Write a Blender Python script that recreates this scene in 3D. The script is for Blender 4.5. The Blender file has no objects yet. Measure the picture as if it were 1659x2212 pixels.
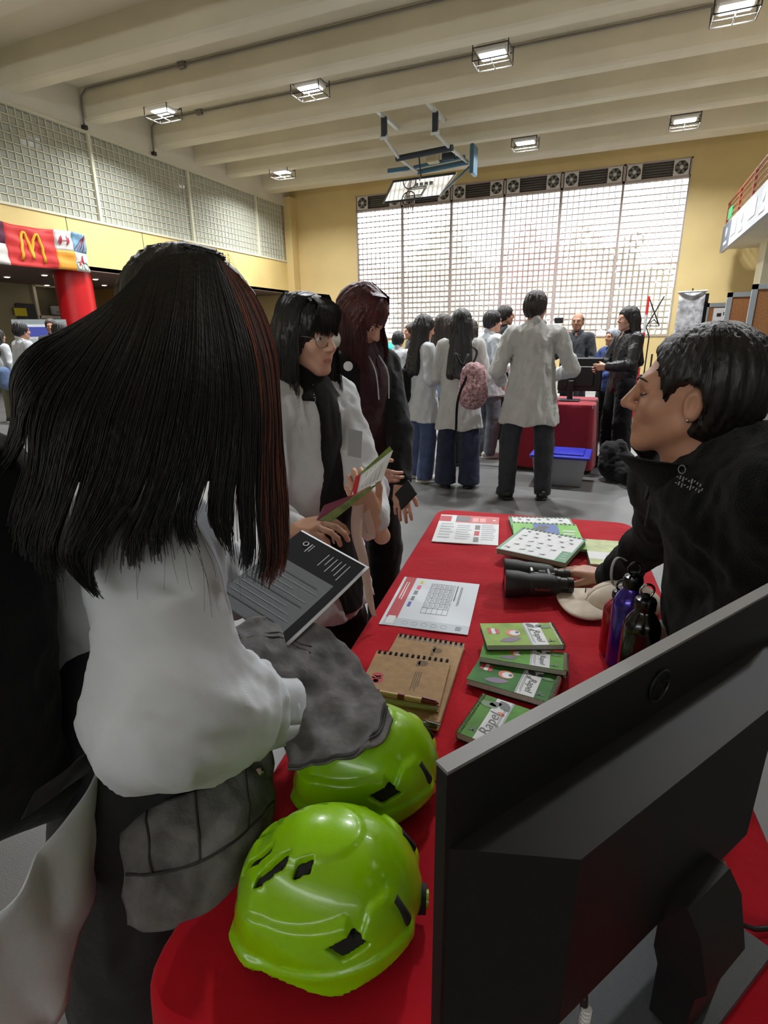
import bpy, math, random
import numpy as np
from mathutils import Vector, Matrix

# ------------------------------------------------------------------ camera
SC = bpy.context.scene
COL = SC.collection
IW, IH, FPX = 1659.0, 2212.0, 1178.47
YAW, PITCH, ROLL, CAMH = 0.40278, -0.31329, -0.01287, 1.46
_f = np.array([-math.sin(YAW)*math.cos(PITCH), math.cos(YAW)*math.cos(PITCH), math.sin(PITCH)])
_r0 = np.array([math.cos(YAW), math.sin(YAW), 0.0])
_u0 = np.cross(_r0, _f)
_r = _r0*math.cos(ROLL) + _u0*math.sin(ROLL)
_u = -_r0*math.sin(ROLL) + _u0*math.cos(ROLL)
CAMP = np.array([0.0, 0.0, CAMH])
cam_data = bpy.data.cameras.new('camera')
cam_data.sensor_fit = 'HORIZONTAL'
cam_data.sensor_width = 36.0
cam_data.lens = 36.0*FPX/IW
cam_data.clip_start = 0.02
cam_data.clip_end = 300
cam = bpy.data.objects.new('camera', cam_data)
COL.objects.link(cam)
cam.matrix_world = Matrix(((_r[0], _u[0], -_f[0], 0), (_r[1], _u[1], -_f[1], 0), (_r[2], _u[2], -_f[2], CAMH), (0, 0, 0, 1)))
SC.camera = cam

# a pixel of the photograph gives a direction; the second argument says where it lands
def ray(x, y): return _f + _r*(x-IW/2)/FPX - _u*(y-IH/2)/FPX
def az(x, y, z):
    d = ray(x, y); return CAMP + d*((z-CAMH)/d[2])
def ay(x, y, Y):
    d = ray(x, y); return CAMP + d*(Y/d[1])
def ax(x, y, X):
    d = ray(x, y); return CAMP + d*(X/d[0])
def ad(x, y, D):
    d = ray(x, y); return CAMP + d/np.linalg.norm(d)*D

# ------------------------------------------------------------------ light
SC.view_settings.view_transform = 'Standard'
SC.view_settings.look = 'None'
SC.view_settings.gamma = 1.0
SC.view_settings.use_curve_mapping = False
SC.view_settings.exposure = 0.42
SC.cycles.use_denoising = True
SC.cycles.max_bounces = 8
SC.cycles.diffuse_bounces = 4
SC.cycles.glossy_bounces = 3
SC.cycles.transmission_bounces = 6
SC.cycles.transparent_max_bounces = 12
SC.cycles.sample_clamp_indirect = 4.0
SC.cycles.caustics_reflective = False
SC.cycles.caustics_refractive = False
world = bpy.data.worlds.new('overcast_sky')
SC.world = world
world.use_nodes = True
_bg = world.node_tree.nodes['Background']
_bg.inputs['Color'].default_value = (0.93, 0.97, 1.0, 1)
_bg.inputs['Strength'].default_value = 6.8

# ------------------------------------------------------------------ materials
def _in(nt, node, name, v):
    node.inputs[name].default_value = v
def rgb(r, g, b):
    f = lambda c: (c/255.0/12.92) if c/255.0 <= 0.04045 else ((c/255.0+0.055)/1.055)**2.4
    return (f(r), f(g), f(b))
def mat(name, col, rough=0.6, var=0.0, vscale=8.0, bump=0.0, bscale=60.0, metal=0.0, spec=0.5, col2=None, emit=None, sheen=0.0, stretch=None, coat=0.0, alpha=None, trans=0.0):
    m = bpy.data.materials.new(name); m.use_nodes = True
    nt = m.node_tree; bs = nt.nodes['Principled BSDF']
    c = tuple(col)+(1,)
    bs.inputs['Base Color'].default_value = c
    bs.inputs['Roughness'].default_value = rough
    bs.inputs['Metallic'].default_value = metal
    bs.inputs['Specular IOR Level'].default_value = spec
    if sheen: bs.inputs['Sheen Weight'].default_value = sheen
    if coat: bs.inputs['Coat Weight'].default_value = coat; bs.inputs['Coat Roughness'].default_value = 0.08
    if alpha is not None: bs.inputs['Alpha'].default_value = alpha
    if trans: bs.inputs['Transmission Weight'].default_value = trans
    tc = nt.nodes.new('ShaderNodeTexCoord'); vec = tc.outputs['Object']
    if stretch:
        mp = nt.nodes.new('ShaderNodeMapping'); mp.inputs['Scale'].default_value = stretch
        nt.links.new(vec, mp.inputs['Vector']); vec = mp.outputs['Vector']
    if var or col2:
        n = nt.nodes.new('ShaderNodeTexNoise'); n.inputs['Scale'].default_value = vscale; n.inputs['Detail'].default_value = 5
        nt.links.new(vec, n.inputs['Vector'])
        mx = nt.nodes.new('ShaderNodeMix'); mx.data_type = 'RGBA'
        if col2 is None:
            mx.inputs['A'].default_value = tuple(min(1, x*(1-var)) for x in col)+(1,)
            mx.inputs['B'].default_value = tuple(min(1, x*(1+var)) for x in col)+(1,)
        else:
            mx.inputs['A'].default_value = c; mx.inputs['B'].default_value = tuple(col2)+(1,)
        rp = nt.nodes.new('ShaderNodeMapRange'); rp.inputs['From Min'].default_value = 0.35; rp.inputs['From Max'].default_value = 0.65
        nt.links.new(n.outputs['Fac'], rp.inputs['Value']); nt.links.new(rp.outputs['Result'], mx.inputs['Factor'])
        nt.links.new(mx.outputs['Result'], bs.inputs['Base Color'])
    if bump:
        n2 = nt.nodes.new('ShaderNodeTexNoise'); n2.inputs['Scale'].default_value = bscale; n2.inputs['Detail'].default_value = 6
        nt.links.new(vec, n2.inputs['Vector'])
        b = nt.nodes.new('ShaderNodeBump'); b.inputs['Strength'].default_value = bump; b.inputs['Distance'].default_value = 0.01
        nt.links.new(n2.outputs['Fac'], b.inputs['Height']); nt.links.new(b.outputs['Normal'], bs.inputs['Normal'])
    if emit:
        bs.inputs['Emission Color'].default_value = tuple(emit[:3])+(1,); bs.inputs['Emission Strength'].default_value = emit[3]
    return m
def weave(m, scale=900.0, strength=0.25):
    "woven cloth relief on an existing material"
    nt = m.node_tree; bs = nt.nodes['Principled BSDF']; tc = nt.nodes.new('ShaderNodeTexCoord')
    w = nt.nodes.new('ShaderNodeTexWave'); w.inputs['Scale'].default_value = scale/6.28; w.bands_direction = 'DIAGONAL'
    w.inputs['Distortion'].default_value = 1.5
    nt.links.new(tc.outputs['Object'], w.inputs['Vector'])
    b = nt.nodes.new('ShaderNodeBump'); b.inputs['Strength'].default_value = strength; b.inputs['Distance'].default_value = 0.001
    nt.links.new(w.outputs['Fac'], b.inputs['Height'])
    for l in list(bs.inputs['Normal'].links): nt.links.new(l.from_socket, b.inputs['Normal'])
    nt.links.new(b.outputs['Normal'], bs.inputs['Normal'])
    return m
def glassmat(name, tint, transp, transl, gloss_rough=0.08, gl=0.12):
    m = bpy.data.materials.new(name); m.use_nodes = True; nt = m.node_tree; nt.nodes.clear()
    out = nt.nodes.new('ShaderNodeOutputMaterial')
    t = nt.nodes.new('ShaderNodeBsdfTransparent'); t.inputs['Color'].default_value = tuple(tint)+(1,)
    l = nt.nodes.new('ShaderNodeBsdfTranslucent'); l.inputs['Color'].default_value = tuple(tint)+(1,)
    g = nt.nodes.new('ShaderNodeBsdfGlossy'); g.inputs['Roughness'].default_value = gloss_rough
    d = nt.nodes.new('ShaderNodeBsdfDiffuse'); d.inputs['Color'].default_value = tuple(tint)+(1,)
    m1 = nt.nodes.new('ShaderNodeMixShader'); m1.inputs[0].default_value = transl/(transl+transp)
    nt.links.new(t.outputs[0], m1.inputs[1]); nt.links.new(l.outputs[0], m1.inputs[2])
    m0 = nt.nodes.new('ShaderNodeMixShader'); m0.inputs[0].default_value = max(0.0, 1-transp-transl)
    nt.links.new(m1.outputs[0], m0.inputs[1]); nt.links.new(d.outputs[0], m0.inputs[2])
    m2 = nt.nodes.new('ShaderNodeMixShader')
    lw = nt.nodes.new('ShaderNodeFresnel'); lw.inputs['IOR'].default_value = 1.45
    nt.links.new(lw.outputs[0], m2.inputs[0])
    nt.links.new(m0.outputs[0], m2.inputs[1]); nt.links.new(g.outputs[0], m2.inputs[2])
    nt.links.new(m2.outputs[0], out.inputs['Surface'])
    return m
MATS = {}
def M(name, *a, **k):
    if name not in MATS: MATS[name] = mat(name, *a, **k)
    return MATS[name]

# ------------------------------------------------------------------ mesh builder
class MB:
    def __init__(s): s.v = []; s.f = []; s.mi = []; s.cur = 0
    def add(s, vs, fs):
        o = len(s.v); s.v.extend([tuple(map(float, p)) for p in vs]); s.f.extend([tuple(i+o for i in f) for f in fs]); s.mi.extend([s.cur]*len(fs)); return s
    def box(s, lo, hi):
        x0, y0, z0 = lo; x1, y1, z1 = hi
        return s.add([(x0,y0,z0),(x1,y0,z0),(x1,y1,z0),(x0,y1,z0),(x0,y0,z1),(x1,y0,z1),(x1,y1,z1),(x0,y1,z1)],
                     [(0,3,2,1),(4,5,6,7),(0,1,5,4),(1,2,6,5),(2,3,7,6),(3,0,4,7)])
    def cbox(s, c, size): return s.box([c[i]-size[i]/2 for i in range(3)], [c[i]+size[i]/2 for i in range(3)])
    def bbox_(s, c, size, b):
        "box with chamfered edges"
        hx, hy, hz = [t/2 for t in size]; vs = []; 
        import itertools
        idx = {}
        for sx, sy, sz in itertools.product((-1,1), repeat=3):
            for k, p in enumerate(((sx*hx, sy*(hy-b), sz*(hz-b)), (sx*(hx-b), sy*hy, sz*(hz-b)), (sx*(hx-b), sy*(hy-b), sz*hz))):
                idx[(sx,sy,sz,k)] = len(vs); vs.append((p[0]+c[0], p[1]+c[1], p[2]+c[2]))
        fs = []
        for sgn in (-1,1):
            q = [(-1,-1),(1,-1),(1,1),(-1,1)]
            if sgn < 0: q = q[::-1]
            fs.append([idx[(sgn,a,b_,0)] for a,b_ in q]); fs.append([idx[(a,sgn,b_,1)] for a,b_ in q[::-1]]); fs.append([idx[(a,b_,sgn,2)] for a,b_ in q])
        for a in (-1,1):
            for b_ in (-1,1):
                def e(x): fs.append(x if a*b_ > 0 else x[::-1])
                e([idx[(a,b_,-1,0)], idx[(a,b_,1,0)], idx[(a,b_,1,1)], idx[(a,b_,-1,1)]][::-1])
                e([idx[(a,-1,b_,0)], idx[(a,1,b_,0)], idx[(a,1,b_,2)], idx[(a,-1,b_,2)]])
                e([idx[(-1,a,b_,1)], idx[(1,a,b_,1)], idx[(1,a,b_,2)], idx[(-1,a,b_,2)]][::-1])
                for c_ in (-1,1):
                    t = [idx[(a,b_,c_,0)], idx[(a,b_,c_,1)], idx[(a,b_,c_,2)]]
                    fs.append(t if a*b_*c_ > 0 else t[::-1])
        return s.add(vs, fs)
    def quad(s, *p): return s.add(p, [tuple(range(len(p)))])
    def tube(s, pts, rad, n=8, cap=True, closed=False):
        P = [np.array(p, float) for p in pts]; m = len(P)
        R_ = rad if hasattr(rad, '__len__') else [rad]*m
        T = []
        for i in range(m):
            if closed: t = P[(i+1)%m]-P[i-1]
            else: t = P[min(i+1,m-1)]-P[max(i-1,0)]
            l = np.linalg.norm(t); T.append(t/l if l > 1e-9 else np.array([0,0,1.0]))
        ref = np.array([0,0,1.0]) if abs(T[0][2]) < .9 else np.array([1.0,0,0])
        nrm = np.cross(T[0], ref); nrm /= np.linalg.norm(nrm)
        vs = []; 
        for i in range(m):
            nrm = nrm - T[i]*np.dot(nrm, T[i]); l = np.linalg.norm(nrm)
            nrm = nrm/l if l > 1e-6 else np.cross(T[i], [0.3,0.5,0.8])
            bn = np.cross(T[i], nrm)
            for k in range(n):
                a = 2*math.pi*k/n; vs.append(P[i] + R_[i]*(math.cos(a)*nrm + math.sin(a)*bn))
        fs = []
        rng = m if closed else m-1
        for i in range(rng):
            j = (i+1) % m
            for k in range(n): fs.append((i*n+k, i*n+(k+1)%n, j*n+(k+1)%n, j*n+k))
        if cap and not closed:
            fs.append(tuple(range(n))[::-1]); fs.append(tuple((m-1)*n+k for k in range(n)))
        return s.add(vs, fs)
    def lathe(s, prof, c=(0,0,0), n=24, axis=(0,0,1), cap=True):
        a = np.array(axis, float); a /= np.linalg.norm(a)
        ref = np.array([1.0,0,0]) if abs(a[0]) < .9 else np.array([0,1.0,0])
        e1 = np.cross(a, ref); e1 /= np.linalg.norm(e1); e2 = np.cross(a, e1); c = np.array(c, float)
        vs = []; fs = []
        for r_, z_ in prof:
            for k in range(n):
                t = 2*math.pi*k/n; vs.append(c + a*z_ + r_*(math.cos(t)*e1 + math.sin(t)*e2))
        for i in range(len(prof)-1):
            for k in range(n): fs.append((i*n+k, i*n+(k+1)%n, (i+1)*n+(k+1)%n, (i+1)*n+k))
        if cap:
            fs.append(tuple(range(n))[::-1]); fs.append(tuple((len(prof)-1)*n+k for k in range(n)))
        return s.add(vs, fs)
    def prism(s, poly, z0, z1, tf=None):
        n = len(poly); vs = [(x,y,z0) for x,y in poly]+[(x,y,z1) for x,y in poly]
        if tf is not None: vs = [tf(v) for v in vs]
        fs = [tuple(range(n))[::-1], tuple(range(n,2*n))]+[(i,(i+1)%n,n+(i+1)%n,n+i) for i in range(n)]
        return s.add(vs, fs)
    def sheet(s, fn, nu, nv, thick=0.0, nrm=None):
        "grid surface fn(u,v)->xyz; thick>0 makes a closed slab along -normal"
        vs = [np.array(fn(i/nu, j/nv), float) for j in range(nv+1) for i in range(nu+1)]
        w = nu+1; fs = [(j*w+i, j*w+i+1, (j+1)*w+i+1, (j+1)*w+i) for j in range(nv) for i in range(nu)]
        if thick:
            A = np.array(vs).reshape(nv+1, w, 3)
            du = np.gradient(A, axis=1); dv = np.gradient(A, axis=0); N = np.cross(du, dv); N /= np.linalg.norm(N, axis=2, keepdims=True)+1e-12
            B = (A - N*thick).reshape(-1, 3); k = len(vs); vs = vs + list(B)
            fs += [tuple(i+k for i in f[::-1]) for f in fs]
            rim = [i for i in range(nu)]+[j*w+nu for j in range(nv)]+[nv*w+nu-i for i in range(nu)]+[(nv-j)*w for j in range(nv)]
            for a_, b_ in zip(rim, rim[1:]+rim[:1]): fs.append((b_, a_, a_+k, b_+k))
        return s.add(vs, fs)
    def tf(s, Mx):
        s.v = [tuple(Mx @ Vector(p)) for p in s.v]; return s
    def build(s, name, m=None, parent=None, smooth=False, angle=None, loc=None):
        me = bpy.data.meshes.new(name)
        vs = s.v
        if loc is not None: vs = [(p[0]-loc[0], p[1]-loc[1], p[2]-loc[2]) for p in vs]
        me.from_pydata(vs, [], s.f)
        ms = m if isinstance(m, (list, tuple)) else [m]
        for x in ms:
            if x: me.materials.append(x)
        if len(ms) > 1: me.polygons.foreach_set('material_index', s.mi)
        if smooth:
            me.polygons.foreach_set('use_smooth', [True]*len(me.polygons))
            if angle: me.set_sharp_from_angle(angle=math.radians(angle))
        me.update()
        o = bpy.data.objects.new(name, me); COL.objects.link(o)
        if loc is not None: o.location = loc
        if parent is not None: attach(o, parent)
        return o
def attach(o, parent):
    "parent and keep the world place (parents here are plain empties or unrotated meshes)"
    o.parent = parent
    o.matrix_parent_inverse = parent_world(parent).inverted()
def parent_world(p):
    w = Matrix.Translation(p.location) @ p.rotation_euler.to_matrix().to_4x4()
    if p.parent: w = parent_world(p.parent) @ p.matrix_parent_inverse @ w
    return w
def tag(o, label=None, cat=None, group=None, kind=None):
    if label: o['label'] = label
    if cat: o['category'] = cat
    if group: o['group'] = group
    if kind: o['kind'] = kind
    return o
def thing(name, label, cat, loc=(0,0,0), rz=0.0, group=None):
    o = bpy.data.objects.new(name, None); COL.objects.link(o); o.empty_display_size = 0.05
    o.location = tuple(map(float, loc)); o.rotation_euler = (0, 0, rz)
    return tag(o, label, cat, group)
def copy_tree(o, parent=None):
    c = o.copy(); COL.objects.link(c)
    if parent is not None: c.parent = parent; c.matrix_parent_inverse = o.matrix_parent_inverse.copy()
    for ch in [x for x in ALLCH(o)]: copy_tree(ch, c)
    return c
def ALLCH(o): return [x for x in bpy.data.objects if x.parent == o]
def share(name, mesh, loc, parent=None, rot=None, scale=None):
    o = bpy.data.objects.new(name, mesh); COL.objects.link(o); o.location = tuple(map(float, loc))
    if rot is not None: o.rotation_euler = rot
    if scale is not None: o.scale = scale
    if parent is not None: o.parent = parent; o.matrix_parent_inverse = parent_world(parent).inverted()
    return o
def lettering(txt, size, tfm, m, name='lettering', parent=None, extrude=0.0, align='CENTER', bold=0.0, shear=0.0, italic=False):
    "text as a mesh; tfm is a 4x4 taking text x/y to the place"
    cu = bpy.data.curves.new('txt', 'FONT'); cu.body = txt; cu.size = size; cu.align_x = align; cu.align_y = 'CENTER'
    cu.extrude = extrude; cu.resolution_u = 3; cu.offset = bold; cu.shear = shear
    to = bpy.data.objects.new('txt', cu); COL.objects.link(to)
    dg = bpy.context.evaluated_depsgraph_get(); dg.update()
    me = bpy.data.meshes.new_from_object(to.evaluated_get(dg))
    bpy.data.objects.remove(to); bpy.data.curves.remove(cu)
    me.name = name; me.transform(tfm); me.materials.clear(); me.materials.append(m)
    o = bpy.data.objects.new(name, me); COL.objects.link(o)
    if parent is not None: attach(o, parent)
    return o
def frame(o, ex, ey):
    "4x4 with x axis ex, y axis ey at o"
    ex = Vector(ex).normalized(); ey = Vector(ey); ey = (ey - ex*ey.dot(ex)).normalized(); ez = ex.cross(ey)
    return Matrix(((ex.x, ey.x, ez.x, o[0]), (ex.y, ey.y, ez.y, o[1]), (ex.z, ey.z, ez.z, o[2]), (0,0,0,1)))
# ------------------------------------------------------------------ smooth solids: signed distances meshed by surface nets
def V3(*a): return np.array(a if len(a) > 1 else a[0], float)
def unit(v):
    v = np.asarray(v, float); return v/(np.linalg.norm(v)+1e-12)
def basis(fwd, up=(0,0,1)):
    "columns: x=side (right of the one who faces fwd), y=fwd, z=up"
    y = unit(fwd); x = unit(np.cross(y, np.asarray(up, float))); z = np.cross(x, y)
    return np.stack([x, y, z], 1)
def cap(a, b, ra, rb=None, k=0.02, flat=None, ratio=1.0):
    "tapered capsule; flat = unit direction along which it is squeezed by ratio"
    return ('cap', V3(a), V3(b), ra, ra if rb is None else rb, k, None if flat is None else unit(flat), ratio)
def ell(c, r, B=None, k=0.02): return ('ell', V3(c), V3(r), np.eye(3) if B is None else B, k)
def sdf_eval(prims, P):
    d = None
    for pr in prims:
        if pr[0] == 'cap':
            _, a, b, ra, rb, k, fl, ratio = pr
            Q = P; A = a; Bv = b
            if fl is not None and ratio != 1.0:
                Q = P + np.outer(((P-a)@fl)*(1/ratio-1), fl); Bv = b + fl*(((b-a)@fl)*(1/ratio-1))
            ab = Bv-A; L = ab@ab
            t = np.clip(((Q-A)@ab)/L, 0, 1) if L > 1e-12 else np.zeros(len(P))
            e = np.linalg.norm(Q-A-t[:,None]*ab, axis=1) - (ra+(rb-ra)*t)
            if fl is not None and ratio < 1: e = e*max(ratio, .5)
        elif pr[0] == 'ell':
            _, c, r, Bm, k = pr
            q = (P-c)@Bm; k0 = np.linalg.norm(q/r, axis=1); k1 = np.linalg.norm(q/(r*r), axis=1)
            e = np.where(k1 > 1e-9, k0*(k0-1)/np.maximum(k1, 1e-9), -r.min())
        else:
            _, fn, k = pr; e = fn(P)
        if d is None: d = e
        elif k >= 0:
            h = np.clip(.5+.5*(d-e)/max(k,1e-6), 0, 1); d = d*(1-h)+e*h - k*h*(1-h)
        else:      # smooth subtraction
            kk = -k; h = np.clip(.5-.5*(d+e)/kk, 0, 1); d = d*(1-h)-e*h + kk*h*(1-h)
    return d
def sub(pr, k=0.006):
    pr = list(pr)
    if pr[0] == 'cap': pr[5] = -k
    elif pr[0] == 'ell': pr[4] = -k
    else: pr[2] = -k
    return tuple(pr)
def plane_cut(p, n): 
    p = V3(p); n = unit(n); return lambda P: (P-p)@n      # keeps the side the normal points away from
_prng = np.random.default_rng(5)
_NZ = [(unit(_prng.normal(size=3)), _prng.uniform(0, 6.28)) for _ in range(24)]
def noise(P, freq, seed=0, n=7):
    s = np.zeros(len(P))
    for i in range(n):
        w, ph = _NZ[(seed*5+i) % 24]; s += np.sin(P@w*freq*(.7+.13*i)+ph+seed*1.7+1.3*np.sin(P@_NZ[(seed*3+i+7)%24][0]*freq*.6+i))
    return s/n
def folds(amp, freq, seed=0, axis=None, stretch=1.0):
    "cloth wrinkles: ridged noise, optionally drawn out along axis"
    freq = freq*3.2
    def fn(P):
        Q = P
        if axis is not None:
            a = unit(axis); Q = P - np.outer((P@a)*(1-1/stretch), a)
        x = noise(Q, freq, seed); return amp*(np.abs(x)*2.2-.55)
    return fn
def surfnet(fn, lo, hi, h, pad=0.0):
    lo = np.asarray(lo, float); hi = np.asarray(hi, float)
    n = np.maximum(np.ceil((hi-lo)/h/4).astype(int), 1)
    N = n*4+1
    cc = np.stack(np.meshgrid(*[lo[i]+(np.arange(n[i])+.5)*4*h for i in range(3)], indexing='ij'), -1).reshape(-1,3)
    dc = fn(cc).reshape(n)
    act = np.abs(dc) < 4*h*.87*1.5+pad
    val = np.repeat(np.repeat(np.repeat(np.where(dc < 0, -1.0, 1.0)*h, 4, 0), 4, 1), 4, 2)
    val = np.pad(val, ((0,1),)*3, mode='edge')
    m = np.repeat(np.repeat(np.repeat(act, 4, 0), 4, 1), 4, 2); M2 = np.zeros(N, bool)
    for dx in (0,1):
        for dy in (0,1):
            for dz in (0,1): M2[dx:dx+4*n[0], dy:dy+4*n[1], dz:dz+4*n[2]] |= m
    idx = np.argwhere(M2)
    if len(idx) == 0: return np.zeros((0,3)), np.zeros((0,4), int)
    out = np.empty(len(idx))
    for s in range(0, len(idx), 400000): out[s:s+400000] = fn(lo+idx[s:s+400000]*h)
    val[M2] = out
    neg = val < 0
    c = [neg[i:N[0]-1+i, j:N[1]-1+j, k:N[2]-1+k] for i in (0,1) for j in (0,1) for k in (0,1)]
    cnt = sum(x.astype(np.int8) for x in c); mask = (cnt > 0) & (cnt < 8)
    ci = np.argwhere(mask); vid = -np.ones(mask.shape, int); vid[mask] = np.arange(len(ci))
    acc = np.zeros((len(ci),3)); num = np.zeros(len(ci))
    off = [(i,j,k) for i in (0,1) for j in (0,1) for k in (0,1)]
    cv = {o: val[ci[:,0]+o[0], ci[:,1]+o[1], ci[:,2]+o[2]] for o in off}
    for a in off:
        for ax_ in range(3):
            if a[ax_] == 0:
                b = list(a); b[ax_] = 1; b = tuple(b); va, vb = cv[a], cv[b]; x = (va < 0) != (vb < 0)
                t = np.where(x, va/np.where(x, va-vb, 1), 0); p = np.tile(np.array(a, float), (len(ci),1)); p[:,ax_] += t
                acc[x] += p[x]; num[x] += 1
    V = lo + (ci + acc/num[:,None])*h
    F = []
    for ax_ in range(3):
        o1, o2 = [(1,2),(2,0),(0,1)][ax_]
        sl0 = [slice(1,-1)]*3; sl0[ax_] = slice(0,N[ax_]-1); sl1 = list(sl0); sl1[ax_] = slice(1,N[ax_])
        A = neg[tuple(sl0)]; B = neg[tuple(sl1)]; x = A != B
        e = np.argwhere(x)+1; e[:,ax_] -= 1; fl = A[x]
        def cid(d1, d2):
            q = e.copy(); q[:,o1] += d1; q[:,o2] += d2; return vid[q[:,0], q[:,1], q[:,2]]
        q = np.stack([cid(-1,-1), cid(0,-1), cid(0,0), cid(-1,0)], 1)
        q[~fl] = q[~fl][:, ::-1]; F.append(q)
    return V, np.concatenate(F)
def bounds(prims, pad):
    lo = np.full(3, 1e9); hi = -lo
    for pr in prims:
        if pr[0] == 'cap':
            if pr[5] < 0: continue
            r = max(pr[3], pr[4])*1.02; lo = np.minimum(lo, np.minimum(pr[1], pr[2])-r); hi = np.maximum(hi, np.maximum(pr[1], pr[2])+r)
        elif pr[0] == 'ell':
            if pr[4] < 0: continue
            r = pr[2].max(); lo = np.minimum(lo, pr[1]-r); hi = np.maximum(hi, pr[1]+r)
    return lo-pad, hi+pad
def solid(prims, h, cuts=(), disp=None, pad=0.03, lohi=None):
    "mesh arrays of the blended prims, kept where every cut is <0, with a displacement"
    amp = 0.0
    def fn(P):
        d = sdf_eval(prims, P)
        if disp is not None: d = d + disp(P)
        for c in cuts: d = np.maximum(d, c(P))
        return d
    lo, hi = bounds(prims, pad) if lohi is None else lohi
    return surfnet(fn, lo, hi, h, 0.02)
def relax(V, F, it=1, lam=.5):
    for _ in range(it):
        S = np.zeros_like(V); n = np.zeros(len(V))
        for k in range(4):
            a, b = F[:,k], F[:,(k+1)%4]
            np.add.at(S, a, V[b]); np.add.at(n, a, 1); np.add.at(S, b, V[a]); np.add.at(n, b, 1)
        V = V*(1-lam) + lam*S/np.maximum(n,1)[:,None]
    return V
def mesh_np(name, parts, m, parent=None, smooth=True):
    "one object from several (V,F) arrays; an entry may carry a material index"
    vs = []; fs = []; mi = []; o = 0
    for p in parts:
        V, F = p[0], p[1]; vs.append(V); fs.append(F+o); o += len(V); mi.append(np.full(len(F), p[2] if len(p) > 2 else 0))
    V = np.concatenate(vs); F = np.concatenate(fs); MI = np.concatenate(mi)
    me = bpy.data.meshes.new(name)
    me.vertices.add(len(V)); me.vertices.foreach_set('co', V.astype(np.float32).ravel())
    k = F.shape[1]
    me.loops.add(F.size); me.loops.foreach_set('vertex_index', F.astype(np.int32).ravel())
    me.polygons.add(len(F)); me.polygons.foreach_set('loop_start', np.arange(0, F.size, k, dtype=np.int32)); me.polygons.foreach_set('loop_total', np.full(len(F), k, np.int32))
    ms = m if isinstance(m, (list, tuple)) else [m]
    for x in ms: me.materials.append(x)
    me.polygons.foreach_set('material_index', MI.astype(np.int32))
    if smooth: me.polygons.foreach_set('use_smooth', np.ones(len(F), bool))
    me.update(calc_edges=True); me.validate()
    ob = bpy.data.objects.new(name, me); COL.objects.link(ob)
    if parent is not None: attach(ob, parent)
    return ob
def strands(paths, r0, r1, n=3):
    "paths (N,K,3) -> tubes as V,F"
    P = np.asarray(paths, float); N, K, _ = P.shape
    T = np.gradient(P, axis=1); T /= np.linalg.norm(T, axis=2, keepdims=True)+1e-9
    ref = np.tile(np.array([.31,.74,.42]), (N,K,1)); A = np.cross(T, ref); A /= np.linalg.norm(A, axis=2, keepdims=True)+1e-9; B = np.cross(T, A)
    rad = np.linspace(0,1,K); rad = (r0*(1-rad)+r1*rad)
    if hasattr(r0, '__len__'): rad = np.asarray(r0)[None,:]
    else: rad = rad[None,:]
    out = np.stack([P + rad[...,None]*(math.cos(2*math.pi*i/n)*A + math.sin(2*math.pi*i/n)*B) for i in range(n)], 2)   # N,K,n,3
    V = out.reshape(-1,3)
    base = (np.arange(N)[:,None,None]*K + np.arange(K-1)[None,:,None])*n
    i = np.arange(n)[None,None,:]
    F = np.stack([base+i, base+(i+1)%n, base+n+(i+1)%n, base+n+i], -1).reshape(-1,4)
    return V, F
def smoothpath(ctrl, K):
    "Catmull-Rom through control points, K samples"
    C = np.asarray(ctrl, float); n = len(C)
    E = np.concatenate([[2*C[0]-C[1]], C, [2*C[-1]-C[-2]]])
    t = np.linspace(0, n-1-1e-6, K); i = t.astype(int); u = (t-i)[:,None]
    p0, p1, p2, p3 = E[i], E[i+1], E[i+2], E[i+3]
    return .5*((2*p1)+(-p0+p2)*u+(2*p0-5*p1+4*p2-p3)*u*u+(-p0+3*p1-3*p2+p3)*u**3)
# ------------------------------------------------------------------ the hall
XL, XR, YB, YR = -13.7, 7.0, 22.4, -7.0
ZC, ZBEAM = 7.6, 6.91
WX0, WX1, WZ0, WZG, WZ1 = -10.6, 1.375, 1.356, 6.2, 6.775
m_floor = mat('floor_grey', rgb(98,98,97), 0.40, 0.16, 1.3, 0.10, 180.0)
m_ochre = mat('paint_ochre', rgb(222,197,138), 0.65, 0.05, 0.7, 0.05, 40)
m_ochre2 = mat('paint_ochre_band', rgb(232,206,138), 0.6, 0.05, 0.9, 0.05, 40)
m_cream = mat('ceiling_cream', rgb(224,216,192), 0.75, 0.05, 0.8, 0.06, 30)
m_white = mat('paint_white', rgb(226,220,204), 0.7, 0.03, 1.0)
m_mortar = glassmat('mortar_glare_pink', rgb(226,196,194), 0.02, 0.35)  # pink tint and translucency paint the window glare into the joints
m_mortarw = mat('mortar_pale', rgb(224,220,196), 0.7)
m_dark = mat('black_plastic', rgb(22,22,23), 0.5)
m_greymetal = mat('grey_metal', rgb(128,124,118), 0.45, metal=0.4)
m_darkmetal = mat('dark_metal', rgb(60,58,56), 0.45, metal=0.5)
m_whitep = mat('white_plastic', rgb(214,210,202), 0.45)
m_paper = mat('paper_white', rgb(226,228,230), 0.6)
m_black = mat('print_black', rgb(24,24,26), 0.6)
m_grey = mat('print_grey', rgb(120,122,124), 0.6)
m_lgrey = mat('print_light_grey', rgb(176,180,184), 0.6)
m_redp = mat('print_red', rgb(186,36,44), 0.55)
m_yelp = mat('print_yellow', rgb(226,210,40), 0.55)
m_bluep = mat('print_blue', rgb(70,80,170), 0.55)
g_win = glassmat('glass_block_clear', (0.97,0.97,0.95), 0.68, 0.28)
g_left = glassmat('glass_block_milky', (0.80,0.84,0.74), 0.30, 0.20)

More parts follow.
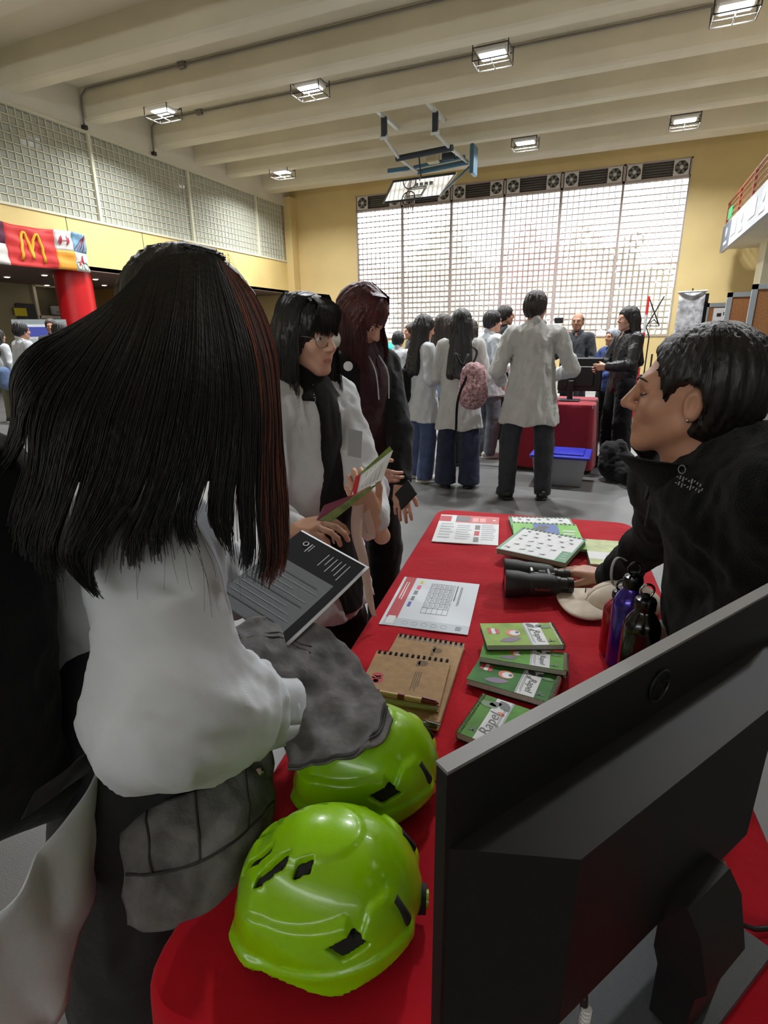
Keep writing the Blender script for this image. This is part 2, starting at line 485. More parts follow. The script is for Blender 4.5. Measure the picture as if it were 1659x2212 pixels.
fl = MB().box((XL-8, YR, -0.2), (XR+3, YB+0.3, 0.0)).build('floor', m_floor); tag(fl, 'grey speckled hall floor', 'floor', kind='structure')
def court_line(a, b, w, m):
    a = np.array(a, float); b = np.array(b, float); t = (b-a)/np.linalg.norm(b-a); n = np.array([-t[1], t[0]])*w/2
    MB().quad((*(a-n),.003), (*(b-n),.003), (*(b+n),.003), (*(a+n),.003)).build('court_line', m, fl)
m_ldark = mat('line_dark', rgb(52,50,50), .5); m_lwhite = mat('line_white', rgb(226,224,216), .4)
court_line((-5,6.3),(3.0,6.05),.05,m_ldark); court_line((0.2,6.75),(4,6.75),.05,m_lwhite); court_line((-8,8.6),(5,8.6),.05,m_lwhite)

# back wall with the window opening
wb = MB()
wb.box((XL-8,YB,0),(WX0,YB+.3,ZC)).box((WX1,YB,0),(XR+3,YB+.3,ZC)).box((WX0,YB,0),(WX1,YB+.3,WZ0)).box((WX0,YB,WZ1),(WX1,YB+.3,ZC))
wb = wb.build('wall_back', m_ochre); tag(wb, 'ochre end wall around the big glass block window', 'wall', kind='structure')
# window
w1 = MB()
for k in range(7):
    x = WX0+(WX1-WX0)*k/6
    w1.box((max(WX0,x-.04),YB-.02,WZ0),(min(WX1,x+.04),YB+.16,WZ1))
w1.box((WX0,YB-.02,WZG),(WX1,YB+.16,WZG+.08)).box((WX0,YB-.02,WZ1-.05),(WX1,YB+.16,WZ1)).box((WX0,YB-.03,WZ0-.05),(WX1,YB+.16,WZ0))
w1 = w1.build('window_1', mat('window_frame_taupe', rgb(176,160,154), .5)); tag(w1, 'tall glass block window filling the end wall', 'window', kind='structure')
PW = (WX1-WX0)/6; CW = (PW-.08)/10; RH = (WZG-WZ0)/25
mj = MB()
for k in range(6):
    x0 = WX0+PW*k+.04
    for i in range(1,10): mj.box((x0+CW*i-.006,YB+.03,WZ0),(x0+CW*i+.006,YB+.11,WZG))
for j in range(1,25):
    t = .016 if j in (12,) else .007
    mj.box((WX0,YB+.025,WZ0+RH*j-t),(WX1,YB+.115,WZ0+RH*j+t))
mj.build('mortar_joints', m_mortar, w1)
blk = MB().bbox_((0,0,0),(CW-.016,.085,RH-.016),.018).build('glass_block', g_win)
bme = blk.data; bpy.data.objects.remove(blk)
cells = []
for k in range(6):
    for i in range(10):
        for j in range(25): cells.append((WX0+PW*k+.04+CW*(i+.5), YB+.07, WZ0+RH*(j+.5)))
cells.sort(key=lambda c: (c[0])**2+c[1]**2+(c[2]-CAMH)**2)
for c in cells[:300]: share('glass_block', bme, c, w1)
rest = MB()
for c in cells[300:]: rest.bbox_(c,(CW-.016,.085,RH-.016),.018)
tag(rest.build('glass_blocks_beyond', g_win, w1), kind='stuff')
# louvre header with slats
for k in range(6):
    x0 = WX0+PW*k+.04; x1 = WX0+PW*(k+1)-.04
    lv = MB().box((x0,YB+.10,WZG+.08),(x1,YB+.14,WZ1-.05))
    n = 6
    for j in range(n):
        z = WZG+.10+(WZ1-WZG-.19)*j/(n-1)
        lv.add([(x0,YB+.02,z-.02),(x1,YB+.02,z-.02),(x1,YB+.10,z+.035),(x0,YB+.10,z+.035),(x0,YB+.02,z-.008),(x1,YB+.02,z-.008),(x1,YB+.10,z+.047),(x0,YB+.10,z+.047)],
               [(0,3,2,1),(4,5,6,7),(0,1,5,4),(2,3,7,6)])
    lv.build('louvre_panel', m_greymetal, w1)
m_fanblade = mat('fan_blade_grey', rgb(120,118,112), .5)
def make_fan():
    t = thing('exhaust_fan', 'x', 'fan', (0,0,0))
    fr = MB(); S_ = .23
    for a,b in (((-S_,-.05,-S_),(S_,0,-.19)),((-S_,-.05,.19),(S_,0,S_)),((-S_,-.05,-.19),(-.19,0,.19)),((.19,-.05,-.19),(S_,0,.19))): fr.box(a,b)
    for sx in (-1,1):
        for sz in (-1,1): fr.prism([(sx*.19,sz*.19),(sx*.19,sz*.07),(sx*.07,sz*.19)] if sx*sz>0 else [(sx*.19,sz*.19),(sx*.07,sz*.19),(sx*.19,sz*.07)],0,.05,lambda v:(v[0],-v[2],v[1]))
    fr.build('frame', m_whitep, t)
    MB().lathe([(.195,0),(.195,.04)],(0,-.005,0),20,(0,1,0)).build('back_plate', m_darkmetal, t)
    MB().lathe([(.055,-.04),(.055,.02)],(0,-.02,0),14,(0,1,0)).build('hub', m_whitep, t)
    for i in range(6):
        a = i*math.pi/3; bl = MB()
        p = [(.05,-.035),(.17,-.055),(.18,.03),(.05,.03)]
        bl.prism(p,-.006,.006,lambda v:(v[0]*math.cos(a)-v[1]*math.sin(a), -.02+v[2]+v[1]*.25, v[0]*math.sin(a)+v[1]*math.cos(a)))
        bl.build('blade', m_fanblade, t)
    return t
fan0 = make_fan()
spots = []
for k in range(6):
    for s_ in (0,1): spots.append((WX0+PW*k+.30 if s_ == 0 else WX0+PW*(k+1)-.30, YB+.01, (WZG+WZ1)/2+.02))
for i, p in enumerate(spots):
    o = fan0 if i == 0 else copy_tree(fan0)
    o.location = p
    tag(o, 'square white exhaust fan set in the louvre header above the glass block window', 'fan', 'exhaust fans above the window')

# left wall: ochre band, glass blocks above it, white strip under the beams, pilaster
LZ0, LZ1, BZ0 = 4.51, 6.65, 3.25
wl = MB().box((XL-.3,YR,BZ0),(XL,YB,LZ0)).build('wall_left', m_ochre2); tag(wl, 'ochre painted parapet band along the side of the hall', 'wall', kind='structure')
t1 = MB().box((XL-.3,YR,LZ1),(XL,YB,ZC)).build('trim_1', m_white, None); tag(t1, 'white wall strip above the side glass blocks', 'trim', kind='structure')
t2 = MB().box((XL-.02,21.9,3.1),(XL+.32,YB,6.95)).build('trim_2', m_ochre); tag(t2, 'ochre pilaster in the corner of the hall', 'trim', kind='structure')
for yy in (11.35,13.9): MB().box((XL-.001,yy,BZ0),(XL+.003,yy+.02,LZ0)).build('wall_joint', m_ldark, wl)
w2 = MB(); MUL = [5.03,8.76,12.49,16.22,19.95]
for y in MUL: w2.box((XL-.2,y-.04,LZ0),(XL+.02,y+.04,LZ1))
w2.box((XL-.22,5.0,LZ0-.03),(XL+.03,21.9,LZ0+.03)).box((XL-.22,5.0,LZ1-.03),(XL+.03,21.9,LZ1+.03))
w2 = w2.build('window_2', m_mortarw); tag(w2, 'long strip of milky glass blocks above the ochre band', 'window', kind='structure')
CY = 3.65/19; RL = (LZ1-LZ0-.06)/11
mj = MB(); cells = []
for k, y0 in enumerate(MUL):
    n = 19 if k < 4 else 10
    for i in range(n):
        if i: mj.box((XL-.15,y0+.04+CY*i-.012,LZ0),(XL-.045,y0+.04+CY*i+.012,LZ1))
        for j in range(11): cells.append((XL-.10, y0+.04+CY*(i+.5), LZ0+.03+RL*(j+.5)))
for j in range(1,11): mj.box((XL-.15,5.0,LZ0+.03+RL*j-.012),(XL-.045,21.9,LZ0+.03+RL*j+.012))
mj.build('mortar_joints', m_mortarw, w2)
blk = MB().bbox_((0,0,0),(.075,CY-.026,RL-.026),.018).build('glass_block', g_left); bme2 = blk.data; bpy.data.objects.remove(blk)
vis = sorted([c for c in cells if c[1] > 9.0], key=lambda c: c[1]); near = set(vis[:300])
for c in vis[:300]: share('glass_block', bme2, c, w2)
rest = MB()
for c in cells:
    if c not in near: rest.bbox_(c,(.075,CY-.026,RL-.026),.018)
tag(rest.build('glass_blocks_beyond', g_left, w2), kind='stuff')
# gallery behind the blocks
gl = MB().box((XL-3.2,YR,LZ0-.2),(XL-3.0,YB,ZC)).build('wall_gallery', mat('gallery_green', rgb(176,180,150), .7)); tag(gl, 'pale wall behind the side glass blocks', 'wall', kind='structure')

# space under the gallery
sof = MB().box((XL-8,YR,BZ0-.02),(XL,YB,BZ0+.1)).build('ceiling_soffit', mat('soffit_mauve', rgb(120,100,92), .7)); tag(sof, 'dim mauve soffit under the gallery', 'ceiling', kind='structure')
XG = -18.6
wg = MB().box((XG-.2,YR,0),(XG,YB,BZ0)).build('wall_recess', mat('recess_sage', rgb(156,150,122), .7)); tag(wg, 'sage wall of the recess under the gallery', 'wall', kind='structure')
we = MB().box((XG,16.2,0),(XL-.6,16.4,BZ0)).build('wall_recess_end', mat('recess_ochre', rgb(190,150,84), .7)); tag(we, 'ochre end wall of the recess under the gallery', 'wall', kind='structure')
a = ax(30,655,XG); b = ax(70,652,XG)
d1 = MB().bbox_((XG+.04,(a[1]+b[1])/2,a[2]/2),(.08,abs(b[1]-a[1]),a[2]),.02).build('door_1', mat('door_charcoal', rgb(50,54,60), .5)); tag(d1, 'charcoal door with a yellow notice', 'door', kind='structure')
c0 = ax(45,674,XG+.1); MB().cbox((XG+.09,c0[1],c0[2]),(.02,.42,.25)).build('notice', m_yelp, d1)
a = ax(68,615,XG); b = ax(150,628,XG); zz = a[2]; y0w, y1w = a[1], b[1]+.4
w3 = MB()
for y in (y0w, (y0w+y1w)/2, y1w): w3.box((XG,y-.05,0),(XG+.1,y+.05,zz))
for z in (.05, 2.2, zz): w3.box((XG,y0w,z-.05),(XG+.1,y1w,z+.05))
w3 = w3.build('window_3', m_white); tag(w3, 'white framed glazed partition with doors in the recess', 'window', kind='structure')
for (ya,yb) in ((y0w+.05,(y0w+y1w)/2-.05),((y0w+y1w)/2+.05,y1w-.05)):
    for (za,zb) in ((.1,2.15),(2.25,zz-.05)): MB().box((XG+.02,ya,za),(XG+.04,yb,zb)).build('pane', mat('partition_glass', rgb(88,84,72), .15, spec=.8), w3)
ac = thing('air_conditioner', 'pale wall air conditioner above the glazed partition in the recess', 'air conditioner', (XG+.2,(y0w+y1w)/2,2.3))
MB().bbox_((XG+.2,(y0w+y1w)/2,2.42),(.2,.95,.28),.03).build('housing', m_lgrey, ac); MB().box((XG+.3,(y0w+y1w)/2-.4,2.33),(XG+.31,(y0w+y1w)/2+.4,2.40)).build('outlet_slot', m_grey, ac)
m_spot = mat('spot_lamp', (1,.9,.7), .4, emit=(1,.84,.55,14))
for px, py in ((15,598),(96,594),(206,603),(225,616),(126,604),(70,618),(75,636),(-60,590)):
    p = az(px,py,BZ0-.04)
    if p[0] < XG+.3: p[0] = XG+.4
    t = thing('downlight', 'small warm downlight glowing in the soffit under the gallery', 'downlight', p, group='downlights in the gallery soffit')
    MB().lathe([(.09,0),(.11,.02),(.11,.03)],(p[0],p[1],BZ0-.05),16).build('ring', m_whitep, t)
    MB().lathe([(.01,-.012),(.06,-.008),(.085,.006)],(p[0],p[1],BZ0-.05),14).build('bulb', m_spot, t)
c_ = MB(); c_.lathe([(.47,0),(.47,BZ0-.03)],(-14.25,11.72,0),32); c_ = c_.build('red_column', mat('paint_red_gloss', rgb(196,24,30), .35, .05, 2), smooth=True, angle=40)
tag(c_, 'round glossy red column holding up the gallery', 'column')

# ceiling and beams
ce = MB().box((XL-8,YR,ZC),(XR+3,YB+.3,ZC+.2)).build('ceiling', m_cream); tag(ce, 'cream ceiling slab with deep cross beams', 'ceiling', kind='structure')
BEAMS = [(0.6,.4),(3.1,.4),(5.6,.4),(8.0,.4),(10.25,.42),(12.45,.42),(14.85,.38),(16.65,.36),(18.3,.36),(20.45,.7)]
for y, wd in BEAMS:
    bm_ = MB()
    pr = [(y-.05,ZC),(y,ZBEAM+.05),(y+.05,ZBEAM),(y+wd-.05,ZBEAM),(y+wd,ZBEAM+.05),(y+wd+.05,ZC)]
    vs = [(XL,*p) for p in pr]+[(XR+3,*p) for p in pr]; n = 6
    bm_.add(vs, [tuple(range(n)), tuple(range(n,2*n))[::-1]]+[(i,i+n,(i+1)%n+n,(i+1)%n) for i in range(n)])
    bm_.build('beam', m_cream, ce)
# conduits with their drop to the wall
for y, zz, lbl, bx in ((12.36,ZC-.06,'thin grey conduit with a junction box along the beam nearest the unlit bay',(390,120)),(14.76,ZC-.06,'thin grey conduit linking the caged ceiling lamps along a beam',(430,240))):
    t = thing('electrical_conduit', lbl, 'conduit', (XL+.1,y,zz))
    MB().tube([(XL+.06,y,LZ1+.1),(XL+.06,y,zz-.4),(XL+.10,y,zz-.12),(XL+.3,y,zz),(-6,y,zz),(XR,y,zz)],.022,8).build('pipe', m_greymetal, t, smooth=True)
    p = ay(bx[0],bx[1],y); MB().bbox_((p[0],y,zz),(.2,.1,.14),.015).build('junction_box', m_greymetal, t)
    MB().bbox_((XL+.06,y,LZ1+.08),(.12,.12,.1),.01).build('end_box', m_darkmetal, t)
# caged lamps
m_lamp = mat('lamp_glow', (1,1,1), .4, emit=(.93,.96,1.0,5)); m_lampoff = mat('lamp_diffuser', rgb(214,216,220), .4, emit=(.93,.96,1,1.0))
def make_lamp(p, on, label, group):
    x, y, z = p
    t = thing('ceiling_lamp', label, 'lamp', (x,y,z), group=group)
    MB().bbox_((x,y,z+.02),(.62,.42,.16),.03).build('housing', m_whitep, t)
    MB().bbox_((x,y,z-.07),(.5,.3,.03),.01).build('diffuser', m_lamp if on else m_lampoff, t)
    cg = MB()
    for sx in (-1,1):
        for sy in (-1,1): cg.tube([(x+sx*.36,y+sy*.26,z+.12),(x+sx*.36,y+sy*.26,z-.2)],.012,5)
    for dz in (-.2,.02):
        for sx in (-1,1): cg.tube([(x+sx*.36,y-.26,z+dz),(x+sx*.36,y+.26,z+dz)],.012,5)
        for sy in (-1,1): cg.tube([(x-.36,y+sy*.26,z+dz),(x+.36,y+sy*.26,z+dz)],.012,5)
    cg.tube([(x-.36,y,z-.2),(x+.36,y,z-.2)],.010,5); cg.tube([(x,y-.26,z-.2),(x,y+.26,z-.2)],.010,5)
    cg.build('wire_cage', m_darkmetal, t)
    for dx in (-.2,.2): MB().tube([(x+dx,y,z+.1),(x+dx,y,ZC-.005)],.007,6).build('hanger', m_greymetal, t)
    if on:
        ld = bpy.data.lights.new('lamp_light', 'AREA'); ld.shape = 'RECTANGLE'; ld.size = .5; ld.size_y = .3; ld.energy = 270; ld.spread = math.radians(150); ld.color = (.95,.97,1)
        lo = bpy.data.objects.new('lamp_light', ld); COL.objects.link(lo); lo.location = (x,y,z-.09); attach(lo, t)
LZ = 6.93
for k, px in enumerate(((352,240),(670,190),(1065,118),(1590,15))):
    p = az(*px,LZ-.05); make_lamp((p[0],p[1],LZ), True, ['lit caged floodlight nearest the side glass block strip','lit caged floodlight between the side strip and the basketball goal','lit caged floodlight in line with the basketball goal','lit caged floodlight over the balcony side of the hall'][k], 'lit caged floodlights')
for px in ((610,372),(1135,308),(1480,260)):
    p = az(*px,LZ-.05); make_lamp((p[0],p[1],LZ), True, 'dim caged floodlight above the beam next to the end wall', 'dim caged floodlights')
for x in (-10.4,-5.8,-1.2,3.4):  # extra row out of view, added to light the tables from above
    for y in (7.2,): make_lamp((x,y,LZ), True, 'added unseen floodlight in a wire cage above the tables', 'added unseen floodlights over the tables')

# right side: balcony with a sign strip and railing, pillar
XB, YBE = 2.45, 21.6
bal = MB().box((XB+.1,YR,3.9),(XR+3,YBE,4.2)).build('balcony_slab', m_white); tag(bal, 'white underside slab of the side balcony', 'balcony', kind='structure')
sg = thing('balcony_sign', 'long pale printed sign strip along the balcony edge', 'sign', (XB,YBE,3.85))
MB().box((XB,YR,3.8),(XB+.1,YBE,4.55)).build('sign_board', mat('sign_pale', rgb(196,200,206), .5), sg)
MB().box((XB-.006,YBE-1.6,3.82),(XB,YBE-.02,4.53)).build('sign_end_panel', mat('sign_slate', rgb(104,116,134), .5), sg)
lt = M('sign_ink', rgb(236,238,236), .5)
for y in (YBE-.9,YBE-3.4,YBE-6.0):
    MB().lathe([(.13,0),(.13,.006)],(XB-.012,y,4.27),20,(1,0,0)).build('round_mark', lt, sg)
    MB().box((XB-.012,y-.28,3.93),(XB-.007,y+.28,4.02)).build('printed_bar', lt, sg)
for y in (YBE-2.2,YBE-4.8,YBE-7.6): MB().box((XB-.012,y-.42,4.02),(XB-.007,y+.42,4.40)).build('printed_patch', lt, sg)
rl = thing('balcony_railing', 'rust red railing running along the top of the balcony', 'railing', (XB+.05,YBE,4.55)); m_rust = mat('rail_rust', rgb(150,74,50), .45)
for z in (4.72,4.88,5.04,5.18): MB().tube([(XB+.05,YR,z),(XB+.05,YBE,z)],.03 if z > 5.1 else .018,8).build('rail', m_rust, rl)
for i in range(14): MB().box((XB+.03,YBE-.1-i*2.0,4.56),(XB+.09,YBE-.04-i*2.0,5.18)).build('post', m_rust, rl)
es = MB().box((XB-.015,YBE-1.3,4.62),(XB+.01,YBE-.7,4.92)).build('exit_sign', mat('exit_green', rgb(40,150,90), .5, emit=(.1,.6,.3,.3))); tag(es, 'small green exit sign fixed to the balcony railing', 'sign')
pl = MB().box((XB+.9,19.6,0),(XB+1.9,20.6,3.9)).build('wall_pillar', mat('pillar_cream', rgb(238,232,206), .6)); tag(pl, 'cream pillar under the balcony', 'pillar', kind='structure')
wr = MB().box((XR,YR,0),(XR+.3,YB,ZC)).build('wall_right', m_white); tag(wr, 'white side wall under the balcony', 'wall', kind='structure')

# trees outside, seen blurred through the glass blocks
def tree(x, y, h, rad, seed, label, col):
    rng = np.random.default_rng(seed)
    t = thing('tree', label, 'tree', (x,y,-1))
    MB().tube([(x,y,-1.0),(x+.15,y,h*.35),(x-.1,y+.1,h*.8)],[.25,.18,.06],8).build('trunk', M('bark', rgb(86,66,50), .9), t, smooth=True)
    n = 2600
    d = rng.normal(size=(n,3)); d /= np.linalg.norm(d,axis=1,keepdims=True); rr = rad*rng.uniform(.35,1,n)**.5
    P = np.array([x,y,h*.66]) + d*rr[:,None]*np.array([1,.8,1.05])*(1+.25*np.sin(d[:,:1]*7+seed)+.2*np.sin(d[:,2:]*9))
    mb = MB()
    A = rng.normal(size=(n,3)); A /= np.linalg.norm(A,axis=1,keepdims=True); B = np.cross(A, d); B /= np.linalg.norm(B,axis=1,keepdims=True)+1e-9
    s = rng.uniform(.14,.26,n)[:,None]
    V = np.stack([P-A*s, P-B*s*.5, P+A*s, P+B*s*.5],1).reshape(-1,3)
    mb.v = [tuple(v) for v in V]; mb.f = [(4*i,4*i+1,4*i+2,4*i+3) for i in range(n)]; mb.mi = [0]*n
    mb.build('foliage', mat('leaf', col, .7, .4, 1.5), t)
tree(-8.6,28,5.2,2.3,1,'broad green tree outside behind the left of the glass block window',rgb(104,122,60))
tree(-5.6,35,6.2,2.4,2,'reddish leaved tree outside behind the glass block window',rgb(150,84,80))
tree(-1.6,29,4.6,2.2,3,'olive tree outside behind the middle of the glass block window',rgb(130,128,70))
tree(0.4,34,4.0,2.0,4,'yellow green shrubby tree outside behind the right of the glass block window',rgb(146,150,66))
gr = MB().box((-30,YB+.3,-1.2),(25,60,-1.0)).build('ground_outside', mat('paving_outside', rgb(170,166,150), .8, .1, .5)); tag(gr, 'pale paved ground outside the hall', 'ground', kind='structure')

wk = MB().box((XL-8,YR-.3,0),(XR+3,YR,3.6)).box((XL-8,YR-.3,4.4),(XR+3,YR,ZC)).build('wall_rear', m_ochre); tag(wk, 'ochre rear wall with a wide opening to daylight', 'wall', kind='structure')
# ------------------------------------------------------------------ the near table and what lies on it
TZ = 0.73
T0 = np.array([-.669, 2.196]); TA = math.atan2(.089, .757)
TEX = np.array([math.cos(TA), math.sin(TA)]); TEY = np.array([math.sin(TA), -math.cos(TA)])
TW, TL_ = .775, 1.93
def TP(u, v, z=0.0):
    p = T0 + TEX*u + TEY*v; return (p[0], p[1], TZ+z)
def onT(px, py, h=0.0): return az(px, py, TZ+h)
m_cloth = weave(mat('cloth_red', rgb(182,8,30), .85, .06, 5.0, .25, 30.0, sheen=.06, spec=.2), 2500, .2)
tb = thing('folding_table', 'long folding table hidden under the bright red cloth in the foreground', 'table', (*(T0+TEX*TW/2+TEY*TL_/2), 0))
q = MB(); 
def rrect(w, l, r, off=0.0, n=8):
    pts = []
    for cx, cy, a0 in ((w-r,r,-90),(w-r,l-r,0),(r,l-r,90),(r,r,180)):
        for i in range(n+1):
            a = math.radians(a0+90*i/n); pts.append((cx+(r+off)*math.cos(a), cy+(r+off)*math.sin(a)))
    return pts
q.prism(rrect(TW-.01,TL_-.01,.04),-.045,-.004,lambda v: TP(v[0]+.005,v[1]+.005,v[2])).build('tabletop', M('table_grey',rgb(180,180,176),.5), tb)
for u in (.1,TW-.1):
    for v in (.2,TL_-.2): MB().tube([TP(u,v,-.045),TP(u,v,-TZ)],.016,8).build('leg', m_darkmetal, tb)
def red_cloth(name, label, P, w, l, r, drop, seed, m, nn=60):
    rng = np.random.default_rng(seed); nu = 44; nv = 96
    def wob(x, y): return .0022*(math.sin(x*23+3*math.sin(y*9))*math.sin(y*17+x*5+seed)+.7*math.sin(y*41+x*13+2*math.sin(x*11)))+.0010
    def corner(x, y):
        cx = min(max(x,r),w-r); cy = min(max(y,r),l-r); dx, dy = x-cx, y-cy; m_ = max(abs(dx),abs(dy)); n2 = math.hypot(dx,dy)
        return (cx+dx*m_/n2, cy+dy*m_/n2) if n2 > 1e-9 else (x,y)
    gx = np.linspace(0,w,nu+1); gy = np.linspace(0,l,nv+1); t = MB()
    e = .02
    tv = []
    for y in gy:
        for x in gx:
            X_, Y_ = corner(x,y); ed = min(x,w-x,y,l-y); tv.append(P(X_,Y_,wob(X_,Y_)*min(1,ed/e)))
    wd = nu+1
    t.add(tv,[(j*wd+i,(j+1)*wd+i,(j+1)*wd+i+1,j*wd+i+1) for j in range(nv) for i in range(nu)])
    loop = [(x,0) for x in gx[:-1]]+[(w,y) for y in gy[:-1]]+[(x,l) for x in gx[:0:-1]]+[(0,y) for y in gy[:0:-1]]
    O = np.array([corner(*p_) for p_ in loop]); n = len(O); ss = np.concatenate([[0],np.cumsum(np.linalg.norm(np.diff(O,axis=0),axis=1))])
    tot = ss[-1]+np.linalg.norm(O[0]-O[-1]); ss = ss/tot*2*math.pi*round(tot*1.0)
    nrm = np.stack([np.roll(O,-1,0)[:,1]-np.roll(O,1,0)[:,1], -(np.roll(O,-1,0)[:,0]-np.roll(O,1,0)[:,0])],1); nrm /= np.linalg.norm(nrm,axis=1,keepdims=True)+1e-9
    ph = rng.uniform(0,6,4); rows = [[(p_[0],p_[1],0.0) for p_ in O]]
    for j,(dz,of) in enumerate(((-.003,.004),(-.012,.008),(-.04,.011),(-.12,.018),(-.24,.028),(-.40,.038),(-.55,.048),(-drop,.055))):
        g = min(1,max(0,(j-1)/5))
        fold = np.sin(ss*3+ph[0])*.6+np.sin(ss*5+ph[1])*.4+np.sin(ss*1+ph[2])*.5
        rows.append([(p_[0]+nn_[0]*(of+g*.016*fo),p_[1]+nn_[1]*(of+g*.016*fo),dz) for p_,nn_,fo in zip(O,nrm,fold)])
    vs = [P(*p) for row in rows for p in row]
    fs = [(a*n+i,a*n+(i+1)%n,(a+1)*n+(i+1)%n,(a+1)*n+i)[::-1] for a in range(len(rows)-1) for i in range(n)]
    t.add(vs,fs); o = t.build(name, m, smooth=True, angle=70); tag(o, label, 'tablecloth'); return o
red_cloth('tablecloth','bright red cloth over the foreground table under the notebooks and helmets',TP,TW,TL_,.06,TZ-.03,3,m_cloth)
ZT = .0042   # cloth thickness on the table

class Flat:
    "a flat rectangle on the table from four photograph corners (its own top-left, top-right, bottom-right, bottom-left)"
    def __init__(s, px, h, w=None, l=None):
        P = [onT(x,y,h) for x,y in px]
        ex = unit((P[1]-P[0])+(P[2]-P[3])); ey0 = unit((P[3]-P[0])+(P[2]-P[1])); ez = np.array([0,0,1.0])
        ang = .5*(math.atan2(ex[1],ex[0])+math.atan2(*( -np.array([ey0[0],-ey0[1]])))) if False else math.atan2(ex[1],ex[0])
        # average the two side directions, keeping a right angle
        a1 = math.atan2(ex[1],ex[0]); a2 = math.atan2(ey0[1],ey0[0])+math.pi/2
        while a2-a1 > math.pi: a2 -= 2*math.pi
        while a2-a1 < -math.pi: a2 += 2*math.pi
        a = .5*(a1+a2)
        s.ex = np.array([math.cos(a),math.sin(a),0]); s.ey = np.array([math.sin(a),-math.cos(a),0])
        s.c = sum(P)/4; s.c[2] = 0
        s.w = w or .5*(np.linalg.norm(P[1]-P[0])+np.linalg.norm(P[2]-P[3])); s.l = l or .5*(np.linalg.norm(P[3]-P[0])+np.linalg.norm(P[2]-P[1]))
        if w or l:      # keep the given top-left corner
            pass
    def P(s, u, v, z):       # u,v in 0..1 from its own top-left
        p = s.c+s.ex*(u-.5)*s.w+s.ey*(v-.5)*s.l; return (p[0],p[1],TZ+z)
    def rect(s, mb, u0, v0, u1, v1, z): mb.quad(s.P(u0,v1,z),s.P(u1,v1,z),s.P(u1,v0,z),s.P(u0,v0,z)); return mb
    def poly(s, mb, pts, z): 
        mb.quad(*[s.P(u,v,z) for u,v in pts]); return mb
    def slab(s, mb, u0, v0, u1, v1, z0, z1):
        mb.add([s.P(u0,v0,z0),s.P(u1,v0,z0),s.P(u1,v1,z0),s.P(u0,v1,z0),s.P(u0,v0,z1),s.P(u1,v0,z1),s.P(u1,v1,z1),s.P(u0,v1,z1)],
               [(0,1,2,3),(7,6,5,4),(4,5,1,0),(5,6,2,1),(6,7,3,2),(7,4,0,3)]); return mb
    def disc(s, mb, u, v, r, z, n=20, sq=1.0, rot=0.0):
        c = np.array(s.P(u,v,z)); pts = []
        for i in range(n):
            a = -2*math.pi*i/n; x = r*math.cos(a); y = r*sq*math.sin(a); pts.append(c+s.ex*(x*math.cos(rot)-y*math.sin(rot))+s.ey*(x*math.sin(rot)+y*math.cos(rot)))
        mb.quad(*pts); return mb
    def leaf(s, mb, u, v, L, wd, rot, z, n=7):
        c = np.array(s.P(u,v,z)); up = []; dn = []
        for i in range(n+1):
            t = i/n; x = (t-.5)*L; y = wd*math.sin(math.pi*t)**.8
            up.append((x,y)); dn.append((x,-y))
        pts = up+dn[::-1][1:-1]
        mb.quad(*[c+s.ex*(x*math.cos(rot)-y*math.sin(rot))+s.ey*(x*math.sin(rot)+y*math.cos(rot)) for x,y in pts][::1]); return mb
    def fr(s, u, v, z, rot=0.0):
        ex = s.ex*math.cos(rot)+s.ey*math.sin(rot); ey = s.ex*math.sin(rot)-s.ey*math.cos(rot)
        return frame(s.P(u,v,z), ex, ey)
def onloc(F, z=0.0): return (F.c[0],F.c[1],TZ+z)
def text_lines(F, mb, u0, v0, u1, v1, n, z, seed=0, fill=.55, vertical=False):
    rng = np.random.default_rng(seed)
    for i in range(n):
        e = rng.uniform(.75,1.0)
        if vertical:
            a = u0+(u1-u0)*i/n; b = a+(u1-u0)/n*fill; F.rect(mb,a,v0,b,v0+(v1-v0)*e,z)
        else:
            a = v0+(v1-v0)*i/n; b = a+(v1-v0)/n*fill; F.rect(mb,u0,a,u0+(u1-u0)*e,b,z)

m_green1 = mat('cover_light_green', rgb(146,180,84), .6, .22, 14, spec=.25); m_green2 = mat('cover_green', rgb(92,152,56), .6, .3, 12, spec=.25); m_green3 = mat('cover_deep_green', rgb(54,116,44), .6, .35, 12, spec=.25)
m_pages = mat('page_edges', rgb(190,190,182), .8, .12, 400); m_wire = mat('spiral_wire', rgb(200,200,200), .3, metal=.9); m_wireblk = mat('spiral_black', rgb(24,22,20), .4)
m_orange = mat('print_orange', rgb(206,92,44), .5); m_purple = mat('print_purple', rgb(96,70,104), .5); m_ink = mat('print_ink', rgb(34,30,32), .5); m_leafd = mat('print_leaf_dark', rgb(58,66,66), .5); m_leafg = mat('print_leaf_green', rgb(78,120,58), .5)
m_kraft = mat('kraft_card', rgb(170,136,94), .75, .10, 60, .12, 300); m_kink = mat('kraft_ink', rgb(112,86,58), .7)

def binding(F, side, z, th, n, m, r=.006, parent=None, z0=0.0):
    mb = MB()
    for i in range(n):
        t = (i+.5)/n
        if side == 'R': c = np.array(F.P(1,t,z0)); d = F.ex
        elif side == 'L': c = np.array(F.P(0,t,z0)); d = -F.ex
        elif side == 'T': c = np.array(F.P(t,0,z0)); d = -F.ey
        c = c - d*.004; zm = th/2; rr = th/2+.003
        pts = [c + d*(math.cos(a)*r) + np.array([0,0,zm+math.sin(a)*rr]) for a in np.linspace(0,2*math.pi,10,endpoint=False)]
        mb.tube(pts,.0011,4,closed=True)
    mb.build('spiral_binding', m, parent)

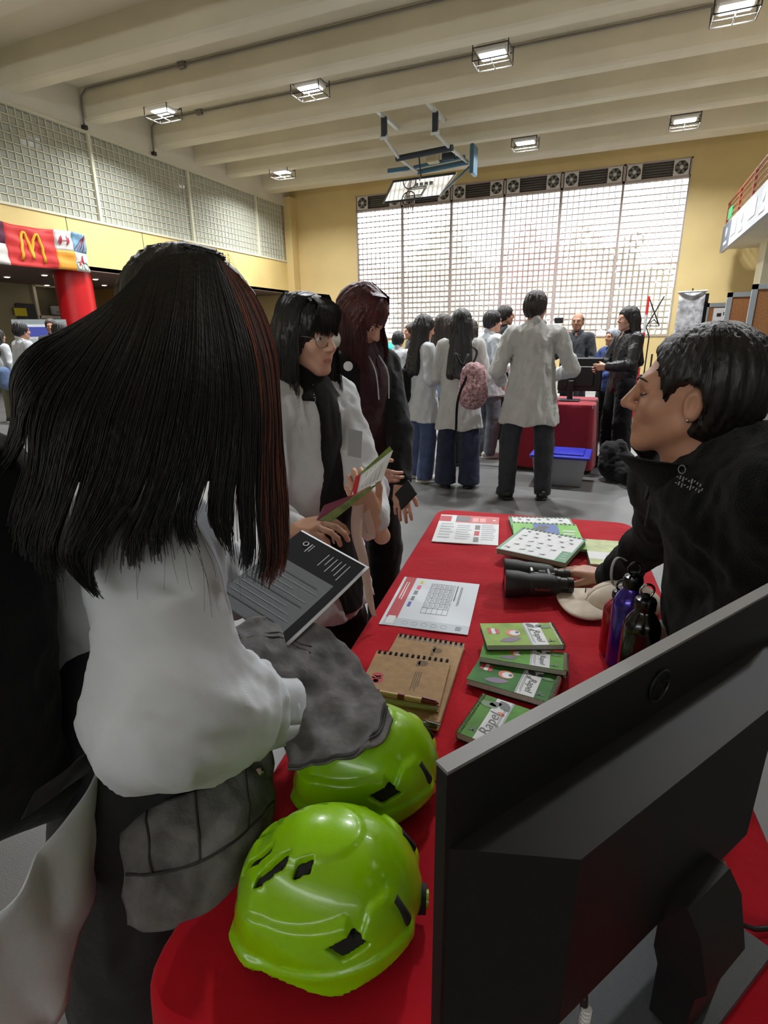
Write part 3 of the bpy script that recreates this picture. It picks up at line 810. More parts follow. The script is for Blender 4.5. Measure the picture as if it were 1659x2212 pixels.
def rapel(px, z0, th, side, mcov, label, flip=False, grp=None):
    F = Flat(px, z0+th); t = thing('spiral_notebook', label, 'notebook', onloc(F,z0), group=grp)
    F.slab(MB(),0,0,1,1,z0,z0+.0015).build('back_cover', m_black, t)
    F.slab(MB(),.012,.012,.988,.988,z0+.0015,z0+th-.0012).build('page_block', m_pages, t)
    cv = F.slab(MB(),0,0,1,1,z0+th-.0012,z0+th).build('front_cover', mcov, t); z = z0+th+.0003
    # sizes along u; with the binding on the right the name band sits right of the middle
    X = (lambda u: u) if not flip else (lambda u: 1-u)
    def R(m, a, b, c, d, dz=0.0, name='print'):
        u0, u1 = sorted((X(a),X(c))); F.rect(MB(),u0,b,u1,d,z+dz).build(name,m,cv)
    R(m_paper,.60,0,.80,1,name='white_band'); R(m_lgrey,.575,0,.60,1,name='band_stripe')
    R(m_redp,.07,.22,.12,.48,.0002); R(m_paper,.12,.25,.17,.5,.0002); R(m_redp,.17,.28,.22,.5,.0002)
    s = F.l
    mb = MB(); F.disc(mb,X(.40),.46,s*.17,z+.0002,24,.9); mb.build('eye_ring',m_orange,cv)
    mb = MB(); F.disc(mb,X(.42),.47,s*.125,z+.0004,24,.9); mb.build('eye_white',m_paper,cv)
    mb = MB(); F.disc(mb,X(.455),.45,s*.045,z+.0006,16); mb.build('pupil',m_ink,cv)
    mb = MB(); F.leaf(mb,X(.33),.76,s*.55,s*.10,-.25 if not flip else .25,z+.0002); mb.build('beak',m_purple,cv)
    mb = MB(); F.leaf(mb,X(.67),.13,s*.26,s*.08,.8,z+.0004); F.leaf(mb,X(.78),.15,s*.2,s*.06,-.5,z+.0004); mb.build('leaf_motif',m_leafd,cv)
    mb = MB(); F.leaf(mb,X(.86),.2,s*.3,s*.07,.1,z+.0004); mb.build('leaf_motif',m_leafg,cv)
    mb = MB(); F.leaf(mb,X(.66),.33,s*.13,s*.04,.3,z+.0004); mb.build('leaf_motif',m_orange if flip else m_leafd,cv)
    mb = MB(); F.rect(mb,min(X(.80),X(.90)),.83,max(X(.80),X(.90)),.86,z+.0004); F.rect(mb,min(X(.84),X(.855)),.73,max(X(.84),X(.855)),.86,z+.0004); mb.build('twig_motif',m_leafd,cv)
    lettering('Rapel', s*.235, F.fr(X(.715),.60,z+.0006,(math.pi/2 if not flip else -math.pi/2)), m_ink, parent=cv, shear=.2)
    mb = MB(); text_lines(F,mb,min(X(.615),X(.645)),.2,max(X(.615),X(.645)),.95,2,z+.0004,1,.4,True); mb.build('fine_print',m_grey,cv)
    binding(F,side,0,th,22 if side!='T' else 20,m_wire,.006,t,z0)
    return F
z1 = ZT
rapel([(1036,1424),(1220,1458),(1184,1516),(1007,1466)],z1,.016,'R',m_green3,'dark green bird notebook at the bottom of the fanned stack',grp='notebooks with a bird eye on the cover')
rapel([(1046,1395),(1229,1402),(1221,1452),(1036,1416)],z1+.0175,.014,'R',m_green2,'green bird notebook in the middle of the fanned stack',grp='notebooks with a bird eye on the cover')
rapel([(1035,1345),(1191,1347),(1225,1395),(1053,1392)],z1+.033,.014,'R',m_green1,'pale green bird notebook on top of the fanned stack',grp='notebooks with a bird eye on the cover')
Fb = [(1157+60,1524+55),(1120,1740),(991,1579),(1039,1497)]
rapel([(1039,1497),(1215,1556),(1170,1655),(991,1580)],z1,.016,'L',m_green2,'green bird notebook lying alone beside the monitor',flip=True,grp='notebooks with a bird eye on the cover')

# kraft notebooks
def kraft(px, z0, th, label, elastic=True, logo=True):
    F = Flat(px, z0+th); t = thing('kraft_notebook', label, 'notebook', onloc(F,z0))
    F.slab(MB(),0,0,1,1,z0,z0+.002).build('back_cover', m_kraft, t); F.slab(MB(),.01,.02,.98,.985,z0+.002,z0+th-.002).build('page_block', m_pages, t)
    cv = F.slab(MB(),0,0,1,.97,z0+th-.002,z0+th).build('front_cover', m_kraft, t); z = z0+th+.0003
    n = 13; mb = MB()
    for i in range(n):
        u = (i+.6)/(n+.2)
        for du in (-.008,.008):
            c = np.array(F.P(u+du,0,z0+th/2)); pts = [c - F.ey*(math.cos(a)*.009-.004)+np.array([0,0,math.sin(a)*(th/2+.003)]) for a in np.linspace(0,2*math.pi,10,endpoint=False)]
            mb.tube(pts,.0013,4,closed=True)
    mb.build('wire_binding', m_wireblk, t)
    mb = MB()
    for i in range(n): u = (i+.6)/(n+.2); F.rect(mb,u-.022,.025,u+.022,.06,z)
    mb.build('punched_slots', m_ink, cv)
    if logo:
        mb = MB()
        for k in range(3):
            a = k*2.094+.5
            F.leaf(mb,.16+.045*math.cos(a),.62+.075*math.sin(a)*F.w/F.l,.026,.008,a+1.57,z)
            F.leaf(mb,.16+.03*math.cos(a+1),.62+.05*math.sin(a+1)*F.w/F.l,.014,.006,a+.2,z)
        mb.build('recycling_mark', m_redp, cv)
    mb = MB(); text_lines(F,mb,.60,.36,.70,.78,4,z,4,.5,True); mb.build('printed_lines', m_kink, cv)
    mb = MB(); F.disc(mb,.66,.16,.011,z); F.rect(mb,.58,.1,.625,.24,z); mb.build('printed_crest', m_kink, cv)
    return F, t
K1, kt = kraft([(851,1367),(1000,1391),(950,1574),(786,1530)],ZT,.013,'kraft card notebook at the bottom of the pair, half covered',logo=False)
K2, kt2 = kraft([(811,1405),(977,1427),(945,1528),(772,1500)],ZT+.0145,.013,'kraft card notebook with a red recycling mark on top')
# pens tucked along the lower edges
def pen(a, b, zc, label, mA, mB):
    a = onT(*a,zc); b = onT(*b,zc); d = unit(b-a); L = np.linalg.norm(b-a)
    t = thing('ballpoint_pen', label, 'pen', ((a+b)/2)[:3]-V3(0,0,.005))
    at = lambda s_: a+d*L*s_
    MB().tube([at(.12),at(.75)],.0046,10).build('barrel', mB, t, smooth=True, angle=50)
    MB().tube([at(.40),at(.5)],.0056,10).build('grip_ring', mA, t, smooth=True, angle=50)
    MB().tube([at(0),at(.02),at(.12)],[.003,.0052,.0054],10).build('push_button', mA, t, smooth=True, angle=50)
    MB().tube([at(.75),at(.95),at(.99),at(1)],[.0054,.0048,.0025,.001],10).build('tip', mA, t, smooth=True, angle=50)
    MB().bbox_(at(.86)+V3(0,0,.0065),(.03,.004,.002),.0008).build('clip', mA, t)
pen((803,1492),(948,1520),ZT+.0335,'dark red and tan pen on the upper kraft notebook',mat('pen_maroon',rgb(120,24,34),.4),mat('pen_tan',rgb(206,180,134),.5))
pen((880,1556),(945,1570),ZT+.0195,'green pen peeking out on the lower kraft notebook',mat('pen_green',rgb(70,84,40),.4),mat('pen_green2',rgb(96,110,62),.4))

# information sheet
F = Flat([(873,1247),(1035,1265),(1011,1374),(820,1350)],.002)
t = thing('information_sheet','white printed leaflet with a table of schedules and a red edge','leaflet',onloc(F,ZT))
sh = F.slab(MB(),0,0,1,1,ZT,ZT+.0012).build('sheet', mat('paper_bluish',rgb(214,222,230),.5), t); z = ZT+.0015
F.rect(MB(),.035,0,.17,.86,z).build('red_strip', m_redp, sh); F.rect(MB(),.035,.86,1,1,z).build('pale_footer', mat('paper_grey',rgb(188,198,206),.5), sh)
F.rect(MB(),.06,.83,.15,.965,z+.0003).build('stamp_box', m_paper, sh)
mb = MB(); F.rect(mb,.24,.06,.29,.12,z); mb.build('swatch', m_yelp, sh); mb = MB(); F.rect(mb,.23,.17,.28,.26,z); mb.build('swatch', M('print_pink',rgb(220,70,110),.5), sh)
mb = MB(); F.rect(mb,.22,.29,.27,.38,z); F.rect(mb,.22,.41,.26,.50,z); mb.build('swatch', m_grey, sh); mb = MB(); F.rect(mb,.21,.53,.25,.63,z); mb.build('swatch', m_bluep, sh)
mb = MB()
for i in range(6): u = .40+.062*i; F.rect(mb,u,.1,u+.004,.72,z)
for j in range(7): v = .1+.103*j; F.rect(mb,.40,v,.71,v+.006,z)
mb.build('ruled_grid', m_black, sh)
mb = MB()
for i in range(5):
    for j in range(5): text_lines(F,mb,.41+.062*i,.12+.103*j,.41+.062*i+.045,.12+.103*j+.08,3,z,i*7+j,.45,True)
mb.build('grid_text', m_grey, sh)
mb = MB(); text_lines(F,mb,.785,.12,.815,.58,2,z+.0003,6,.45,True); mb.build('heading_marks',m_black,sh)
mb = MB(); text_lines(F,mb,.735,.1,.75,.7,1,z,2); mb.build('heading_line',m_black,sh)
mb = MB()
for i in range(5):
    c = np.array(F.P(.28+.11*i,.93,z)); mb.tube([c+F.ex*.008*math.cos(a)+F.ey*.008*math.sin(a) for a in np.linspace(0,2*math.pi,14,endpoint=False)],.0004,4,closed=True)
text_lines(F,mb,.85,.9,.92,.97,3,z,5,.4); mb.build('footer_marks', m_grey, sh)
mb = MB(); text_lines(F,mb,.07,.12,.13,.6,2,z+.0003,3,.4,True); mb.build('strip_text', m_paper, sh)
# leaflet stack at the far end
for k in range(3):
    F = Flat([(953+k*1.0,1113),(1077+k*1.5,1120),(1071+k*1.5,1179),(932-k*1.0,1172)],.003)
    zz = ZT+.0009*k
    t = thing('folded_leaflet',['folded leaflet at the bottom of the small pile at the far table end','folded leaflet in the middle of the small pile at the far table end','folded white leaflet with red header on top of the small pile'][k],'leaflet',onloc(F,zz),group='leaflets piled at the far end')
    sh = F.slab(MB(),0,0,1,1,zz,zz+.0008).build('sheet', m_paper, t); z = zz+.0012
    if k == 2:
        F.rect(MB(),.28,0,1,.28,z).build('red_header', mat('print_salmon',rgb(206,84,84),.5), sh); F.rect(MB(),.0,.05,.2,.26,z).build('red_tab', m_redp, sh)
        F.rect(MB(),.28,.03,.52,.24,z+.0003).build('photo_strip', m_grey, sh)
        mb = MB(); text_lines(F,mb,.06,.34,.28,.92,6,z,1,.4); text_lines(F,mb,.33,.38,.58,.92,7,z,2,.4); text_lines(F,mb,.73,.34,.97,.9,8,z,3,.4); mb.build('printed_lines', m_lgrey, sh)
        mb = MB(); F.rect(mb,.62,.36,.70,.52,z); F.rect(mb,.62,.78,.70,.94,z); mb.build('small_photo', m_grey, sh); mb = MB(); F.rect(mb,.62,.57,.70,.73,z); mb.build('red_box', m_redp, sh)
        mb = MB(); F.rect(mb,.56,.08,.66,.24,z+.0003); F.rect(mb,.68,.08,.78,.24,z+.0003); mb.build('header_marks', M('print_pale_pink',rgb(232,160,156),.5), sh)
        mb = MB(); F.disc(mb,.92,.14,.007,z+.0003); mb.build('round_crest', m_paper, sh)

# bird guides
m_cgreen = mat('cover_teal_green', rgb(58,138,88), .4); m_lime = mat('cover_lime', rgb(110,190,52), .4, .1, 20); m_pblue = mat('print_sky_blue', rgb(70,96,168), .5)
def guide(px, z0, th, label, birds, cov):
    F = Flat(px, z0+th); t = thing('bird_guide', label, 'notebook', onloc(F,z0))
    F.slab(MB(),0,0,1,1,z0,z0+.002).build('back_cover', m_cgreen, t); F.slab(MB(),.01,.02,.99,.99,z0+.002,z0+th-.0015).build('page_block', mat('page_edges_warm',rgb(150,130,120),.8), t)
    cv = F.slab(MB(),0,0,1,1,z0+th-.0015,z0+th).build('front_cover', cov, t); z = z0+th+.0003
    mb = MB(); n = 15
    for i in range(n):
        u = (i+.5)/n; c = np.array(F.P(u,0,z0+th/2)); pts = [c - F.ey*(math.cos(a)*.007-.003)+np.array([0,0,math.sin(a)*(th/2+.002)]) for a in np.linspace(0,2*math.pi,9,endpoint=False)]
        mb.tube(pts,.0013,4,closed=True)
    mb.build('comb_binding', m_wireblk, t)
    mb = MB()
    for i in range(n): u = (i+.5)/n; F.rect(mb,u-.02,.02,u+.02,.06,z+.0003)
    mb.build('punched_slots', m_ink, cv)
    if birds:
        F.poly(MB(),[(.05,.98),(.84,.98),(.84,.62),(.97,.62),(.97,.04),(.05,.04)],z).build('white_panel', m_paper, cv)
        rng = np.random.default_rng(4); mb = MB(); mr = MB()
        for i in range(5):
            for j in range(5):
                u = .14+.17*i+rng.uniform(-.03,.03)+(.05 if j%2 else 0); v = .14+.18*j+rng.uniform(-.03,.03)
                if u > .78 and v > .55: continue
                if u > .92: continue
                a = rng.uniform(-.5,1.0); L = F.w*.095
                F.leaf(mb,u,v,L,L*.17,a,z+.0004); F.leaf(mb,u+.018*math.cos(a),v-.02,L*.7,L*.10,a-.7,z+.0005); F.leaf(mb,u-.03*math.cos(a),v-.02*math.sin(a)*F.w/F.l,L*.35,L*.1,a+.2,z+.0006)
                F.rect(mr,u-.045,v+.05,u+.0,v+.06,z+.0003)
        tag(mb.build('bird_silhouettes', m_leafd, cv),kind='stuff'); mr.build('bird_captions', m_lgrey, cv)
        F.rect(MB(),.86,.66,.985,.98,z).build('green_box', mat('print_green_box',rgb(70,150,96),.5), cv)
        mb = MB(); text_lines(F,mb,.88,.70,.97,.95,3,z+.0004,2,.35); mb.build('box_text', m_lgrey, cv)
        mb = MB(); c = np.array(F.P(.10,.86,z+.0004)); mb.tube([c+F.ex*.005*math.cos(a)+F.ey*.005*math.sin(a) for a in np.linspace(0,2*math.pi,12,endpoint=False)],.0006,4,closed=True); mb.build('crest', m_grey, cv)
    else:
        F.rect(MB(),.32,.04,.70,1,z).build('blue_panel', m_pblue, cv)
        mb = MB(); F.leaf(mb,.40,.30,.05,.016,.3,z+.0004); F.leaf(mb,.47,.2,.05,.018,-.2,z+.0004); F.leaf(mb,.36,.5,.05,.012,.9,z+.0004); F.disc(mb,.44,.28,.014,z+.0005); mb.build('bird_photo', m_leafd, cv)
        mb = MB(); text_lines(F,mb,.75,.3,.95,.9,5,z+.0004,9,.4); mb.build('title_lines', m_paper, cv)
    return F
guide([(1105,1117),(1232,1117),(1256,1165),(1106,1163)],ZT,.012,'bird guide with white cover at the back of the overlapping guides',True,m_cgreen)
guide([(1111,1128),(1247,1132),(1264,1185),(1108,1180)],ZT+.0135,.010,'lime green bird guide with a blue panel between the two white ones',False,m_lime)
guide([(1124,1136),(1258,1166),(1226,1220),(1082,1184)],ZT+.025,.017,'white bird guide with rows of small birds on top of the others',True,m_cgreen)
# pale booklet stack by the hand
for k in range(2):
    F = Flat([(1266,1168),(1352,1172),(1362,1226),(1270,1222)],.02); z0 = ZT+.011*k; t = thing('small_notebook',['small notebook at the bottom of the pair near the resting hand','small pale green notebook with a white band near the resting hand'][k],'notebook',onloc(F,z0))
    F.slab(MB(),0,0,1,1,z0,z0+.0015).build('back_cover', m_black, t); F.slab(MB(),.01,.01,.99,.99,z0+.0015,z0+.0085).build('page_block', m_pages, t)
    cv = F.slab(MB(),0,0,1,1,z0+.0085,z0+.010).build('front_cover', mat('cover_pale_green',rgb(184,196,136),.5,.15,30), t)
    if k:
        F.rect(MB(),0,.52,1,.8,z0+.0103).build('white_band', m_paper, cv); lettering('Rapel',.016,F.fr(.55,.66,z0+.0106),m_grey,parent=cv,shear=.2)
        mb = MB(); F.disc(mb,.85,.3,.008,z0+.0104); mb.build('pale_spot', m_paper, cv)

# binoculars
m_rub = mat('rubber_black', rgb(20,20,21), .55, .15, 40, .15, 500); m_rub2 = mat('rubber_gloss', rgb(34,34,35), .32)
bt = thing('binoculars','black rubber binoculars lying on the red cloth beside the hand','binoculars',onT(1160,1270))
r_big, r_small = .039, .021
O1 = onT(1103,1232,.036); O2 = onT(1090,1276,.036); E1 = onT(1228,1243,.036); E2 = onT(1222,1278,.036)
axis = unit((E1-O1)+(E2-O2)); axis[2] = 0; axis = unit(axis); side = np.array([-axis[1],axis[0],0]); mid = (O1+O2+E1+E2)/4; mid[2] = TZ+.044
hl = .5*(np.linalg.norm(E1-O1)+.02); sp = .042
for s_ in (1,-1):
    c = mid+side*s_*sp; A = lambda x, off=0.0: c+axis*x*hl-side*s_*off
    b_ = MB()
    pts = [(-1.0,0),(-.97,0),(-.60,0),(-.28,0),(-.18,0)]; b_.tube([A(x) for x,_ in pts],[r_big*1.0,r_big*1.04,r_big*1.0,r_big*.84,r_big*.80],24)
    b_.build('objective_barrel', m_rub, bt, smooth=True, angle=50)
    MB().tube([A(-1.005),A(-.99)],[.027,.027],20).build('objective_lens', mat('lens_glass',rgb(20,22,30),.05,spec=1.0), bt, smooth=True, angle=40)
    V, F_ = solid([cap(A(-.22),A(.30,.006),r_big*.86,r_big*.80,.01),cap(A(.1,.012),A(.34,.014),r_big*.74,r_big*.6,.01)],.0035); mesh_np('prism_housing',[(V,F_)],m_rub,bt)
    MB().tube([A(.36,.012),A(.46,.012),A(.48,.012),A(.62,.012),A(.64,.012),A(.82,.012),A(.84,.012),A(1.0,.012)],[.021,.021,.0235,.0235,.0205,.0205,.0225,.0215],22).build('eyepiece', m_rub2, bt, smooth=True, angle=30)
MB().tube([mid-axis*.25*hl+V3(0,0,.012),mid+axis*.5*hl+V3(0,0,.012)],.010,14).build('hinge_bar', m_rub2, bt, smooth=True, angle=40)
MB().tube([mid+axis*.02*hl+V3(0,0,.014),mid+axis*.22*hl+V3(0,0,.014)],.0145,18).build('focus_wheel', m_rub, bt, smooth=True, angle=40)
mb = MB()
for x in (-.18,.32): mb.tube([mid+axis*x*hl+side*.03+V3(0,0,.02),mid+axis*x*hl-side*.03+V3(0,0,.02)],.007,10)
mb.build('bridge_arms', m_rub2, bt, smooth=True, angle=40)
mb = MB().tube([mid-axis*.19*hl+side*.012+V3(0,0,.028),mid-axis*.19*hl-side*.012+V3(0,0,.028)],.004,8); mb.build('hinge_rivet', m_wire, bt)
lettering('Bushnell',.012,frame(mid-side*sp*2.02+axis*.05*hl+V3(0,0,.004)-side*-.0065,axis,(0,0,1)),M('print_red_dim',rgb(150,70,70),.5),parent=bt)

# cap
m_cap = weave(mat('cap_cotton', rgb(214,200,182), .8, .08, 30), 1500, .2)
cp = onT(1318,1318,.05); ct = thing('baseball_cap','beige cotton cap with its visor towards the notebooks behind the bottles','cap',onT(1300,1325))
vdir = unit(onT(1224,1318)-onT(1318,1322)); vs_ = np.array([-vdir[1],vdir[0],0])
cc = onT(1345,1316); cc[2] = TZ+ZT
def crown(u, v):
    a = 2*math.pi*u; th = math.radians(4+86*(1-v)); r = .088
    p = cc+vdir*(r*1.12*math.cos(a)*math.cos(math.radians(90)-th if False else 0)*math.sin(th if False else (math.pi/2)*(1-v)**.8+.02))+vs_*(r*.92*math.sin(a)*math.sin((math.pi/2)*(1-v)**.8+.02)); 
    p = p+V3(0,0,.012+.062*math.cos((math.pi/2)*(1-v)**.8)); return p
MB().sheet(crown,36,14,.003).build('crown', m_cap, ct, smooth=True)
def visor(u, v):
    a = (u-.5)*math.pi*.98; r0 = .084
    e = cc+vdir*r0*1.1*math.cos(a)+vs_*r0*.95*math.sin(a)
    o = cc+vdir*(.085+.092*max(0,math.cos(a))**.45)+vs_*.092*math.sin(a)*1.0
    p = e*(1-v)+o*v; p[2] = TZ+ZT+.018-.012*v+ .010*(1-abs(2*u-1)**2)*v; return p
MB().sheet(visor,30,8,.003).build('visor', m_cap, ct, smooth=True)
MB().tube([cc+V3(0,0,.072),cc+V3(0,0,.078)],[.007,.003],10).build('top_button', m_cap, ct, smooth=True)
bx = cc+vdir*.099+vs_*-.02+V3(0,0,.04)
MB().bbox_(bx,(.003,.012,.012),.001).build('badge', m_black, ct)

# bottles
def bottle(px_base, h, r, m, label, ring=True):
    c = V3(*px_base); c[2] = TZ+ZT; t = thing('water_bottle', label, 'bottle', c)
    s = h/.235
    MB().lathe([(r*.90,0),(r*.98,.004),(r,.012*s),(r,.148*s),(r*.97,.160*s),(r*.86,.172*s),(r*.68,.184*s),(r*.52,.192*s),(r*.48,.198*s)],c,32).build('body', m, t, smooth=True, angle=60)
    MB().lathe([(r*.56,.197*s),(r*.58,.200*s),(r*.58,.216*s),(r*.52,.222*s),(r*.20,.225*s),(r*.18,.232*s)],c,24).build('screw_cap', m_capb, t, smooth=True, angle=40)
    top = c+V3(0,0,.236*s)
    MB().tube([top+(_r0*math.cos(a)+V3(0,0,math.sin(a)))*.014+V3(0,0,.004) for a in np.linspace(0,2*math.pi,18,endpoint=False)],.0026,8,closed=True).build('carry_ring', m_capb if not ring else m_chrome, t, smooth=True)
    return t
m_capb = mat('bottle_cap_black', rgb(14,14,15), .25); m_chrome = mat('chrome', rgb(190,190,190), .12, metal=1.0)
bt1 = bottle(onT(1326,1412),.17,.036,mat('bottle_red',rgb(150,20,34),.28,metal=.35,coat=.5),'red metal water bottle mostly hidden behind the purple one',False)
bt2 = bottle(onT(1342,1440),.235,.036,mat('bottle_purple',rgb(56,34,150),.22,metal=.55,coat=.6),'glossy purple metal water bottle with a black screw cap',False)
bt3 = bottle(onT(1366,1490),.225,.037,mat('bottle_black',rgb(8,8,9),.2,coat=.4),'glossy black metal water bottle with a steel ring',True)
tr = thing('wrist_strap','grey looped strap hanging beside the purple bottle','strap',onT(1318,1330))
p0 = np.array(bt1.location)+V3(0,0,.20)
MB().sheet(lambda u,v: p0+(-_r0*(.03*math.sin(math.pi*u))+V3(0,0,.035-.05*u+.02*math.sin(6*u)))+_f*(v-.5)*.012,20,2,.0015).build('band', mat('strap_grey',rgb(150,150,150),.6), tr, smooth=True)
bxw = thing('paper_cup_carton','small white and pale blue carton standing behind the monitor edge','carton',onT(1428,1470))
c = onT(1428,1470); MB().bbox_((c[0],c[1],TZ+.068),(.05,.04,.126),.004).build('carton_body', mat('carton_blue',rgb(196,216,232),.5), bxw); MB().bbox_((c[0],c[1],TZ+.134),(.046,.036,.008),.002).build('lid', m_paper, bxw)
# ------------------------------------------------------------------ helmets
m_lime2 = mat('helmet_lime', rgb(140,196,0), .28, .04, 6, .03, 120, spec=.5, coat=.3)
m_foam = mat('helmet_foam_black', rgb(16,17,17), .8)
def helmet(c, yaw, label, tilt=0.0):
    "local: +x front, z up; built about its base centre"
    c = V3(*c); t = thing('climbing_helmet', label, 'helmet', c)
    Rz = np.array([[math.cos(yaw),-math.sin(yaw),0],[math.sin(yaw),math.cos(yaw),0],[0,0,1.0]])
    def W_(V): return V@Rz.T + c
    a, b, hh = .110, .091, .122
    def shape(P):
        x, y, z = P[:,0], P[:,1], P[:,2]
        d = sdf_eval([ell((0,0,.012),(a,b,hh),k=.02), ell((-.03,0,.02),(a*.93,b*1.0,hh*.93),k=.03)], P)
        # raised crown plate, side ridges that sweep back, brow ridge
        ay_ = np.abs(y); sst = lambda v: np.clip(v,0,1)**2*(3-2*np.clip(v,0,1))
        plate = ((x-.005)/.066)**2 + (y/.048)**2
        d = d - .0030*sst((1-plate)*3)*sst((z-.06)/.03)
        side_ = sst((ay_-.030)/.03)
        line = .082-.42*x*.55 - .022*sst((-x-.045)/.012)*sst((x+.075)/.012)
        d = d - .0060*sst((line-z)/.009)*side_
        line2 = .034-.42*x*.45
        d = d - .0045*sst((line2-z)/.008)*side_
        d = d - .005*sst((.022-z)/.02)
        d = d - .005*sst((.094-z)/.010)*sst((x-.05)/.03)
        return d
    vents = []
    def slot(cx, cy, cz, sx, sy, rot, sh=0.0):
        def f(P):
            q = P-V3(cx,cy,cz); qx = q[:,0]*math.cos(rot)+q[:,1]*math.sin(rot); qy = -q[:,0]*math.sin(rot)+q[:,1]*math.cos(rot)
            qx = qx - sh*qy
            return np.maximum(np.maximum(np.abs(qx)-sx, np.abs(qy)-sy), .06-P[:,2])
        return f
    for sy in (1,-1):
        vents += [slot(.080,sy*.020,0,.024,.0048,.12*sy,.6*sy), slot(.052,sy*.040,0,.021,.0058,.18*sy,.6*sy), slot(.010,sy*.046,0,.011,.0062,.2*sy,.5*sy)]
        vents.append((lambda sy: (lambda P: np.maximum((np.abs(P[:,0]+.050+.35*(P[:,2]-.062))/.026+np.abs(P[:,2]-.062)/.014-1)*.012, -P[:,1]*sy)))(sy))
    rimz = lambda P: .003+.034*np.clip((-P[:,0]-.01)/.11,0,1)**1.5+.010*np.clip(1-((P[:,0]-.02)/.06)**2,0,1)
    lo, hi = V3(-.145,-.125,-.012), V3(.145,.125,.165)
    def outer(P):
        sh_ = shape(P); d = sh_
        vv = vents[0](P)
        for v in vents[1:]: vv = np.minimum(vv, v(P))
        d = np.maximum(d, -np.maximum(vv, -(sh_+.011)))
        return np.maximum(d, rimz(P)-P[:,2])
    V, F = surfnet(outer, lo, hi, .0024, .012); mesh_np('shell', [(W_(relax(V,F,2,.35)),F)], m_lime2, t)
    def inner(P):
        vv = vents[0](P)
        for v in vents[1:]: vv = np.minimum(vv, v(P))
        return np.maximum(np.maximum(np.abs(shape(P)+.0085)-.0022, vv-.0008), rimz(P)+.004-P[:,2])
    V, F = surfnet(inner, lo, hi, .0024, .012); tag(mesh_np('foam_liner', [(W_(V),F)], m_foam, t), kind='stuff')
    MB().prism([(.098*math.cos(a_),.080*math.sin(a_)) for a_ in np.linspace(0,2*math.pi,32,endpoint=False)],.0005,.004,lambda v: tuple(W_(np.array([v]))[0])).build('headband_rim', m_foam, t)
    p = W_(np.array([[-.122,0,.030],[-.136,0,.030]])); MB().tube([p[0],p[1]],[.018,.017],20).build('rear_dial', m_foam, t, smooth=True, angle=40)
    p = W_(np.array([[-.139,0,.030],[-.136,0,.030]])); MB().tube([p[0],p[1]],[.011,.011],16).build('dial_cap', m_lime2, t, smooth=True, angle=40)
    for sy in (1,-1):
        q = W_(np.array([[-.098,sy*.045,.085],[-.114,sy*.048,.06],[-.108,sy*.05,.038]])); MB().tube(list(q),.0065,8).build('headlamp_clip', m_foam, t, smooth=True)
    return t
h1 = onT(700,1935,.02); h2 = onT(783,1668,.02)
hyaw = math.radians(196)
helmet((h1[0],h1[1],TZ+ZT), hyaw, 'lime green climbing helmet lying nearest the monitor on the red cloth')
helmet((h2[0],h2[1],TZ+ZT), hyaw, 'lime green climbing helmet partly covered by the grey denim jacket')

# ------------------------------------------------------------------ monitor seen from behind
m_mon = mat('monitor_black', rgb(19,19,20), .5, .1, 50, .04, 900, spec=.4); m_montop = mat('monitor_edge_grey', rgb(120,118,116), .45); m_base = mat('monitor_base_grey', rgb(62,64,66), .5, .08, 200, .05, 900)
MA = az(943,1652,1.16); MBp = az(1659,1265,1.16)
mex = unit(MBp-MA); mex[2] = 0; mex = unit(mex); men = np.array([mex[1],-mex[0],0])     # men points to the camera side (the back of the screen)
if men@(CAMP-MA) < 0: men = -men
Wm, zt_, zb_ = .545, 1.16, .815
def MP(u, d, z): p = MA+mex*u+men*d; return (p[0],p[1],z)
mo = thing('computer_monitor','large black computer monitor seen from behind at the near end of the red table','monitor',MP(Wm/2,.05,TZ))
# thin panel
MB().add([MP(0,0,zb_),MP(Wm,0,zb_),MP(Wm,0,zt_),MP(0,0,zt_),MP(0,.012,zb_),MP(Wm,.012,zb_),MP(Wm,.012,zt_),MP(0,.012,zt_)],[(0,1,2,3),(7,6,5,4),(4,5,1,0),(5,6,2,1),(7,4,0,3)]).build('screen_panel', m_mon, mo)
MB().add([MP(0,-.001,zt_),MP(Wm,-.001,zt_),MP(Wm,.0125,zt_),MP(0,.0125,zt_),MP(0,-.001,zt_+.003),MP(Wm,-.001,zt_+.003),MP(Wm,.0125,zt_+.003),MP(0,.0125,zt_+.003)],[(3,2,1,0),(4,5,6,7),(0,1,5,4),(1,2,6,5),(2,3,7,6),(3,0,4,7)]).build('top_edge', m_montop, mo)
MB().box((0,0,0),(0,0,0)) 
MB().add([MP(.006,-.002,zb_+.012),MP(Wm-.006,-.002,zb_+.012),MP(Wm-.006,-.002,zt_-.006),MP(.006,-.002,zt_-.006)],[(3,2,1,0)]).build('screen_glass', mat('screen_dark',rgb(12,12,14),.1), mo)
# rear housing: shallow upper part, a sloping shelf that faces up, a deep lower box
def ring(u0, u1, z0, z1, d): return [MP(u0,d,z0),MP(u1,d,z0),MP(u1,d,z1),MP(u0,d,z1)]
hb = MB()
R1 = ring(.004,Wm-.004,zb_+.004,zt_-.072,.012); R2 = ring(.085,Wm-.125,.892,zt_-.080,.070)
hb.add(R1+R2,[(4,5,1,0),(5,6,2,1),(6,7,3,2),(7,4,0,3),(7,6,5,4)])
hb.build('rear_housing', m_mon, mo)
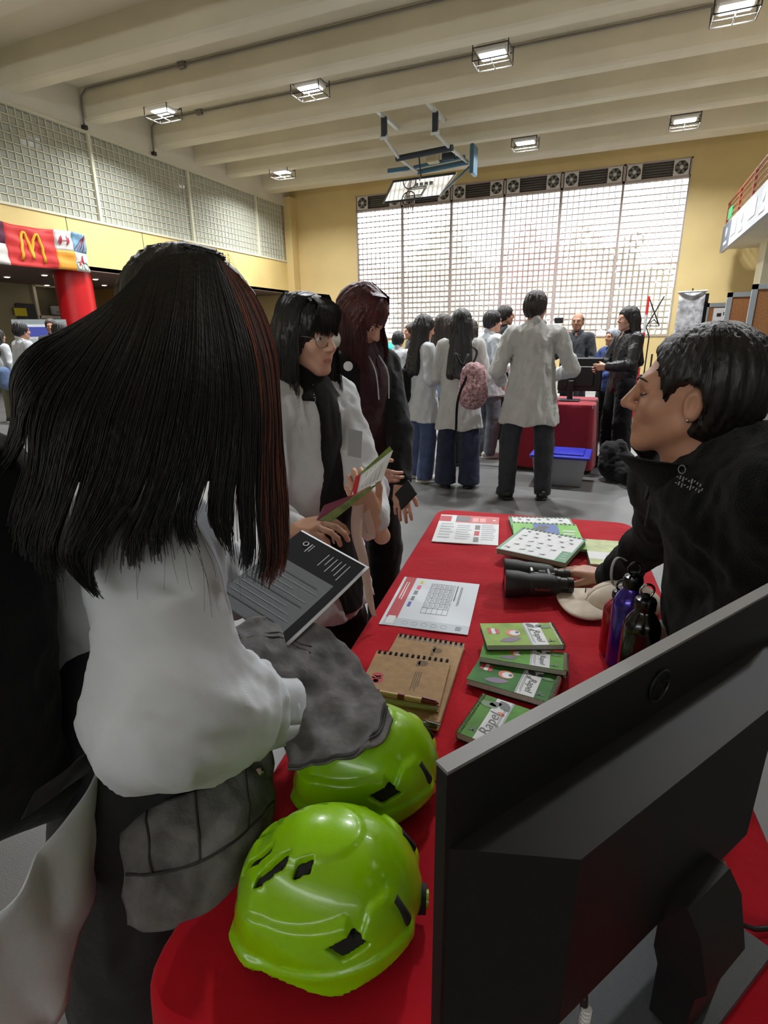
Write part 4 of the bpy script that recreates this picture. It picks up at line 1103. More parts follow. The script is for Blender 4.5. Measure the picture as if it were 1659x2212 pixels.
# round logo, tone on tone
lc = V3(*MP(.275,.0135,zt_-.036)); m_logo = mat('logo_dark', rgb(30,30,31), .3)
lt_ = MB(); lt_.tube([lc+mex*0.017*math.cos(a)+V3(0,0,0.017*math.sin(a)) for a in np.linspace(0,2*math.pi,28,endpoint=False)],.0012,6,closed=True); lt_.build('logo_ring', m_logo, mo)
lettering('hp',.028,frame(lc+men*.001,-mex if False else (mex if np.cross(mex,(0,0,1))@men > 0 else -mex),(0,0,1)),m_logo,parent=mo,shear=.3)
# stand neck and base
nb = MB(); uc = .285
def nk(w, d0, d1, z): return [MP(uc-w,d0,z),MP(uc+w,d0,z),MP(uc+w,d1,z),MP(uc-w,d1,z)]
secs = [nk(.040,.065,.090,.925),nk(.040,.065,.105,.905),nk(.038,.065,.120,.845),nk(.033,.070,.110,.82),nk(.031,.070,.105,TZ+.015)]
vs = [p for s_ in secs for p in s_]; fs = [(0,1,2,3)]+[(k*4+i,(k+1)*4+i,(k+1)*4+(i+1)%4,k*4+(i+1)%4) for k in range(4) for i in range(4)]
nb.add(vs,fs); nb.build('stand_neck', m_mon, mo)
pb = [(uc-.13,-.10),(uc+.13,-.10),(uc+.15,.12),(uc-.15,.12)]
MB().prism(pb,TZ+ZT,TZ+.016,lambda v: MP(v[0],v[1],v[2])).build('base_plate', m_base, mo)
# connectors and cables
def cable(label, ctrl, r, m, extra=None, name='cable'):
    t = thing(name, label, 'cable', ctrl[0]); MB().tube(smoothpath(ctrl,24),r,8).build('cord', m, t, smooth=True); return t
cA = V3(*MP(.385,.06,.86))
t = cable('black video cable plugged under the monitor running off to the side of the table',[cA+V3(0,0,-.02),cA+mex*.01+V3(0,0,-.06),cA+mex*.06+men*.03+V3(0,0,TZ+.010-cA[2]),cA+mex*.12+men*.06+V3(0,0,TZ+.009-cA[2]),cA+mex*.17+men*.09+V3(0,0,TZ+.0-cA[2]),cA+mex*.22+men*.12+V3(0,0,TZ-.2-cA[2]),cA+mex*.23+men*.13+V3(0,0,.02-cA[2])],.0032,m_dark)
MB().bbox_(cA+V3(0,0,-.012),(.016,.012,.03),.002).build('plug', M('plug_grey',rgb(150,150,150),.4), t)
cB = V3(*MP(.125,.066,.885))
t = cable('black cable with a white ribbed sleeve hanging below the monitor',[cB,cB+V3(0,0,-.03)+men*.003,cB+V3(0,0,-.07)+men*.004],.0036,m_dark)
mb = MB()
for i in range(11): c = cB+V3(0,0,-.014-.005*i)+men*.004; mb.lathe([(.0045,0),(.0052,.0015),(.0045,.0032)],c,12)
mb.build('ribbed_sleeve', m_paper, t, smooth=True, angle=40)
ps = Flat([(1196,2180),(1400,2120),(1500,2300),(1230,2330)],.001)
t = thing('paper_sheet','white sheet of paper lying under the monitor stand','paper',onloc(ps,ZT)); ps.slab(MB(),0,0,1,1,ZT-.0005,ZT+.0002).build('sheet', m_paper, t)
# ------------------------------------------------------------------ people
def skin_mat(name, r, g, b): return mat(name, rgb(r,g,b), .5, .06, 30, .05, 300)
m_skin1 = skin_mat('skin_light', 206,160,136); m_skin2 = skin_mat('skin_tan', 184,134,108); m_skin3 = skin_mat('skin_olive', 170,124,98)
m_lip = mat('lip', rgb(178,112,104), .45); m_brow = mat('brow_hair', rgb(30,24,22), .7); m_eyew = mat('eye_white', rgb(226,222,218), .2); m_iris = mat('iris_dark', rgb(40,26,18), .15)
def hair_mat(name, r, g, b, r2=None, rough=.42):
    m = mat(name, rgb(r,g,b), rough, .35, 25, .35, 160, spec=.45, stretch=(1,1,.12), col2=None if r2 is None else rgb(*r2)); return m
m_hair = hair_mat('hair_black', 26,22,22); m_hairb = hair_mat('hair_dark_brown', 46,36,32); m_hairr = hair_mat('hair_dark_red', 74,30,30); m_hairg = hair_mat('hair_grey_short', 70,66,62)
def clothmat(name, col, rough=.85, var=.06, bump=.3, sheen=.1): return weave(mat(name, col, rough, var, 9, bump, 35, sheen=sheen, spec=.25), 2200, .12)
m_coat = clothmat('lab_coat_white', rgb(200,203,206)); m_coat2 = clothmat('lab_coat_warm', rgb(192,192,189))
m_jean = clothmat('denim_blue', rgb(72,84,118), var=.25); m_jeand = clothmat('denim_navy', rgb(44,50,70), var=.25); m_jeang = clothmat('denim_grey', rgb(104,108,116), var=.25); m_jeanb = clothmat('denim_charcoal', rgb(54,56,62), var=.25)
m_blackc = clothmat('cloth_black', rgb(17,17,19)); m_leather = mat('leather_black', rgb(24,25,25), .38, .2, 20, .25, 90); m_bluec = clothmat('cloth_blue', rgb(52,70,120)); m_skyc = clothmat('cloth_pale_blue', rgb(150,176,200)); m_maroon = clothmat('cloth_maroon', rgb(52,24,30)); m_slate = clothmat('cloth_slate', rgb(62,66,70))
m_shoew = mat('shoe_white', rgb(206,202,194), .5); m_shoeb = mat('shoe_black', rgb(20,20,20), .5)

def head_prims(c, B, s=1.0, k=1.0):
    L = lambda x,y,z: V3(c)+B@(V3(x,y,z)*s)
    E = lambda x,y,z,a,b,d,kk=.02: ell(L(x,y,z),(a*s,b*s,d*s),B,kk*s)
    Cp = lambda p,q,ra,rb,kk=.02: cap(L(*p),L(*q),ra*s,rb*s,kk*s)
    pr = [E(0,-.012,.030,.073,.093,.082), E(0,.026,-.030,.059,.062,.078,.03), Cp((0,-.022,-.05),(0,-.035,-.18),.050,.055,.03),
          E(0,.066,-.098,.022,.018,.017,.03), Cp((.050,.004,-.052),(.016,.066,-.097),.018,.015,.02), Cp((-.050,.004,-.052),(-.016,.066,-.097),.018,.015,.02),
          Cp((-.034,.078,.022),(.034,.078,.022),.0125,.0125,.02), E(.036,.060,-.028,.022,.022,.022,.02), E(-.036,.060,-.028,.022,.022,.022,.02),
          Cp((0,.090,.012),(0,.110,-.026),.0075,.0115,.012), E(.0125,.097,-.031,.0085,.010,.008,.008), E(-.0125,.097,-.031,.0085,.010,.008,.008),
          E(0,.076,-.060,.030,.014,.024,.015)]
    pr += [sub(E(.031,.094,.002,.0165,.013,.0095),.008*s), sub(E(-.031,.094,.002,.0165,.013,.0095),.008*s)]
    pr += [Cp((-.019,.0850,-.0625),(.019,.0850,-.0625),.0040,.0040,.006), Cp((-.016,.0848,-.0715),(.016,.0848,-.0715),.0048,.0048,.006), sub(Cp((-.021,.0915,-.067),(.021,.0915,-.067),.0016,.0016),.003)]
    for sg in (1,-1):
        pr += [E(sg*.075,-.006,-.010,.009,.017,.030,.008), sub(E(sg*.083,-.002,-.008,.006,.009,.018),.004)]
        pr += [Cp((sg*.018,.0835,.0085),(sg*.046,.076,.0075),.0035,.003,.006)]        # upper lids
    return pr
def head_local(V, c, B, s): return ((V-V3(c))@B)/s
def head_mi(V, F, c, B, s):
    Cn = head_local(V[F].mean(1), c, B, s); mi = np.zeros(len(F), int)
    x, y, z = np.abs(Cn[:,0]), Cn[:,1], Cn[:,2]
    mi[(y > .072) & ((x/.0205)**2+((z+.067)/.0088)**2 < 1)] = 1
    if len(F) < 0: mi[(y > .060) & (x > .013) & (x < .050) & (np.abs(z-(.0235+.004*np.sin((x-.013)*80))) < .0035)] = 2
    return mi
def eyes(c, B, s, parent, closed=False):
    for sg in (1,-1):
        e = V3(c)+B@(V3(sg*.031,.0735,.002)*s)
        if closed: continue
        ob = MB().lathe([(.0125*s*math.sin(a),-.0125*s*math.cos(a)) for a in np.linspace(.05,math.pi-.05,12)],e,16,B[:,1]).build('eye', m_eyew, parent, smooth=True)
        MB().lathe([(.0056*s,.0),(.0050*s,.0012*s),(.001*s,.0016*s)],e+B[:,1]*.0112*s,14,B[:,1]).build('iris', m_iris, ob, smooth=True)
def brows(c, B, s, parent):
    for sg in (1,-1):
        e = lambda x,y,z: V3(c)+B@(V3(sg*x,y,z)*s)
        MB().tube(smoothpath([e(.013,.0985,.0215),e(.026,.0960,.0265),e(.040,.0885,.0260),e(.050,.079,.0215)],10),[.0014,.0022,.0024,.0024,.0023,.0022,.0020,.0017,.0013,.0008],6).build('eyebrow',m_brow,parent,smooth=True)
def hand_prims(w, d, n, thumb, s=1.0, curl=(.35,.4,.4,.45), spread=.10, tcurl=.4):
    "w wrist, d direction of the fingers, n back-of-hand normal, thumb = side direction of the thumb"
    d = unit(d); n = unit(n-d*(np.dot(n,d))); x = unit(np.cross(d,n)); x = x if np.dot(x,thumb) > 0 else -x
    w = V3(w); L = lambda a,b,c_: w+s*(x*a+d*b+n*c_)
    pr = [cap(w-d*.06*s,w,.026*s,.024*s,.01,n,.8)]
    K = [(.027,.088),(.009,.093),(-.010,.089),(-.027,.080)]; LEN = [(.042,.026,.022),(.046,.029,.024),(.042,.027,.023),(.033,.021,.020)]; RD = (.0095,.0098,.0092,.0082)
    for (kx,ky) in K: pr.append(cap(L(kx*.6,.005,0),L(kx,ky,.002),.0155*s,.0125*s,.012))
    pr.append(cap(L(.0,.03,-.006),L(.0,.07,-.006),.020*s,.018*s,.012,n,.7))
    for i in range(4):
        p = L(K[i][0],K[i][1],.002); a = curl[i] if hasattr(curl,'__len__') else curl
        dirx = spread*(1.2,.4,-.4,-1.2)[i]; ang = 0.0; r = RD[i]*s
        for j in range(3):
            ang += a*(.8 if j == 0 else 1.0)
            dd = unit((d+x*dirx)*math.cos(ang) - n*math.sin(ang)); q = p+dd*LEN[i][j]*s; pr.append(cap(p,q,r,r*.92,.003)); p = q; r *= .92
    p0 = L(.016,.022,-.006); p1 = L(.038,.052,-.014); u = unit(x*.55+d*.85-n*tcurl); p2 = p1+u*.034*s; u2 = unit(x*.25+d*.95-n*(tcurl+.25)); p3 = p2+u2*.026*s
    pr += [cap(p0,p1,.0155*s,.0125*s,.010), cap(p1,p2,.0118*s,.0105*s,.003), cap(p2,p3,.0105*s,.0088*s,.003)]
    return pr
def std_frame(pos, face):
    f = np.array([face[0],face[1],0.0]); B = basis(f); o = np.array([pos[0],pos[1],0.0])
    return o, B
def hair_disp(c, B, s, amp=.006, n=26, seed=0):
    def fn(P):
        q = ((P-V3(c))@B)/s; a = np.arctan2(q[:,0],q[:,1]-.0); r = np.hypot(q[:,0],q[:,1])
        w = np.clip(r/.05,0,1); return amp*w*(np.sin(a*n+q[:,2]*9+2*np.sin(q[:,2]*14+a*3+seed)+seed)*.6+.5*np.sin(a*n*1.9+q[:,2]*5+seed*2+1.5*np.sin(q[:,2]*21)))
    return fn
def hair_cap_prims(c, B, s, t=.016):
    L = lambda x,y,z: V3(c)+B@(V3(x,y,z)*s)
    return [ell(L(0,-.016,.034),((.073+t)*s,(.090+t)*s,(.084+t)*s),B,.02), ell(L(0,-.04,-.01),((.068+t)*s,(.062+t)*s,(.085)*s),B,.03)]
def face_cut(c, B, s, w=.066, top=.055, y=.105, low=.13):
    L = lambda x,y_,z: V3(c)+B@(V3(x,y_,z)*s)
    zc = (top-low)/2; return sub(ell(L(0,y,zc),(w*s,.085*s,(top+low)/2*s),B),.012*s)
def make_person(label, pos, face, H=1.66, head_face=None, head_pitch=0.0, head_roll=0.0, skin=None, hair='long', hairm=None, hair_len=1.15, coat=None, hem=.62, coat_w=1.0, shirt=None, trousers=None, flare=.0, legw=1.0, shoes=None, toe=None,
                arms=None, hv=.010, bv=.014, cv=.012, width=1.0, stance=.10, lean=(0,0), fold=.010, glasses=False, group=None, seed=0, extra=(), skip_legs=False, hands=True, step=(0,0)):
    o, B = std_frame(pos, face); s = H/1.70; t = thing('person', label, 'person', o, group=group)
    L = lambda x,y,z: o+B@(V3(x*width,y,z)*s)+np.array([lean[0],lean[1],0])*max(0,z-.9)/.7
    sk = skin or m_skin2; up = np.array([0,0,1.0]); fw = B[:,1]
    hf = fw if head_face is None else unit((*head_face,0)); hB = basis(unit(hf*math.cos(head_pitch)+up*math.sin(head_pitch)))
    if head_roll: a_ = math.cos(head_roll); b_ = math.sin(head_roll); hB = np.stack([hB[:,0]*a_+hB[:,2]*b_, hB[:,1], hB[:,2]*a_-hB[:,0]*b_],1)
    hc = L(0,.02,1.585)
    # ---- body: head, neck, slim torso, arms and legs as one surface
    hp = head_prims(hc,hB,s); SH = [L(.165,-.01,1.385),L(-.165,-.01,1.385)]
    if arms is None: arms = {}
    AR = []
    for i, key in enumerate(('R','L')):
        sg = 1 if i == 0 else -1
        el_, wr = arms.get(key, ((sg*.23,-.02,1.10),(sg*.235,.04,.86)))[:2]
        AR.append((SH[i], L(*el_), L(*wr)))
    bp = [cap(L(0,-.015,1.46),L(0,-.01,1.35),.054*s,.10*s,.03), cap(L(0,0,1.36),L(0,0,.95),.105*s,.11*s,.03,fw,.75)]
    for a_, e_, w_ in AR: bp += [cap(a_,e_,.043*s,.036*s,.03), cap(e_,w_,.036*s,.026*s,.01)]
    hips = [L(.085,0,.90),L(-.085,0,.90)]; kn = [L(.09+stance*.3,.02+step[0],.49),L(-.09-stance*.3,.02+step[1],.49)]; an = [L(.07+stance*.5,-.02+step[0],.09),L(-.07-stance*.5,-.02+step[1],.09)]
    for h_, k_, a_ in zip(hips,kn,an): bp += [cap(h_,k_,.07*s,.05*s,.02), cap(k_,a_,.048*s,.036*s,.01)]
    Vh, Fh = solid(hp, hv if hv < .008 else .008, disp=None, pad=.02)
    parts = [(Vh,Fh,head_mi(Vh,Fh,hc,hB,s))]; Vb, Fb = solid(bp, .02, pad=.03); parts.append((Vb,Fb))
    if hands:
        for i,(a_,e_,w_) in enumerate(AR):
            d_ = unit(w_-e_); spec = arms.get('R' if i == 0 else 'L'); sg = 1 if i == 0 else -1
            nrm = B[:,0]*sg if not spec or len(spec) < 3 else B@V3(spec[2]); th = fw if not spec or len(spec) < 4 else B@V3(spec[3])
            V_, F_ = solid(hand_prims(w_,d_,nrm,th,s), .005 if hv < .008 else .007, pad=.012); parts.append((V_,F_))
    parts += list(extra)
    body = mesh_np('body', parts, [sk,m_lip,m_brow], t)
    if hv < .009: eyes(hc,hB,s,t); brows(hc,hB,s,t)
    # ---- clothes
    if trousers is not None and not skip_legs:
        tp = []
        for h_, k_, a_ in zip(hips,kn,an):
            k2 = a_+np.array([0,0,-.03*s])
            tp += [cap(h_,k_,.088*s*legw,.076*s*legw,.03), cap(k_,k2,.078*s*legw,(.066+flare)*s*legw,.02)]
        tp += [cap(L(0,0,1.02),L(0,0,.92),.125*s,.135*s,.04,fw,.78)]
        V_, F_ = solid(tp, bv, [plane_cut((0,0,1.06*s),(0,0,1)), plane_cut((0,0,.035*s),(0,0,-1))], folds(.006,26,seed+1), pad=.04); mesh_np('trousers', [(V_,F_)], trousers, t)
        for a_, sg in zip(an,(1,-1)):
            tdir = unit(B@V3(sg*.25,1,0)) if toe is None else unit(B@V3(*toe))
            ap = np.array([a_[0],a_[1],0.0]); V_, F_ = solid([cap(ap-tdir*.05*s+up*.045*s,ap+tdir*.145*s+up*.034*s,.046*s,.038*s,.02), cap(ap+up*.06*s,ap+up*.10*s,.048*s,.042*s,.03)], .009, [plane_cut((0,0,.001),(0,0,-1))], pad=.02)
            sh = mesh_np('shoe', [(V_,F_)], shoes or m_shoeb, t)
            V_, F_ = solid([cap(ap-tdir*.05*s+up*.02,ap+tdir*.145*s+up*.02,.050*s,.042*s,.01)], .009, [plane_cut((0,0,.0),(0,0,-1)), plane_cut((0,0,.022),(0,0,1))], pad=.02); mesh_np('sole', [(V_,F_)], m_shoew if shoes is not m_shoeb else m_shoeb, sh)
    top = coat or shirt
    if top is not None:
        cw = coat_w; tp = [cap(L(0,-.005,1.30),L(0,0,1.05),.150*s*width,.145*s*cw,.05,fw,.76), cap(L(-.125,-.012,1.375),L(.125,-.012,1.375),.068*s,.068*s,.05), cap(L(0,-.02,1.47),L(0,-.02,1.40),.058*s,.085*s,.03)]
        if coat is not None: tp += [cap(L(0,0,1.06),L(0,0,hem-.05),.165*s*cw,.245*s*cw,.06,fw,.80)]
        else: tp += [cap(L(0,0,1.05),L(0,0,.90),.145*s*cw,.150*s*cw,.05,fw,.78)]
        for a_, e_, w_ in AR:
            wc = w_-unit(w_-e_)*.02*s; tp += [cap(a_,e_,.066*s,.060*s,.03), cap(e_,wc,.060*s,.047*s,.015)]
        cuts = [plane_cut((0,0,1.485*s),(0,0,1))]
        hz = (hem if coat is not None else .88)*s
        cx = [(AR[i][1],AR[i][2]) for i in (0,1)]
        hemcut = lambda P: np.where(((np.abs((P-o)@B[:,0]) < .30*s*cw) & (P[:,2] < .80*s)), hz+.012*np.sin((P@B[:,0])*25+seed)-P[:,2], -1.0)
        V_, F_ = solid(tp, cv, cuts+[hemcut], lambda P: folds(fold,16,seed,(0,0,1),2.2)(P)+folds(fold*.4,42,seed+2)(P), pad=.05); mesh_np('lab_coat' if coat is not None else 'jacket', [(V_,F_)], top, t)
        if coat is not None and shirt is not None: pass
        # collar
        V_, F_ = solid([cap(L(.0,-.055,1.47),L(0,-.055,1.50),.03,.03,.01), cap(L(-.062,-.03,1.465),L(0,-.072,1.492),.014*s,.014*s,.02), cap(L(.062,-.03,1.465),L(0,-.072,1.492),.014*s,.014*s,.02), cap(L(-.062,-.03,1.465),L(-.03,.06,1.43),.014*s,.016*s,.02), cap(L(.062,-.03,1.465),L(.03,.06,1.43),.014*s,.016*s,.02)], .008, pad=.02); mesh_np('collar', [(V_,F_)], top, t)
    # ---- hair
    hm = hairm or m_hair; dsp = hair_disp(hc,hB,s,.005,24,seed)
    if hair == 'long':
        hp2 = hair_cap_prims(hc,hB,s,.019); zl = hair_len*s
        e = lambda x,y,z: hc+hB@(V3(x,y,z)*s)
        w0 = lambda x,y,z: L(x,y,z)
        hp2 += [cap(e(-.045,-.055,-.03),w0(-.085,-.125,zl/s+.06),.050*s,.046*s,.05), cap(e(.045,-.055,-.03),w0(.085,-.125,zl/s+.06),.050*s,.046*s,.05), cap(e(0,-.07,-.03),w0(0,-.14,zl/s+.04),.05*s,.05*s,.05),
                cap(e(.072,-.01,.0),w0(.105,-.02,1.36),.026*s,.030*s,.03), cap(e(-.072,-.01,.0),w0(-.105,-.02,1.36),.026*s,.030*s,.03), face_cut(hc,hB,s)]
        V_, F_ = solid(hp2, .009, [lambda P: zl+.03*np.sin(P@B[:,0]*30+seed)-P[:,2]], dsp, pad=.04); mesh_np('hair', [(V_,F_)], hm, t)
    elif hair == 'short':
        V_, F_ = solid(hair_cap_prims(hc,hB,s,.015)+[face_cut(hc,hB,s,.070,.078,.115)], .008, [plane_cut(hc+hB@(V3(0,-.06,-.075)*s),-hB[:,2]*1.0+hB[:,1]*.5)], hair_disp(hc,hB,s,.006,22,seed), pad=.03); mesh_np('hair', [(V_,F_)], hm, t)
    elif hair == 'bald':
        V_, F_ = solid(hair_cap_prims(hc,hB,s,.004)+[face_cut(hc,hB,s,.085,.12,.10)], .008, [plane_cut(hc+hB@(V3(0,-.06,-.055)*s),-hB[:,2]*1.0+hB[:,1]*.5), plane_cut(hc+hB@(V3(0,0,.05)*s),hB[:,2])], None, pad=.03); mesh_np('hair', [(V_,F_)], m_hairg, t)
    if glasses: make_glasses(hc,hB,s,t)
    return dict(root=t, o=o, B=B, s=s, L=L, hc=hc, hB=hB, AR=AR)
def make_glasses(hc, hB, s, parent, r=.023, m=None, thick=.0012):
    m = m or M('glasses_wire', rgb(60,54,50), .3, metal=.6); e = lambda x,y,z: hc+hB@(V3(x,y,z)*s)
    g = MB()
    for sg in (1,-1):
        g.tube([e(sg*.033+r*math.cos(a),.098-abs(sg*.033+r*math.cos(a))*.12,-.002+r*.92*math.sin(a)) for a in np.linspace(0,2*math.pi,24,endpoint=False)],thick*s,6,closed=True)
        g.tube([e(sg*(.033+r),.090,.004),e(sg*.076,.055,.006),e(sg*.079,-.005,.004),e(sg*.076,-.02,-.012)],thick*.9*s,6)
    g.tube([e(-.010,.097,.002),e(0,.102,.004),e(.010,.097,.002)],thick*s,6)
    fr = g.build('glasses', m, parent, smooth=True)
    for sg in (1,-1):
        MB().quad(*[e(sg*.033+r*.97*math.cos(a),.098-abs(sg*.033+r*math.cos(a))*.12,-.002+r*.9*math.sin(a)) for a in np.linspace(0,2*math.pi,20,endpoint=False)]).build('lens', m_lens, fr)
m_lens = glassmat('spectacle_lens', (.97,.97,.97), .97, .0001)
# ------------------------------------------------------------------ the crowd at the second table
AWAY = unit((-.39,.92)); RIGHT = unit((.92,.39))
def mixdir(a, b): return unit(AWAY*a+RIGHT*b)       # a: away from the camera, b: to its right
bent = lambda sg: ((sg*.235,-.03,1.10),(sg*.13,.22,1.06))
pA = make_person('young woman in white lab coat and blue jeans, dark hair hiding her face',(-1.83,5.32),mixdir(.35,.9),1.63,head_pitch=-.25,hair_len=1.10,coat=m_coat,hem=.66,trousers=m_jean,legw=1.1,flare=.015,shoes=m_shoew,arms={'R':bent(1),'L':bent(-1)},seed=1)
pB = make_person('young woman in a pale blue top and black flared trousers behind the lab coats',(-1.85,6.05),mixdir(.6,.6),1.66,hair_len=1.12,hairm=m_hairb,shirt=m_skyc,trousers=m_blackc,flare=.05,legw=1.0,shoes=m_shoew,step=(.12,-.12),seed=2,arms={'R':bent(1),'L':bent(-1)})
pC = make_person('young woman in a white lab coat with long loose hair and a pink floral backpack',(-1.41,5.20),mixdir(1,.18),1.67,head_face=mixdir(1,.35),hair_len=1.06,coat=m_coat2,hem=.60,trousers=m_jeand,legw=1.15,flare=.03,shoes=m_shoeb,arms={'R':((.24,.0,1.10),(.20,.2,1.0)),'L':((-.24,0,1.1),(-.18,.22,1.05))},seed=3)
pD = make_person('person with dark hair half hidden behind the pink backpack wearer',tuple(az(1022,688,1.62)[:2]*1.0) if False else (-1.86,7.3),mixdir(.9,.4),1.63,hair_len=1.15,hairm=m_hairb,coat=m_coat2,hem=.7,trousers=m_jeang,seed=4,hands=False)
pE = make_person('young man in a white lab coat with swept dark hair and grey jeans',(-1.46,6.70),mixdir(.35,.95),1.71,hair='short',coat=m_coat,hem=.74,trousers=m_jeang,legw=1.1,shoes=m_shoew,seed=5,skin=m_skin1,arms={'R':bent(1),'L':bent(-1)})
pF = make_person('tall man in black with glasses standing behind the young man in grey jeans',(-1.58,8.05),mixdir(.1,1),1.82,hair='short',shirt=m_blackc,trousers=m_blackc,legw=1.15,shoes=m_shoeb,glasses=True,seed=6,skin=m_skin3)
pG = make_person('tall man in a crumpled white lab coat seen from behind in dark jeans',(-.72,5.03),mixdir(1,.12),1.79,head_face=mixdir(.75,.65),hair='short',hairm=m_hairb,coat=m_coat2,hem=.66,coat_w=1.06,width=1.12,trousers=m_jeanb,legw=1.08,shoes=m_shoeb,stance=.14,arms={'R':((.29,.0,1.10),(.14,.24,1.02)),'L':((-.26,-.04,1.09),(-.20,.17,.98))},seed=7,fold=.014)
ph = az(1232,676,1.70)
pH = make_person('bald man with glasses and a dark jacket facing the crowd behind the second table',(-.62,8.3),-mixdir(.85,.5),1.72,hair='bald',shirt=m_slate,trousers=m_jeanb,glasses=True,seed=8,skin=m_skin3,arms={'R':((.24,.06,1.15),(.12,.26,1.36)),'L':((-.235,-.02,1.1),(-.15,.2,1.0))})
pI = make_person('woman in a black jacket with long wavy hair standing in profile at the second table',(.02,6.75),mixdir(-.15,-1),1.71,hair_len=1.08,hairm=m_hair,shirt=m_leather,trousers=m_blackc,legw=1.25,flare=.02,shoes=m_shoeb,skin=m_skin1,arms={'R':((.23,.06,1.12),(.08,.27,1.08)),'L':((-.23,.06,1.12),(-.08,.25,1.10))},seed=9,fold=.014,coat_w=1.05)
pJ = make_person('person in a blue jacket with a pale hood bending over the second table',(-.15,8.0),mixdir(-.4,-.9),1.50,hair='short',hairm=hair_mat('hair_ash',150,156,164),shirt=m_bluec,trousers=m_blackc,seed=10,arms={'R':((.24,.1,1.12),(.14,.36,1.02)),'L':((-.24,.1,1.12),(-.14,.36,1.02))})
pK = make_person('person with brown hair turned away beside the far display table',(-3.15,8.6),mixdir(-.2,-1),1.62,hair='short',hairm=m_hairb,shirt=m_slate,trousers=m_blackc,seed=11,hands=False)
pL = make_person('person in a white coat with a black strap behind the red haired visitor',(-2.75,7.0),mixdir(.9,.3),1.50,hair='short',coat=m_coat,hem=.7,trousers=m_blackc,seed=12,hands=False)
# far visitors by the poster boards under the gallery
def far(px, py, H, label, face, **k):
    p = az(px,py,H); return make_person(label,(p[0],p[1]),face,H,hands=False,**k)
far(40,697,1.70,'dark haired visitor in a white coat with a black hood before the poster board',mixdir(.8,.5),hair='short',coat=m_coat,hem=.7,trousers=m_jeanb,seed=13)
far(66,716,1.62,'visitor with a dark head of hair beside the hooded one at the poster board',mixdir(.9,.3),hair='long',hair_len=1.25,coat=m_coat2,hem=.7,trousers=m_jeand,seed=14)
far(108,690,1.80,'man with glasses facing out beside the poster board',mixdir(-.8,.3),hair='short',hairm=m_hairb,shirt=m_slate,trousers=m_jeanb,glasses=True,seed=15)
far(126,697,1.66,'short haired visitor talking to the man with glasses at the poster board',mixdir(.9,-.2),hair='short',shirt=m_blackc,trousers=m_jeanb,seed=16)
vv = far(-8,712,1.64,'visitor in white coat and olive trousers with a blue backpack',mixdir(.9,.4),hair='long',hair_len=1.2,coat=m_coat,hem=.85,trousers=clothmat('cloth_olive',rgb(110,108,84)),seed=17)
# headset hood for the first of them
# ------------------------------------------------------------------ strands over a head
def fall_hair(hc, hB, s, n, zend, seed=0, side=(0.25,1.0), spread=.10, rad=.0011, K=18, t=.024, drop_front=True, L=None, wave=.006, up=np.array([0,0,1.0])):
    "strands from a centre parting, over the skull, then straight down to zend"
    rng = np.random.default_rng(seed); P = np.zeros((n,K,3))
    ph = rng.uniform(-1,1,n)*math.pi                   # angle about the head, 0 = front
    keep = np.abs(ph) > side[0]; ph = np.where(keep, ph, np.sign(ph+1e-6)*(side[0]+rng.uniform(0,1.2,n)))
    for i in range(n):
        a = ph[i]; R = V3((.073+t)*math.sin(a),(.090+t)*math.cos(a)-.014,0)
        start = V3(.012*np.sign(math.sin(a)), .05*math.cos(a)+rng.uniform(-.04,.05), .034+.084+t*.7)
        th = np.linspace(.12,1,8)*math.pi*.52
        pts = [V3(start[0]*(1-math.sin(x))+R[0]*math.sin(x), start[1]*(1-math.sin(x))+R[1]*math.sin(x), .030+(.085+t*.8)*math.cos(x)) for x in th]
        W = [hc+hB@(p*s) for p in pts]; e = W[-1]
        ze = zend+rng.uniform(0,.10)*rng.uniform(0,1); dirn = hB@V3(math.sin(a),math.cos(a)*.6,0); nd = 4
        for k in range(1,nd+1):
            f = k/nd; q = e+dirn*spread*(f**.7)*.5*rng.uniform(.7,1.1); q = q.copy(); q[2] = e[2]+(ze-e[2])*f; W.append(q+rng.normal(size=3)*wave*f)
        P[i] = smoothpath(W,K)
    return strands(P, rad, rad*.35)
def local_of(o, B, s, P): return tuple((B.T@(V3(P)-o))/s)

# ------------------------------------------------------------------ young woman with glasses
o2 = ad(668,770,1.74); f2 = mixdir(-.62,.78)
H2 = 1.565; s2 = H2/1.70; B2 = basis((*f2,0)); base2 = np.array([o2[0],o2[1],0])-B2[:,1]*.02*s2
wR2, wL2 = ad(632,1142,1.50), ad(808,1125,1.52)
eR2 = ad(585,1110,1.68); eL2 = ad(800,1060,1.72)
lo_ = lambda P: local_of(base2,B2,s2,P)
dR = unit(ad(700,1135,1.44)-wR2); dL = unit(ad(775,1060,1.47)-wL2)
V1, F1 = solid(hand_prims(wR2,dR,V3(-.2,-.35,.9),V3(-.1,.5,.8),.95,(.5,.55,.6,.65),.05,.35)+[cap(eR2,wR2,.030,.026,.01)],.0038,pad=.012)
V2, F2 = solid(hand_prims(wL2,dL,V3(.6,-.6,-.5),V3(-.5,.2,.8),.95,(.55,.6,.6,.6),.05,.2)+[cap(eL2,wL2,.030,.026,.01)],.0038,pad=.012)
P2 = make_person('young woman with round glasses and black fringe reading a leaflet in a white coat',base2[:2],f2,H2,head_face=mixdir(-.62,.80),head_pitch=-.10,head_roll=.0,skin=m_skin1,hair=None,coat=m_coat,hem=.62,trousers=m_blackc,legw=1.15,shoes=m_shoeb,hv=.0042,cv=.008,
    arms={'R':(lo_(eR2),lo_(wR2),(-.5,-.2,.8),(-.6,.6,.5)),'L':(lo_(eL2),lo_(wL2),(.3,.2,-.9),(.4,.5,.8))},seed=21,glasses=False,hands=False,extra=[(V1,F1),(V2,F2)],fold=.008)
t2 = P2['root']; hc2, hB2 = P2['hc'], P2['hB']; Lp = P2['L']
